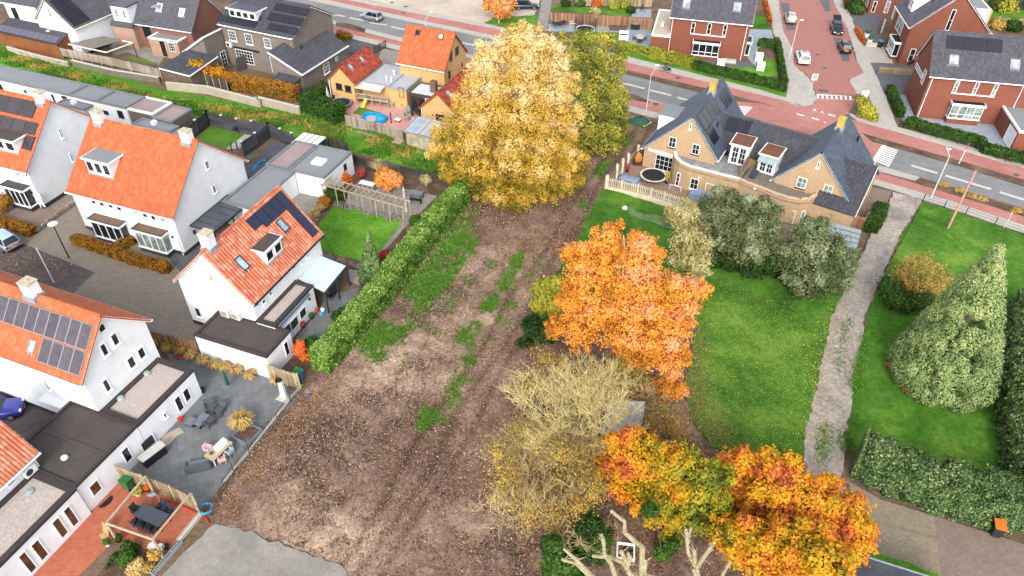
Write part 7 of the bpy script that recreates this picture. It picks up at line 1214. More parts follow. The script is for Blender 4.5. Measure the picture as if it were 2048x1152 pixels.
S_=Stand(a5(530,905)); F=Fr(S_.f.x,S_.f.y,0); t=thing('park_lamp',F,'black lamp post with a flat pale disc top on the brick street','street lamp'); z=S_.p(*a5(402,642)).z; obj('pole',MB().tube([(0,0,0),(0,0,z-.15)],[.07,.05],8),BLACK,t); obj('lamp_shade',MB().lathe((0,0,z-.15),[(.06,0),(.48,.1),(.46,.16),(.02,.2)],20),plain('disc_grey','#c9d3d2',.4,.05),t)
S_=Stand(b1(415,20)); F=Fr(S_.f.x,S_.f.y,0); solo('white_pole',MB().tube([(0,0,0),(0,0,4.2)],.05,6),WHITE,F,'thin white pole behind the chimney of the panelled house','pole')
def post(name,label,cat,base,top,r,mat,ptop=None,grp=None):
    S_=Stand(base); q=S_.p(*top)-S_.f; F=Fr(S_.f.x,S_.f.y,0); t=thing(name,F,label,cat,grp); obj('post',MB().tube([(0,0,0),tuple(q*.5),tuple(q)],[r,r*.92,r*.85],8),mat,t); return t,q
post('wooden_pole','tall leaning pinkish wooden pole standing on the right lawn','pole',a8(1480,658),a8(1688,228),.13,PINKPOLE)
t,q=post('marker_pole','thin white pole with red top in the planting strip','pole',a8(1560,178),a8(1635,28),.05,WHITE); obj('red_band',MB().tube([tuple(q*.72),tuple(q)],.058,8),plain('signal_red','#c2452f',.5),t)
t,q=post('sign_post','small sign post by the wire fence at the right edge','sign',a8(1895,660),a8(1962,540),.03,POLE); obj('sign_plate',MB().box(q.x-.05,q.x+.05,q.y-.02,q.y+.02,q.z-.35,q.z),plain('pinkish_white','#e8c9c2',.5),t)
def sign(label,base,c,w,h,mat=None,back=None):
    t,q=post('road_sign',label,'sign',base,c,.035,POLE); o=obj('sign_plate',MB().box(q.x-w/2,q.x+w/2,q.y-.05,q.y-.02,q.z-h/2,q.z+h/2),WHITE,t); 
    return t,q,o
sign('white square sign on a post in the planting at the junction',a4(800,850),a4(858,703),.95,.95); t,q,o=sign('framed rectangular sign on a post at the left pavement corner',a4(430,727),a4(485,575),.8,.9); obj('sign_face',MB().box(q.x-.3,q.x+.3,q.y-.058,q.y-.051,q.z-.35,q.z+.35),plain('sign_grey','#9ba3a3',.6,.2,3.),o)
# ---------------------------------------------------------------- fences and walls
def fence(label,pts,h,mat,name='wooden_fence',slat=.12,gap=.02,posts=1.8,pw=.1,base=0,basemat=None,group=None,horiz=False,postm=None,z=0.,th=.03,capm=None,ph=None,px=True):
    P=[at(x,y,z) for x,y in pts] if px else pts; o=P[0]; F=Fr(o.x,o.y,0,z); t=thing(name,F,label,'fence',group); q=[Vector((p.x-o.x,p.y-o.y,0)) for p in P]; sl=MB(); bm_=MB()
    for a,b in zip(q,q[1:]):
        L=(b-a).length; d=(b-a)/L
        if horiz:
            n=max(2,int(round((h-base)/(slat+gap)))); slat=(h-base)/n-gap
            for i in range(n): zz=base+(i+.5)*(h-base)/n; sl.bar(a+Vector((0,0,zz)),b+Vector((0,0,zz)),th,slat)
        else:
            n=max(1,int(L/(slat+gap)))
            for i in range(n): c=a+d*(i+.5)*L/n; e=random.uniform(-.02,.02); sl.bar(c+Vector((0,0,base+.03)),c+Vector((0,0,h+e)),slat,th,up=d.cross(Vector((0,0,1))))
            for zz in (base+.25,h-.25): sl.bar(a+Vector((0,0,zz)),b+Vector((0,0,zz)),th*1.8,.08)
        if basemat: bm_.bar(a+Vector((0,0,base/2)),b+Vector((0,0,base/2)),.1,base)
    obj('slats',sl,mat,t)
    if basemat: obj('base_panel',bm_,basemat,t)
    if posts:
        for a,b in zip(q,q[1:]):
            L=(b-a).length; n=max(1,int(round(L/posts)))
            for i in range(n+1 if b is q[-1] else n): c=a.lerp(b,i/n); p=obj('post',MB().box(c.x-pw/2,c.x+pw/2,c.y-pw/2,c.y+pw/2,0,ph or h+.06),postm or mat,t); (obj('post_cap',MB().box(c.x-pw*.75,c.x+pw*.75,c.y-pw*.75,c.y+pw*.75,(ph or h+.06),(ph or h+.06)+.1),capm,p) if capm else None)
    return t
SLATM=rndmat('grey_slats',[(0,'#7a6f63'),(.5,'#978b7d'),(1,'#b1a698')],.9,.15); SLATB=rndmat('brown_slats',[(0,'#6b4f3d'),(.5,'#86654d'),(1,'#a07d60')],.9,.15); SLATD=rndmat('dark_slats',[(0,'#37322f'),(.5,'#453f3a'),(1,'#5a5047')],.9,.15); SLATO=rndmat('old_slats',[(0,'#736451'),(.5,'#94846b'),(1,'#ad9c80')],.9,.15)
STONE=bricks('rough_stone_wall','#8a8070','#736a5d','#6b6458',.5,.2,.02,var=.4,dirt=.6)
def wall(label,pts,h,w,mat,name='garden_wall',cap=None,group=None):
    P=[at(*p) for p in pts]; o=P[0]; F=Fr(o.x,o.y,math.degrees(math.atan2(P[-1].y-o.y,P[-1].x-o.x))); t=thing(name,F,label,'wall',group); q=[F.l(p) for p in P]; mb=MB(); cb=MB()
    for a,b in zip(q,q[1:]): mb.bar((a.x,a.y,h/2),(b.x,b.y,h/2),w,h); cb.bar((a.x,a.y,h+.04),(b.x,b.y,h+.04),w+.08,.08)
    obj('masonry',mb,mat,t); obj('coping',cb,cap or CONCR,t); return t
wall('low pale concrete wall below the dark board fence on the bank',[a1(1290,690),a1(1600,720),a1(2000,825),a2(60,800),a2(390,880)],1.1,.3,plain('stained_concrete','#a89e8d',.9,.25,.8,fine=8.),group='bank retaining walls'); wall('rough grey stone wall below the grey slatted fence on the bank',[d4(850,760),d4(1300,870),d4(1850,960)],.9,.3,STONE,group='bank retaining walls'); wall('pale wall foot below the rusty boarded outbuilding',[d4(100,590),d4(500,700),d4(800,770)],.7,.25,plain('dirty_render','#a39b88'),group='bank retaining walls')
fence('grey weathered slatted fence on top of the rough stone wall',[d4(740,690),d4(1300,800),d4(1880,940)],1.9,SLATM,base=.6,slat=.14,gap=.03); fence('dark board fence with pale posts below the orange bush',[a1(1460,640),a1(1600,670),a1(1760,720)],1.9,SLATD,slat=.3,gap=.01,posts=1.2,postm=TIMB,base=.4); fence('brown slatted fence under the lean-to roof gutter',[a1(1260,620),a1(1360,640),a1(1450,665)],1.6,SLATB,slat=.2,gap=.05)
fence('grey picket fence with wavy top along the pink terrace',[d2(235,940),d2(420,985),d2(600,1030),d2(735,1085)],1.6,SLATM,slat=.13,gap=.07,posts=1.9); fence('brown vertical board fence between the grey yard and the brick street',[b1(1110,480),b1(1310,530),b1(1540,585)],1.75,SLATB,slat=.1,gap=.015,posts=2.)
GW=plain('charcoal_concrete','#46464a',.85,.2,1.); CAPG=plain('pale_cap','#c2c0ba',.7,.08)
def cfence(label,pts): fence(label,pts,1.95,rndmat('charcoal_panel',[(0,'#3c3c40'),(1,'#56555a')],.85,.2,big=.5,bigscale=.8),name='concrete_fence',slat=.48,gap=.01,posts=2.,pw=.2,postm=GW,capm=CAPG,horiz=True,th=.08,group='charcoal garden fences')
cfence('charcoal panel fence with pale post caps behind the artificial turf along the bank',[e2(340,285),e2(510,335),e2(680,375),e2(850,400),e2(1030,425),e2(1170,490),e2(1300,540)]); cfence('charcoal panel fence at the left end of the artificial turf',[e2(340,285),e2(215,390),e2(90,500)]); cfence('charcoal panel fence dividing the turf yard from the dark paved yard',[e2(1030,425),e2(890,540),e2(740,640)])
for i,(x,y) in enumerate(((590,570),(655,560))): post('turf_post','dark short post at the corner of the turf, '+('left' if i==0 else 'right')+' of two','post',e2(x,y+10),e2(x-20,y-90),.09,GW)
fence('dark stone-look fence behind the flower bed along the bank',[a6(770,170),a6(900,230),a6(1150,270),a6(1420,330),a6(1520,370)],1.3,SLATD,slat=.4,gap=.01,horiz=True,th=.1,posts=2.4,pw=.16); fence('short dark picket fence behind the white ribbed shed roof',[e2(1700,560),e2(1810,590),e2(1930,640)],1.7,SLATD,slat=.09,gap=.04)
fence('wooden slat fence screen along the brick patio under the pergola',[b5(880,430),b5(1090,510),b5(1300,590),b5(1470,680)],1.75,SLATO,slat=.11,gap=.05,posts=2.2,postm=TIMBN); fence('wooden gate panel with tied post beside the laurel hedge',[b2(160,760),b2(290,810),b2(390,835)],1.8,SLATO,name='garden_gate',slat=.12,gap=.01,posts=1.3,postm=TIMBN)
fence('low wooden slatted fence beside the left white house',[e3(480,935),e3(720,745),e3(1010,545)],.55,SLATM,slat=.16,gap=.16,posts=0,th=.12); fence('wooden fence panel with a bin behind it between the red brick houses',[a4(955,548),a4(1065,555),a4(1230,565)],1.1,SLATO,slat=.12,gap=.01,horiz=True,posts=1.9)
fence('tall brown board fence in front of the far garden lawn',[e4(100,430),e4(900,470),e4(1500,510),e4(1890,540)],1.95,SLATB,slat=.13,gap=.01,posts=1.9,postm=TIMB); fence('brown fence panels at the top edge behind the far garden',[e4(530,105),e4(1100,110),e4(1520,115),e4(1900,125)],1.9,SLATO,slat=.3,gap=.01,posts=1.9,postm=TIMBD); fence('grey fence with dark posts behind the top right brick house',[d6(1600,310),d6(1800,320),d6(2100,340)],1.5,SLATM,slat=.3,gap=.01,horiz=True,posts=2.2,postm=BLACK)
WIRE=plain('black_wire','#202322',.5,.1)
def wirefence(label,pts,h,n=4,pm=None,posts=2.5,r=.012,group='wire fences',lines=True,mesh=0):
    P=[at(*p) for p in pts]; o=P[0]; F=Fr(o.x,o.y,0); t=thing('wire_fence',F,label,'fence',group); q=[p-o for p in P]; mb=MB()
    for a,b in zip(q,q[1:]):
        for i in range(n): zz=h*(i+.6)/n; mb.tube([a+Vector((0,0,zz)),b+Vector((0,0,zz))],r,4)
        if mesh:
            L=(b-a).length
            for i in range(int(L/mesh)): c=a.lerp(b,i*mesh/L); mb.bar(c+Vector((0,0,.05)),c+Vector((0,0,h)),.012)
    obj('wires',mb,WIRE,t)
    for a,b in zip(q,q[1:]):
        k=max(1,int(round((b-a).length/posts)))
        for i in range(k+(b is q[-1])): c=a.lerp(b,i/k); obj('post',MB().tube([c,c+Vector((0,0,h+.05))],.045 if not pm else .05,6),pm or WIRE,t)
wirefence('black wire fence along the front pavement of the right lawn',[(1845,403),(1930,430),(2048,472),(2120,495)],1.,3); wirefence('black wire fence between the gravel track and the right lawn',[(1845,403),(1800,490),(1768,545)],1.,3); wirefence('black mesh fence before the long green hedge at the right edge',[a4(1110,950),a4(1390,1040),a4(1545,1085),a8(1720,100),(2060,345)],1.2,5,posts=3.2,mesh=.4)
wirefence('rusty wire mesh fence between the grey yard and the bare field',[b2(410,800),b2(215,1090),b5(1840,240),b5(1730,390),b5(1620,590),b5(1490,700)],1.1,6,TIMBD,2.6,.006,mesh=.25)
BAL=rndmat('pale_balusters',[(0,'#a99b83'),(1,'#cfc3aa')],.9,.15)
fence('pale concrete and baluster fence around the terrace of the tan brick house',[a7(805,385),a7(1050,440),a7(1250,500),a7(1520,590)],1.75,BAL,name='terrace_fence',slat=.1,gap=.1,posts=1.75,base=.6,basemat=plain('cream_concrete','#c9bfa8',.9,.15,1.2),postm=plain('cream_concrete',''),pw=.16); fence('pale fence panels with round-topped posts at the left side of the terrace',[a7(815,385),a7(890,300),a7(975,215),a7(1050,150)],1.5,SLATM,name='terrace_fence',slat=.3,gap=.01,posts=1.9,postm=MATS['cream_concrete'],pw=.3,horiz=True,ph=2.)
fence('black gate panel at the drive beside the red-tiled annex',[a2(955,415),a2(1045,365)],1.2,SLATD,name='driveway_gate',horiz=True,slat=.1,gap=.08,posts=1.6); fence('brown slat fence beside the grey felt shed',[e6(700,375),e6(890,415),e6(930,260)],1.5,SLATB,slat=.12,gap=.02)
# ---------------------------------------------------------------- garden furniture
WICK=plain('grey_wicker','#4e5157',.8,.2,6.,fine=20.); GREYT=plain('grey_tabletop','#6d737b',.5,.1,2.); OAK=plain('pale_oak','#b39f7f',.7,.15,2.); PINK=plain('pink_plastic','#d6aeb4',.5,.04); LBLUE=plain('pale_blue_plastic','#9db2ba',.5,.05); RED=plain('red_plastic','#c22d26',.45,.06); BLUE=plain('azure_plastic','#2684b4',.4,.06); GREEN=plain('green_plastic','#2f6b3c',.5,.08); TERRA=plain('terracotta','#a9583a',.8,.1); FABRIC=plain('dark_mesh_fabric','#2e3138',.85,.1,5.); CARD=plain('cardboard','#b59261',.9,.08)
def chair(label,F,mat,fr=None,group=None,w=.5,d=.5,h=.45,bh=.45,arms=False,cat='chair'):
    t=thing('chair',F,label,cat,group); fr=fr or mat; obj('seat',MB().box(-d/2,d/2,-w/2,w/2,h-.06,h),mat,t); obj('backrest',MB().extr([(-d/2,-w/2,h),(-d/2,w/2,h),(-d/2-.1,w/2,h+bh),(-d/2-.1,-w/2,h+bh)],(.05,0,0)),mat,t)
    for sx in (-1,1):
        for sy in (-1,1): obj('leg',MB().bar((sx*d*.42,sy*w*.42,0),(sx*d*.38,sy*w*.38,h-.06),.04),fr,t)
    if arms:
        for s in (-1,1): obj('armrest',MB().box(-d/2,d/2,s*w/2-.05,s*w/2+.05,h+.12,h+.2).box(-d/2,-d/2+.08,s*w/2-.05,s*w/2+.05,h-.05,h+.12).box(d/2-.08,d/2,s*w/2-.05,s*w/2+.05,0,h+.12),mat,t)
    return t
def table(label,F,L,W,H,mat,leg=None,cat='table',lw=.07,round_=False):
    t=thing('table',F,label,cat); obj('tabletop',MB().lathe((0,0,H-.04),[(L/2,0),(L/2,.04)],18) if round_ else MB().box(-L/2,L/2,-W/2,W/2,H-.05,H),mat,t)
    for sx in (-1,1):
        for sy in (-1,1): obj('leg',MB().bar((sx*(L/2-.1)*(.5 if round_ else 1),sy*(W/2-.1)*(.5 if round_ else 1),0),(sx*(L/2-.1)*(.5 if round_ else 1),sy*(W/2-.1)*(.5 if round_ else 1),H-.05),lw),leg or mat,t)
    return t
def F_(pp,h=0.,z=.02): p=at(pp[0],pp[1],z); return Fr(p.x,p.y,h,z)
cg='wicker armchairs on the grey yard'
for lab,pp,h in (('wicker armchair at the back left of the lounge set on the grey yard',b1(1620,990),-60),('wicker armchair at the back right of the lounge set on the grey yard',b1(1695,1015),-110),('wicker armchair at the near right of the lounge set beside the low table',b1(1615,1115),150)): chair(lab,F_(pp,h),WICK,BLACK,cg,.75,.75,.4,.4,True)
table('low grey slatted lounge table between the wicker armchairs',F_(b1(1555,1095),70),1.25,.75,.42,GREYT,BLACK,lw=.1); t=thing('footstool',F_(b1(1475,1105),70),'grey square footstool at the left of the lounge table','stool'); obj('cushion',MB().box(-.35,.35,-.35,.35,.3,.42),GREYT,t); obj('base',MB().box(-.33,.33,-.33,.33,0,.3),WICK,t)
t=thing('sofa',F_(b5(1475,350),15),'dark grey wicker sofa standing on the grey yard','sofa'); obj('seat',MB().box(-.85,.85,-.35,.35,0,.4),WICK,t); obj('backrest',MB().box(-.85,.85,-.45,-.33,.0,.8),WICK,t); obj('cushion',MB().box(-.75,.75,-.3,.3,.4,.5),GREYT,t)
for s in (-1,1): obj('armrest',MB().box(s*.85-.08,s*.85+.08,-.4,.35,.0,.62),WICK,t)
ft=F_(b5(1630,260),62); table('pale oak garden dining table on the grey yard',ft,2.,.95,.75,OAK,WHITE)
pg='pink shell chairs'
for lab,pp,h,m in (('pink shell chair at the far left of the oak table',b5(1548,240),-20,PINK),('pink shell chair at the near side of the oak table',b5(1648,315),120,PINK)): chair(lab,F_(pp,h),m,OAK,pg,.48,.48,.45,.38,True)
chair('pale blue-grey shell chair at the right of the oak table',F_(b5(1705,260),150),LBLUE,OAK,None,.48,.48,.45,.38,True)
fz=Fr(*ft.w((.3,0,0))[:2],62,.77); t=thing('cool_box',fz,'white box lying on the oak dining table','box'); obj('box',MB().box(-.5,.5,-.22,.22,0,.3),WHITE,t); obj('lid',MB().box(-.52,.52,-.24,.24,.3,.36),plain('offwhite_lid','#d9dcdc',.5),t); solo('teal_bowl',MB().lathe((0,0,0),[(.08,0),(.16,.1),(.15,.14),(.02,.05)],12),plain('teal_glaze','#1f6068',.3),Fr(*ft.w((-.55,.1,0))[:2],0,.77),'teal bowl at the near end of the oak table','bowl')
t=thing('garden_grill',F_(b5(1145,285),55),'black kitchen bar with pale stone top against the white garage wall','outdoor kitchen'); obj('cabinet',MB().box(-.9,.9,-.32,.32,0,.85),BLACK,t); obj('worktop',MB().box(-.98,.98,-.38,.38,.85,.92),plain('pale_stone','#b8b4ac',.6,.1,3.),t)
t=thing('folding_screen',F_(b5(1115,215),62),'dark framed screen panel behind the black kitchen bar','screen'); obj('panel',MB().box(-.55,.55,-.03,.03,.35,1.15),FABRIC,t); obj('frame',MB().box(-.6,-.53,-.04,.04,0,1.2).box(.53,.6,-.04,.04,0,1.2),WHITE,t)
S_=Stand(b1(1760,830)); F=Fr(S_.f.x,S_.f.y,0); t=thing('closed_parasol',F,'closed dark green parasol standing on the grey yard','parasol'); obj('pole',MB().tube([(0,0,0),(0,0,2.2)],.03,6),ALU,t); obj('canopy',MB().lathe((0,0,0),[(.05,.35),(.17,.5),(.12,1.3),(.03,2.25)],8),plain('bottle_green','#0f4a3c',.8,.1),t)
F=F_(b5(1830,118),62); t=thing('square_planter',F,'square grey-blue planter box holding the pampas grass','planter'); mb=MB(); s=.85
mb.box(-s,s,-s,-s+.12,0,.42).box(-s,s,s-.12,s,0,.42).box(-s,-s+.12,-s+.12,s-.12,0,.42).box(s-.12,s,-s+.12,s-.12,0,.42); obj('box',mb,plain('planter_slate','#6c7683',.7,.1),t); obj('soil',MB().box(-s+.12,s-.12,-s+.12,s-.12,0,.35),MULCH,t)
F=F_(b2(265,905),-22); t=thing('patio_heater',F,'tall pale upright fountain slab on a white base plate by the wooden gate','garden ornament'); obj('base_plate',MB().box(-.55,.55,-.45,.45,0,.08),plain('pale_stone',''),t); obj('slab',MB().extr([(-.28,-.1,.08),(.28,-.1,.08),(.2,-.1,2.),(-.2,-.1,2.)],(0,.2,0)),plain('pale_blue_slab','#bfc7c9',.4,.06),t); obj('bowl',MB().lathe((-.1,.0,2.),[(.05,0),(.3,.08),(.28,.12),(.05,.1)],14),BLACK,t)
def hose(label,pp,R,mat,name='hose_coil',z=.05,turns=4):
    p=at(*pp); F=Fr(p.x,p.y,0,z); mb=MB(); mb.tube([(R*(1-.04*math.sin(i))*math.cos(i*.4),R*(1+.05*math.cos(i*.7))*math.sin(i*.4),.03+.012*i/turns) for i in range(16*turns)],.035,6); return solo(name,mb,mat,F,label,'hose',smooth=True)
hose('red hose coil lying before the grass clumps at the board fence',b1(1385,585),.42,RED); hose('blue hose coil lying on the concrete blocks by the patio',b5(1532,678),.45,BLUE,z=.3); mb=MB(); pts=[at(*b5(x,y),.1) for x,y in ((1190,580),(1280,610),(1380,650),(1450,685),(1510,700),(1540,760),(1575,785))]; o=pts[0]; mb.tube([p-o for p in pts],.05,6); solo('red_hose',mb,RED,Fr(o.x,o.y,0,.1),'red hose running along the slat fence onto the sand','hose')
t=thing('watering_can',F_(b1(1390,1078)),'red watering can by the white extension door','watering can'); obj('body',MB().lathe((0,0,0),[(.17,0),(.18,.3),(.1,.34)],10),RED,t); obj('spout',MB().tube([(.15,0,.1),(.4,0,.36)],.03,6),RED,t); obj('handle',MB().tube([(-.15,0,.3),(-.28,0,.22),(-.17,0,.08)],.02,5),RED,t)
def pot(label,pp,r,h,mat,plant=None,ph=.4,name='flower_pot',z=.02,group=None):
    F=F_(pp,0,z); t=thing(name,F,label,'plant pot',group); obj('pot',MB().lathe((0,0,0),[(r*.7,0),(r,h*.9),(r*1.05,h),(r*.85,h),(r*.8,h*.85)],12),mat,t)
    if plant: obj('plant',leafcloud([(Vector((0,0,h+ph*.35)),(r*1.2,r*1.2,ph*.6)),(Vector((r*.4,.05,h+ph*.5)),(r*.8,r*.8,ph*.5))],500,.09,plant,name='plant',depth=.8,shade=.25),None,t)
    return t
pot('round black pot at the end of the pebble-roofed extension',b1(1560,860),.24,.4,BLACK); 
# pergola of logs on the brick patio
zt=2.25; q=[at(*b5(x,y),zt) for x,y in ((785,765),(1130,885),(1410,545),(1075,420))]; o=q[0]; F=Fr(o.x,o.y,0); t=thing('log_pergola',F,'square pergola of weathered round logs over the brick patio','pergola'); v=[Vector((p.x-o.x,p.y-o.y,0)) for p in q]
for i,a in enumerate(v): obj('post',MB().tube([a,a+Vector((.02,0,zt*.5)),a+Vector((0,0,zt))],[.11,.1,.095],8),TIMB,t)
for a,b in ((0,1),(1,2),(0,3)): obj('beam',MB().tube([v[a]+Vector((0,0,zt+.05+a*.02)),v[b]+Vector((0,0,zt+.05+a*.02))],.085,8),TIMB,t)
ft=F_(b5(1140,745),-22,.02); table('long dark grey dining table under the log pergola',ft,2.3,1.05,.75,plain('dark_tabletop','#474c57',.5,.1,2.),BLACK)
dg='dark mesh dining chairs'
for i,(x,y,h,lab) in enumerate(((-.7,-.75,90,'dark mesh chair at the near left of the long table'),(0,-.75,90,'dark mesh chair at the near middle of the long table'),(.7,-.75,90,'dark mesh chair at the near right of the long table'),(0.0,.85,-90,'dark mesh chair pulled back at the far side of the long table'),(.65,.8,-90,'dark mesh chair at the far right of the long table'),(-1.4,0,0,'dark mesh chair at the left end of the long table'))): w=ft.w((x,y,0)); chair(lab,Fr(w.x,w.y,-22+h,.02),FABRIC,BLACK,dg,.5,.5,.45,.55,True)
def bin_(label,pp,h,body,lid,z=.02,group=None,s=1.):
    t=thing('wheelie_bin',F_(pp,h,z),label,'bin',group); w,d,H=.29*s,.36*s,.95*s; obj('body',MB().add([(-d*.8,-w*.8,.08),(d*.8,-w*.8,.08),(d*.8,w*.8,.08),(-d*.8,w*.8,.08),(-d,-w,H),(d,-w,H),(d,w,H),(-d,w,H)],[(3,2,1,0),(0,1,5,4),(1,2,6,5),(2,3,7,6),(3,0,4,7),(4,5,6,7)]),body,t); obj('lid',MB().extr([(-d-.04,-w-.02,H),(d+.04,-w-.02,H),(d+.04,w+.02,H+.04),(-d-.04,w+.02,H+.1)],(0,0,.05)),lid,t)
    for s_ in (-1,1): obj('wheel',MB().tube([(-d*.8,s_*w*.85-.03,.1),(-d*.8,s_*w*.85+.03,.1)],.1,10),BLACK,t)
    obj('handle',MB().bar((-d-.06,-w*.8,H-.02),(-d-.06,w*.8,H-.02),.04),BLACK,t); return t
DKBODY=plain('bin_charcoal','#2a2d31',.55,.08); ORLID=plain('orange_lid','#d9722c',.5,.05)
bin_('green wheelie bin against the slat fence on the brick patio',b5(955,500),160,GREEN,GREEN); bin_('green and blue wheelie bin behind the wooden gate',b2(385,760),-20,plain('bin_blue','#1d64a8',.5,.06),GREEN); bin_('dark wheelie bin with orange lid in front of the conifer hedge',b8(1800,840),-110,DKBODY,ORLID,.1,None,1.15)
for lab,pp,lid in (('bin with green lid by the clipped hedge at the brick drive',e6(1000,300),plain('sage_lid','#5f8a6a',.5)),('bin with purple-grey lid between green and orange lids',e6(975,335),plain('mauve_lid','#6b6786',.5)),('bin with orange lid by the clipped hedge',e6(965,375),ORLID),('bin with blue lid nearest the camera by the clipped hedge',e6(955,415),plain('blue_lid','#3f78b8',.5))): bin_(lab,pp,150,DKBODY,lid,.02,'bins by the brick drive',.95)
for lab,pp,lid in (('dark bin with grey-green lid against the far board fence',e4(1550,520),plain('sage_lid','')),('dark bin with orange lid against the far board fence',e4(1610,525),ORLID),('dark bin with blue lid against the far board fence',e4(1660,525),plain('blue_lid',''))): bin_(lab,pp,-100,DKBODY,lid,.02,'bins at the far board fence')
bin_('dark bin with teal lid beside the bay window across the road',d6(345,555),-60,DKBODY,plain('teal_lid','#2d8f9c',.5))
pot('white pot with green plant on the brick patio',b5(800,925),.18,.3,WHITE,LF_HED); pot('dark pot with small plant under the pergola post',b5(880,895),.24,.3,BLACK,LF_DK); pot('white round pot with flowering plant by the slat fence',b5(1025,550),.28,.3,plain('offwhite_pot','#d9d5c8',.6),LF_YG); pot('white round pot at the near pergola post',b5(1130,945),.28,.3,plain('offwhite_pot','')); pot('white shallow pot beside the black ones near the concrete blocks',b5(1185,955),.3,.25,plain('offwhite_pot','')); pot('black pot right of the white pots near the concrete blocks',b5(1230,945),.22,.25,BLACK); pot('dark planter with withered brown plant at the slat fence',b5(1095,520),.25,.3,BLACK,LF_RUST)
t=thing('cardboard_box',F_(b5(785,850),-35),'open brown cardboard sheet leaning beside the pergola post','cardboard'); obj('sheet',MB().extr([(-.35,0,.1),(.35,0,.1),(.35,.25,1.0),(-.35,.25,1.0)],(0,.04,0)),CARD,t); obj('flap',MB().box(-.3,.3,-.35,-.02,.1,.13),CARD,t)
t=thing('folding_chair',F_(b5(1150,590),200),'grey folding chair frame against the slat fence','chair'); obj('backrest',MB().extr([(-.28,0,.5),(.28,0,.5),(.28,.25,1.1),(-.28,.25,1.1)],(0,.04,0)),LBLUE,t); obj('legs',MB().bar((-.28,-.1,0),(-.28,.25,1.1),.03).bar((.28,-.1,0),(.28,.25,1.1),.03).bar((-.28,.3,0),(-.28,0,.5),.03).bar((.28,.3,0),(.28,0,.5),.03),ALU,t)
t=thing('door_mat',F_(b5(775,600),62,.03),'black half-round door mat on the brick patio','door mat'); obj('mat',MB().prism([(.55*math.cos(a),.45*math.sin(a)) for a in np.linspace(PI,2*PI,12)],0,.025),BLACK,t)
blk=[(1470,690),(1420,760),(1370,820)]
F=F_(b5(1140,1150)); t=thing('block_wall',F,'row of hollow concrete blocks bordering the planting bed','low wall'); a,b=F.l(at(*b5(1130,1150))),F.l(at(*b5(1340,900))); n=9
for i in range(n):
    c=a.lerp(b,(i+.5)/n); d=(b-a).normalized(); m=MB(); s=(b-a).length/n*.94; nn=Vector((-d.y,d.x,0)); 
    for k in (-.14,.14): m.bar(c-d*s/2+nn*k+Vector((0,0,.11)),c+d*s/2+nn*k+Vector((0,0,.11)),.05,.22)
    for e in (-.5,0,.5): m.bar(c+d*e*s*.92-nn*.16+Vector((0,0,.108)),c+d*e*s*.92+nn*.16+Vector((0,0,.108)),.05,.21)
    obj('concrete_block',m,plain('block_grey','#8d9094',.9,.12,2.),t)
a,b=at(*b5(1330,900)),at(*b5(1500,690)); F=Fr(a.x,a.y,math.degrees(math.atan2(b.y-a.y,b.x-a.x))); L=(b-a).length; t=thing('kerb_boards',F,'weathered timber and concrete kerb along the patio edge','kerb'); obj('kerb',MB().box(0,L,-.08,.08,0,.3),CONCR,t); obj('timber',MB().box(0,L,.12,.3,0,.2),TIMB,t)
a,b=at(*b5(1840,235)),at(*b2(400,810)); F=Fr(a.x,a.y,math.degrees(math.atan2(b.y-a.y,b.x-a.x))); solo('yard_kerb',MB().box(-3,(b-a).length,-.07,.07,0,.18),CONCR,F,'concrete kerb line under the wire fence of the grey yard','kerb')
# patio of the panelled house
for lab,pp,r,h,m,pl in (('dark red potted plant on the rear patio by the french door',b2(410,365),.2,.3,plain('maroon_pot','#5b2530',.5),LF_RED),('orange pot beside the glazed canopy end',b2(515,245),.18,.5,plain('orange_pot','#c9562c',.5),None),('white pot beside the blue watering cans on the rear patio',b2(560,245),.2,.35,WHITE,None),('green plant pot at the corner of the extension wall',b2(475,295),.2,.25,BLACK,LF_HED),('blue pot at the white garage foot on the grey yard',b2(150,785),.1,.15,BLUE,None),('dark pot with shrub beside the white garage door',a6(340,405),.3,.35,BLACK,LF_DK)): pot(lab,pp,r,h,m,pl)
t=thing('watering_can',F_(b2(548,268),30),'pale blue watering can on the rear patio','watering can'); obj('body',MB().lathe((0,0,0),[(.16,0),(.17,.25),(.08,.3)],10),plain('sky_blue_plastic','#4f9fd6',.5),t); obj('spout',MB().tube([(.14,0,.08),(.38,0,.32)],.03,6),plain('sky_blue_plastic',''),t)
table('round bistro table under the frosted canopy',F_(b2(640,120),0),.8,.8,.72,BLACK,BLACK,round_=True)
for lab,pp,h in (('black bistro chair right of the bistro table at the canopy',b2(665,95),200),('black bistro chair before the bistro table at the canopy',b2(620,150),60)): chair(lab,F_(pp,h),BLACK,BLACK,'bistro chairs',.42,.42)
# wooden garden pergola
zt=2.3; pr=[[a6(555,345),a6(680,410),a6(790,425),a6(875,445),a6(935,470),a6(1030,490),a6(1170,520)],[a6(610,300),a6(745,335),a6(830,350),a6(910,385),a6(1000,380),a6(1090,400),a6(1215,450)]]
q=[[at(*p,zt) for p in r] for r in pr]; o=q[0][0]; F=Fr(o.x,o.y,0); t=thing('garden_pergola',F,'long weathered wooden pergola along the garden lawn','pergola'); a0,a1_=q[0][0]-o,q[0][-1]-o; d0=(a1_-a0); nn=Vector((-d0.y,d0.x,0)).normalized()*1.35
for i in range(7):
    for s in (0,1): c=a0+d0*i/6+nn*s; c.z=0; obj('post',MB().bar(c,c+Vector((0,0,zt)),.1),TIMB,t)
for s in (0,1): a=a0+nn*s; b=a1_+nn*s; a.z=b.z=zt+.05; obj('beam',MB().bar(a-d0*.02,b+d0*.02,.09,.14),TIMB,t)
for i in range(15): c=a0+d0*(i+.2)/15; c.z=zt+.17; obj('rafter',MB().bar(c-nn*.25,c+nn*1.25,.06,.1),TIMB,t)
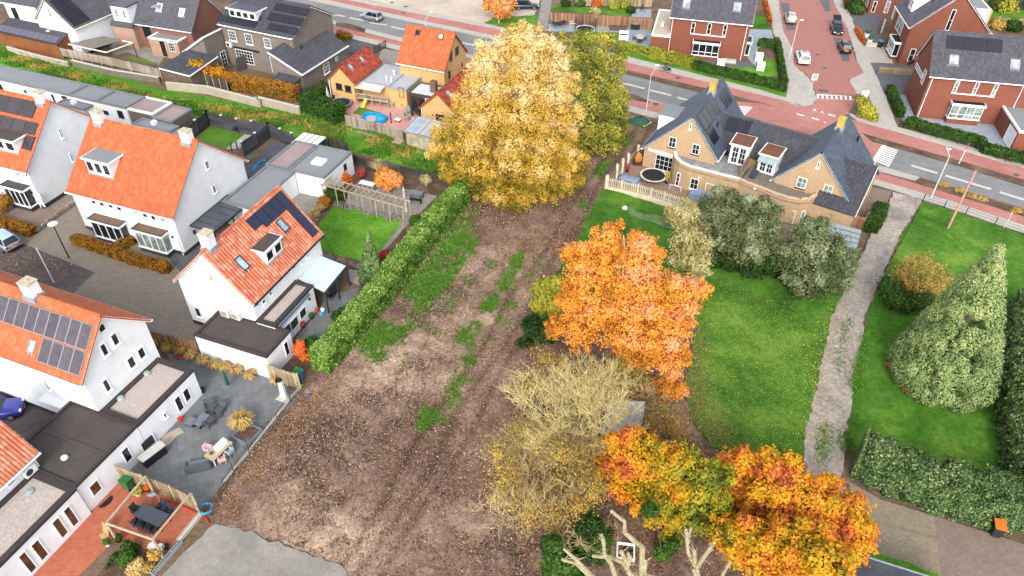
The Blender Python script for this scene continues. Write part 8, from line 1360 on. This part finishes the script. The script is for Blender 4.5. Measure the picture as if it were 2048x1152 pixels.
table('grey garden table with bench frame on the paved terrace',F_(a6(1282,445),-18),1.5,.85,.75,GREYT,BLACK); table('white stone table beneath the small orange tree',F_(a6(905,370),-20),1.9,.8,.7,plain('white_stone','#d3d5d4',.5,.05),GREYT,lw=.2)
t=thing('bench',F_(a6(1275,480),-18),'dark bench pushed under the grey garden table','bench'); obj('seat',MB().box(-.7,.7,-.18,.18,.4,.46),BLACK,t)
for x in (-.6,.6): obj('leg',MB().box(x-.04,x+.04,-.15,.15,0,.4),BLACK,t)
for i,(lab,pp) in enumerate((('pale stone figure at the near end of the wooden pergola',a6(1200,545)),('pale stone figure beside the pergola at the terrace corner',a6(1185,440)))):
    t=thing('stone_figure',F_(pp),lab,'statue'); obj('pedestal',MB().box(-.16,.16,-.16,.16,0,.4),CONCR,t); obj('figure',MB().lathe((0,0,.4),[(.15,0),(.12,.3),(.16,.6),(.08,.8),(.1,.92),(.03,1.05)],10),CONCR,t)
rs=MB(); rk=MB()
for i in range(70):
    u=random.random(); p=at(*a6(620+u*560+random.uniform(-25,25),480+u*130+random.uniform(-15,25)),0); rs.ball((p.x,p.y,.08),random.uniform(.12,.28),random.uniform(.12,.25),random.uniform(.1,.18),7,4)
    if i<45: u=random.random(); p=at(*a6(545+u*290+random.uniform(-8,8),880+u*95+random.uniform(-15,15)),0); rs.ball((p.x,p.y,.08),random.uniform(.1,.22),None,.14,7,4)
o=obj('border_stones',rs,plain('border_stone','#77706a',.9,.25,2.),None); tag(o,'rough grey stones edging the garden lawn beds','stones',kind='stuff')
F=F_(b2(410,400)); 
# turf yard
t=thing('kettle_grill',F_(e2(640,385)),'black kettle barbecue on the artificial turf','barbecue'); obj('kettle',MB().ball((0,0,.75),.3,n=12,m=7),BLACK,t); obj('leg',MB().bar((-.2,-.15,0),(-.05,0,.6),.03).bar((.2,-.15,0),(.05,0,.6),.03).bar((0,.2,0),(0,0,.6),.03),ALU,t)
for lab,P in (('crumpled bright blue tarp on the dark paved yard',(e2(815,800),e2(870,735),(e2(960,665)),e2(990,690),e2(900,740),e2(850,800))),('small bright blue bag by the charcoal fence end',(e2(775,650),e2(800,640),e2(815,665),e2(790,680)))):
    pp=[at(*p) for p in P]; o=pp[0]; mb=MB(); c=sum(pp,Vector())/len(pp); v=jitter(pp,.06,.3); n=len(v); mb.add([tuple(p-o) for p in v]+[tuple(p.lerp(c,.4)-o+Vector((0,0,random.uniform(.06,.3)))) for p in v]+[tuple(c-o+Vector((0,0,.18)))],[(i,(i+1)%n,n+(i+1)%n,n+i) for i in range(n)]+[(n+i,n+(i+1)%n,2*n) for i in range(n)]); solo('blue_tarp',mb,BLUE,Fr(o.x,o.y,0,.02),lab,'tarp')
# trampolines
def trampoline(label,pp,R,h,net=0.,rimm=None,legs=6):
    t=thing('trampoline',F_(pp),label,'trampoline'); obj('mat',MB().lathe((0,0,h-.02),[(R*.86,0),(R*.86,.02)],28),plain('jumping_mat','#25272b',.7,.1,2.),t); rm=MB(); rm.grid(lambda i,j:((R*(.86,1.)[j])*math.cos(2*PI*i/32),(R*(.86,1.)[j])*math.sin(2*PI*i/32),h+.01*j),32,1); rm.tube([(R*math.cos(2*PI*i/32),R*math.sin(2*PI*i/32),h) for i in range(33)],.04,6,caps=False); obj('rim',rm,rimm or plain('pale_rim','#c5bba7',.7,.1),t)
    for i in range(legs): a=2*PI*i/legs; obj('leg',MB().tube([(R*.95*math.cos(a),R*.95*math.sin(a),0),(R*.97*math.cos(a),R*.97*math.sin(a),h)],.03,6),ALU,t)
    if net:
        for i in range(legs): a=2*PI*i/legs; obj('net_pole',MB().tube([(R*1.03*math.cos(a),R*1.03*math.sin(a),0),(R*1.03*math.cos(a),R*1.03*math.sin(a),h+net)],.035,6),BLACK,t)
        nb=MB(); 
        for i in range(48): a=2*PI*i/48; nb.bar((R*math.cos(a),R*math.sin(a),h),(R*math.cos(a),R*math.sin(a),h+net-.05),.05,.012)
        for k in range(9): nb.tube([(R*math.cos(2*PI*i/24),R*math.sin(2*PI*i/24),h+net*(k+1)/9-.06) for i in range(25)],.018,4,caps=False)
        obj('safety_net',nb,FABRIC,t)
trampoline('round black trampoline with pale sprung rim on the terrace',a7(1172,310),1.55,.75); trampoline('trampoline with tall black safety net at the far board fence',e4(715,590),1.65,.7,1.8,WHITE); trampoline('black trampoline with net frame behind the green hedge on the pink terrace',d2(190,765),1.45,.6,.0,plain('silver_rim','#8f9499',.4,metal=.5))
# terrace of the tan house
t=thing('covered_lounge',F_(a7(990,320),-25),'lounge set under blue-grey covers in the corner of the terrace','furniture cover'); LBC=plain('cover_blue_grey','#7d8ca3',.8,.15,2.); 
mb=MB(); mb.grid(lambda i,j:(-1.4+i*.35,-.8+j*.32,.0 if i in (0,8) or j in (0,5) else .62+.12*math.sin(i*2.1+j)+random.uniform(-.04,.04)),8,5); obj('cover',mb,LBC,t,True); obj('frame',MB().box(-1.2,1.2,-.65,.6,.05,.4),WICK,t)
for lab,pp,sc in (('small blue-grey covered chair on the terrace by the willows',a7(1478,450),(.45,.5,1.)),('wide blue-grey covered barbecue on the terrace by the willows',a7(1550,460),(.9,.55,1.05))):
    t=thing('covered_furniture',F_(pp,-30),lab,'furniture cover'); x,y,z=sc; mb=MB(); mb.add([(-x,-y,0),(x,-y,0),(x,y,0),(-x,y,0),(-x*.85,-y*.8,z*.8),(x*.9,-y*.85,z*.85),(x*.8,y*.8,z),(-x*.8,y*.8,z*.95)],[(0,1,5,4),(1,2,6,5),(2,3,7,6),(3,0,4,7),(4,5,6,7)]); obj('cover',mb,LBC,t)
    for s in (-1,1): obj('foot',MB().box(s*x*.8-.04,s*x*.8+.04,-.05,.05,0,.06),BLACK,t)
t=thing('hanging_chair',F_(a7(1055,195),0),'orange-brown hanging egg chair on a stand in the terrace corner','hanging chair'); obj('stand',MB().tube([(.5,0,.03),(-.4,0,.03),(-.5,0,.5),(-.4,0,1.6),(0,0,2.)],.035,6),BLACK,t); obj('egg_seat',MB().lathe((0,0,.4),[(.1,0),(.45,.3),(.5,.7),(.35,1.15),(.05,1.4)],14),plain('rattan_orange','#b4743a',.8,.15,5.),t); obj('cushion',MB().ball((.12,-.1,.75),.38,.38,.16,10,5),RED,t)
pot('dark pot with yellow-red plant beside the trampoline',a7(1278,330),.28,.45,plain('black_glaze','#27222a',.3),LF_YG,1.1); pot('dark reddish potted plant behind the covered lounge set',a7(975,245),.2,.3,BLACK,LF_RED,.9)
t=thing('white_trestle',F_(a7(1345,385),-25),'low white metal trestle on the terrace','trestle'); obj('top',MB().box(-.7,.7,-.02,.02,.55,.6),WHITE,t)
for x in (-.65,.65): obj('leg',MB().bar((x,-.2,0),(x,0,.58),.035).bar((x,.2,0),(x,0,.58),.035),WHITE,t)
# pink terrace of the ochre house
t=thing('paddling_pool',F_(d2(485,880),-22),'bright blue inflatable paddling pool on the pink terrace','paddling pool'); 
def ell(a,b,z,n=28): return [(a*math.copysign(abs(math.cos(2*PI*i/n))**.6,math.cos(2*PI*i/n)),b*math.copysign(abs(math.sin(2*PI*i/n))**.6,math.sin(2*PI*i/n)),z) for i in range(n+1)]
for k in range(2): obj('ring',MB().tube(ell(1.65-.05*k,.95-.05*k,.14+.24*k),.15,8,caps=False),BLUE,t,True)
obj('water',MB().prism([p[:2] for p in ell(1.6,.9,0)[:-1]],.1,.22),plain('pool_water','#2aa6e2',.08,.05),t)
t=thing('grey_lounger',F_(d2(460,905),-22),'round-backed pale grey seat in front of the paddling pool','seat'); obj('backrest',MB().lathe((0,0,0),[(.65,0),(.72,.5),(.6,.62)],18),plain('grey_fabric','#a59f9a',.9,.08),t); obj('seat',MB().lathe((0,0,.0),[(.5,.62),(.4,.66)],16),plain('grey_fabric',''),t)
S_=Stand(d2(80,735)); F=Fr(S_.f.x,S_.f.y,0); t=thing('closed_parasol',F,'closed lilac-grey parasol beside the ochre annex','parasol'); obj('pole',MB().tube([(0,0,0),(0,0,2.3)],.03,6),ALU,t); obj('canopy',MB().lathe((0,0,0),[(.32,.35),(.3,.6),(.2,1.4),(.03,2.4)],8),plain('lilac_cloth','#b9aebb',.9,.1),t)
S_=Stand(d2(820,870)); F=Fr(S_.f.x,S_.f.y,0); t=thing('closed_parasol',F,'closed black parasol at the glass doors of the ochre house','parasol'); obj('pole',MB().tube([(0,0,0),(0,0,2.4)],.03,6),ALU,t); obj('canopy',MB().lathe((0,0,0),[(.14,.4),(.2,.7),(.15,1.6),(.03,2.5)],8),FABRIC,t); obj('foot',MB().lathe((0,0,0),[(.25,0),(.22,.08)],10),CONCR,t)
for lab,pp,h in (('grey wicker armchair behind the black parasol on the pink terrace',d2(785,825),-60),('grey wicker armchair nearest the fence on the pink terrace',d2(775,885),-20)): chair(lab,F_(pp,h),plain('light_wicker','#96908a',.85,.15,6.),None,'light wicker chairs',.65,.6,.42,.5,True)
table('small white children table with red legs on the pink terrace',F_(d2(690,905),-20),.75,.55,.45,WHITE,RED); table('dark square table with chairs at the ochre annex wall',F_(d2(870,835),-20),.9,.9,.72,FABRIC,BLACK)
S_=Stand(d2(632,915)); solo('dark_post',MB().bar((0,0,0),(0,0,1.5),.14),FABRIC,Fr(S_.f.x,S_.f.y,0),'slim dark upright post standing on the pink terrace','post')
t=thing('playhouse_deck',F_(d2(470,760),-16),'raised timber deck with white railing, blue seat and yellow slide','play deck'); L=4.6; obj('deck',MB().box(-L/2,L/2,0,1.4,.75,.85),TIMB,t); rl=MB().box(-L/2,L/2,-.03,.03,1.45,1.53).box(-L/2,L/2,-.03,.03,.9,.96)
for i in range(22): rl.bar((-L/2+L*i/21,0,.9),(-L/2+L*i/21,0,1.5),.05,.02)
obj('railing',rl,plain('pale_railing','#b9a496',.85,.1),t); 
for i in range(5): obj('post',MB().box(-L/2+L*i/4-.05,-L/2+L*i/4+.05,-.05,.05,0,1.5),TIMB,t)
obj('slide',MB().extr([(-1.1,-.05,.95),(-.65,-.05,.95),(-.75,-1.2,.12),(-1.3,-1.2,.12)],(0,0,.06)),plain('slide_yellow','#e0ac3a',.4,.05),t); obj('seat',MB().lathe((-.9,.2,.95),[(.2,0),(.25,.3),(.2,.5)],10),plain('seat_blue','#2f6fa8',.5),t)
t=thing('metal_railing',F_(d2(100,690),20),'black metal stair railing in front of the ochre annex','railing'); rb=MB(); 
for i in range(9): rb.bar((i*.25,0,0),(i*.25,0,1.),.025)
rb.bar((0,0,1.),(2.,0,1.),.04); obj('bars',rb,BLACK,t); obj('screen',MB().box(.2,3.6,-.35,-.3,0,.55),FABRIC,t)
for lab,pp,m,sz in (('small orange toy scooter on the pink terrace',d2(735,775),plain('toy_orange','#c77b2c',.5),.3),('grey covered toy box near the timber deck',d2(640,770),plain('toy_grey','#8d8b88',.7),.4),('black kettle barbecue by the ochre wall',d2(770,740),BLACK,.3)):
    t=thing('toy' if 'toy' in lab else 'barbecue',F_(pp),lab,'toy' if 'toy' in lab else 'barbecue'); obj('body',MB().ball((0,0,sz*1.2),sz,sz*.7,sz*.6,10,6),m,t); obj('foot',MB().box(-sz*.6,sz*.6,-.05,.05,0,sz*.8),m,t)
for lab,a,b in (('old wooden ladder lying on the bank below the picket fence',d2(330,1000),d2(500,1050)),):
    p,q=at(*a),at(*b); F=Fr(p.x,p.y,math.degrees(math.atan2(q.y-p.y,q.x-p.x)),.2); L=(q-p).length; t=thing('ladder',F,lab,'ladder'); obj('rails',MB().box(0,L,-.2,-.14,0,.07).box(0,L,.14,.2,0,.07),TIMB,t); rb=MB(); [rb.box(.2+i*.3,.24+i*.3,-.2,.2,.02,.05) for i in range(int(L/.3)-1)]; obj('rungs',rb,TIMB,t)
t=thing('pallet',F_(d2(690,1085),-20,.15),'weathered pallet boards stacked at the corner of the corrugated shed','pallet'); mb=MB()
for i in range(6): mb.box(-.6,.6,-.5+i*.19,-.36+i*.19,.12,.15)
obj('boards',mb,TIMB,t); obj('bearers',MB().box(-.6,-.5,-.5,.6,0,.12).box(.5,.6,-.5,.6,0,.12),TIMB,t)
# across the road
for lab,pp in (('white garden cube at the red brick corner by the hedge',d5(963,855)),('white garden cube on the path beside the brick-edged bed',d5(1452,770)),('white garden cube on the front lawn',d5(1472,890))):
    t=thing('white_cube',F_(pp,-14),lab,'garden block','white garden cubes'); obj('block',MB().box(-.55,.55,-.55,.55,0,1.),plain('cube_white','#e9eaea',.5,.02),t); obj('top_plate',MB().box(-.57,.57,-.57,.57,1.,1.05),WHITE,t)
t=thing('paving_stack',F_(d5(1068,800),-14),'pallet with wrapped pale stones beside the white cube','pallet'); obj('pallet',MB().box(-1.1,1.1,-.4,.4,0,.14),TIMB,t); mb=MB()
for i in range(5): mb.box(-1.+i*.42,-.62+i*.42,-.35,.35,.14,.45+.05*(i%2))
obj('wrapped_stones',mb,plain('wrap_pale','#b9c2bd',.5,.2,3.),t)
t=thing('white_cabinet',F_(e4(1395,700),-5),'white outdoor cabinet with dark slot above the roadside hedge','cabinet'); obj('body',MB().box(-.75,.75,-.4,.4,0,1.3),WHITE,t); obj('slot',MB().box(-.6,.6,-.43,-.4,.85,1.05),BLACK,t)
table('pale long garden table on the slabs beside the red brick annex',F_(e4(1680,730),85),1.9,1.1,.75,plain('pale_tabletop','#b5ada2',.6,.08),BLACK)
for i,(lab,dx,dy,h) in enumerate((('black chair at the near end of the pale garden table',-1.2,0,0),('black chair at the left side of the pale garden table',.2,.85,-90),('black chair at the right side of the pale garden table',.2,-.85,90))): w=F_(e4(1680,730),85).w((dx,dy,0)); chair(lab,Fr(w.x,w.y,85+h,.02),FABRIC,BLACK,'black chairs at the pale table')
t=thing('wooden_planter',F_(e4(1290,530),-5),'long weathered wooden raised bed at the far board fence','planter'); obj('box',MB().box(-1.4,1.4,-.45,-.37,0,.6).box(-1.4,1.4,.37,.45,0,.6).box(-1.4,-1.32,-.37,.37,0,.6).box(1.32,1.4,-.37,.37,0,.6),TIMBD,t); obj('soil',MB().box(-1.32,1.32,-.37,.37,0,.5),MULCH,t)
t=thing('round_lounger',F_(e4(240,470),20),'black sagging garden lounger at the left end of the far fence','lounger'); mb=MB(); mb.grid(lambda i,j:(-1.2+i*.3,-.6+j*.3,.55+.35*((i-4)/4)**2-.1*math.sin(j*.8)),8,4); obj('sling',mb,FABRIC,t,True); obj('frame',MB().tube([(-1.25,-.6,.9),(-1.0,-.6,0),(1.,-.6,0),(1.25,-.6,.9)],.04,6).tube([(-1.25,.6,.9),(-1.0,.6,0),(1.,.6,0),(1.25,.6,.9)],.04,6),BLACK,t)
t=thing('step_ladder',F_(e4(495,440),0),'white step ladder leaning at the far board fence','ladder'); mb=MB()
for s in (-1,1): mb.bar((s*.45,-.3,0),(s*.2,0,1.5),.06); mb.bar((s*.45,.3,0),(s*.2,0,1.5),.06)
obj('rails',mb,WHITE,t); rb=MB(); [rb.bar((-.42+.05*k,-.24+.06*k,.3*k+.3),(.42-.05*k,-.24+.06*k,.3*k+.3),.06) for k in range(4)]; obj('steps',rb,WHITE,t)
t=thing('bicycle_stand',F_(e4(1725,200)),'dark exercise frame on the far slab yard','garden equipment'); obj('frame',MB().bar((-.4,-.3,0),(.1,0,1.2),.06).bar((.4,-.3,0),(0,0,1.2),.06).bar((0,.4,0),(0,0,1.2),.06),BLACK,t); obj('seat',MB().ball((.1,0,1.1),.25,.15,.08,8,5),FABRIC,t)
for i,(lab,pp) in enumerate((('tall white planter with green bush before the red brick bay house',d6(190,440)),('tall white planter with green bush nearer the bay window',d6(225,510)))): pot(lab,pp,.45,.7,WHITE,LF_HED,.7,'tall_planter',group='tall white planters')
solo('stone_bench',MB().box(-.8,.8,-.25,.25,.0,.45).box(-.85,.85,-.3,.3,.45,.52),CONCR,F_(d6(245,545),-10),'grey stone bench beside the white planters','bench')
t=thing('motor_scooter',F_(d6(725,765),20),'dark scooter parked against the red brick gable','scooter'); obj('body',MB().ball((0,0,.55),.75,.22,.3,12,6),BLACK,t); obj('seat',MB().ball((-.3,0,.85),.4,.16,.1,8,5),FABRIC,t)
for x in (-.55,.6): obj('wheel',ring((x,0,.25),.2,.06,16),TYRE,t)
obj('front_shield',MB().box(.5,.6,-.22,.22,.4,1.0),plain('scooter_red','#8e2f28',.4),t)
# field edge oddments
p=[at(*b3(*q),z) for q,z in (((835,920),1.5),((1115,935),1.6),((1085,1180),.7),((768,1190),.6))]; o=p[3]; F=Fr(o.x,o.y,0); v=[F.l(x) for x in p]; rb=MB(); e0,e1=Vector((v[3].x,v[3].y,v[3].z)),Vector((v[2].x,v[2].y,v[2].z)); slope(rb,e0,e1,v[0],v[1],.2,9,.06,0); ob=solo('corrugated_sheet',rb,plain('galvanised_sheet','#b4b8bb',.5,.25,1.2,fine=6.),F,'shiny corrugated metal sheet leaning among the bare bushes','metal sheet')
p=[at(*b3(*q),.9) for q in ((1040,810),(1110,770),(1195,850),(1130,860))]; o=p[0]; mb=MB(); c=sum(p,Vector())/4; v=jitter(p,.08,.35); n=len(v); mb.add([tuple(x-o+Vector((0,0,random.uniform(-.2,.1)))) for x in v]+[tuple(c-o+Vector((0,0,.25)))],[(i,(i+1)%n,n) for i in range(n)]); solo('white_tarp',mb,plain('tarp_white','#cfcfcf',.7,.2,4.),Fr(o.x,o.y,0,.9),'torn white tarp caught above the metal sheet under the cherry tree','tarp')
F=F_(b7(925,985),-8); t=thing('sunken_frame',F,'white-framed square opening in the leaf litter beside the pollarded tree','hatch'); mb=MB(); s=.62; mb.box(-s,s,-s,-s+.1,.0,.35).box(-s,s,s-.1,s,0,.35).box(-s,-s+.1,-s+.1,s-.1,0,.35).box(s-.1,s,-s+.1,s-.1,0,.35); obj('frame',mb,WHITE,t); obj('soil',MB().box(-s+.1,s-.1,-s+.1,s-.1,0,.12),plain('black_soil','#1d1613',.95,.3,5.),t)
t=thing('blue_ball',F_(b2(455,897),0,.08),'small blue ball on the field edge by the wire fence','ball'); obj('ball',MB().ball((0,0,.14),.14,n=12,m=8),plain('ball_blue','#2d4fae',.4),t,True)
t=thing('net_heap',F_(a3(1070,940)),'heap of dark green netting with white hose at the verge','netting'); mb=MB(); mb.grid(lambda i,j:((.2+1.3*j/6)*math.cos(2*PI*i/16)*(1+.12*math.sin(i*3)),(.2+.9*j/6)*math.sin(2*PI*i/16),.75*(1-(j/6)**2)+.06*math.sin(i*2+j)+.02),16,6,flip=True); obj('netting',mb,plain('green_net','#34584a',.9,.2,3.),t,True); obj('hose',MB().tube([(.3,-1.2,.05),(.9,-.9,.1),(1.4,-.4,.15),(1.5,.1,.1)],.05,6),WHITE,t)
pz=at(*a7(955,545)); solo('pond_stone',MB().ball((0,0,.2),.35,.25,.3,8,5),plain('pale_boulder','#c2beb4',.9,.15),Fr(pz.x,pz.y,0,.2),'pale upright stone at the edge of the duckweed pond','stone')
# neighbouring roof at the very bottom
p=[at(*b8(*q),z) for q,z in (((845,1012),3.),((1310,1160),3.))]; F=Fr(p[0].x,p[0].y,math.degrees(math.atan2(p[1].y-p[0].y,p[1].x-p[0].x))); L=(p[1]-p[0]).length+2; t=thing('shed',F,'slate-coloured roof with pale edge at the bottom edge below the autumn beeches','shed'); rb=MB(); rb.extr([(-1.5,0,3.),(L,0,3.),(L,-2.2,3.35),(-1.5,-2.2,3.35)],(0,0,-.15)); obj('roof',rb,bricks('slate_sheets','#565a60','#494d53','#3e4246',.9,.5,.02,False),t); obj('roof_edge',MB().box(-1.5,L,.0,.1,2.85,3.06),LEAD,t); obj('wall',MB().box(-1.2,L,-2.1,-.2,0,2.8),plain('shed_boards',''),t)
# trampled orange soil under the conifer
for P in ([b4(980,622),b4(1130,640),b4(1230,720),b4(1280,830),b4(1370,880),b4(1520,830),b4(1540,890),b4(1330,900),b4(1130,850),b4(1080,740)],): sheet('bare_soil',P,.225,groundmat('orange_soil',['#8a5a3a','#a0683f','#8a7a3c'],.6,3.,12.,.5),.15,.4)
for i,(pp,r) in enumerate(((d4(430,0),0),)): pass
t=thing('open_canopy',F_(d4(1150,600),-15),'white-framed open pergola canopy by the slatted fence','pergola'); z=2.2; q=[F_(d4(1150,600),-15).l(at(*d4(*p),z)) for p in ((785,510),(1225,605),(1530,495),(1200,425))]
for a,b in ((0,1),(1,2),(2,3),(3,0)): obj('beam',MB().bar((q[a].x,q[a].y,z+.002*a),(q[b].x,q[b].y,z+.002*a),.1,.14),CREAM,t)
for k in q: obj('post',MB().bar((k.x,k.y,0),(k.x,k.y,z-.07),.1),ANTH,t)
obj('cover',MB().extr([(q[0].x,q[0].y,z+.08),(q[0].x*.35+q[1].x*.65,q[0].y*.35+q[1].y*.65,z+.08),(q[3].x*.35+q[2].x*.65,q[3].y*.35+q[2].y*.65,z+.08),(q[3].x,q[3].y,z+.08)],(0,0,.04)),plain('smoky_cover','#7a7268',.5,.15,1.),t)
ft=F_(d4(1570,470),30); table('stone-topped dark dining table on the grey terrace at the brick house',ft,2.,1.,.75,plain('pale_stone',''),BLACK)
for i,(lab,dx,dy,h) in enumerate((('black chair at the left of the stone-topped table',-.5,.8,-90),('black chair at the far right of the stone-topped table',.5,.8,-90),('black chair at the near left of the stone-topped table',-.5,-.8,90),('black chair at the near right of the stone-topped table',.5,-.8,90))): w=ft.w((dx,dy,0)); chair(lab,Fr(w.x,w.y,30+h,.02),FABRIC,BLACK,'black terrace chairs',.5,.5,.45,.5,True)
t=thing('teal_barbecue',F_(d4(1475,430)),'teal kettle barbecue by the glass doors of the brick house','barbecue'); obj('kettle',MB().ball((0,0,.8),.32,n=12,m=7),plain('teal_enamel','#2f7f7a',.4),t); obj('leg',MB().bar((-.2,0,0),(0,0,.6),.04).bar((.2,0,0),(0,0,.6),.04),BLACK,t)
# ---------------------------------------------------------------- light
w=bpy.data.worlds.new('World'); S.world=w; w.use_nodes=True; t=w.node_tree; bg=t.nodes['Background']
sky=t.nodes.new('ShaderNodeTexSky'); sky.sky_type='NISHITA'; sky.sun_disc=False
SUN_EL=rad(36)                                # the veiled sun stands behind the camera
sd=Vector((-.12*math.cos(SUN_EL),-.99*math.cos(SUN_EL),math.sin(SUN_EL))).normalized()
sky.sun_elevation=SUN_EL; sky.sun_rotation=math.atan2(sd.x,sd.y); sky.air_density=1.; sky.dust_density=2.5; sky.ozone_density=1.
hs=t.nodes.new('ShaderNodeHueSaturation'); hs.inputs['Saturation'].default_value=.42; t.links.new(sky.outputs[0],hs.inputs['Color']); t.links.new(hs.outputs[0],bg.inputs[0]); bg.inputs[1].default_value=.15
sl=bpy.data.lights.new('sun','SUN'); sl.energy=.75; sl.angle=rad(18); sl.color=(1,.95,.88); so=bpy.data.objects.new('sun',sl); COL.objects.link(so)
so.rotation_euler=sd.to_track_quat('Z','Y').to_euler()
S.view_settings.view_transform='Standard'; S.view_settings.look='None'; S.view_settings.gamma=1; S.view_settings.exposure=1.34
S.cycles.max_bounces=6
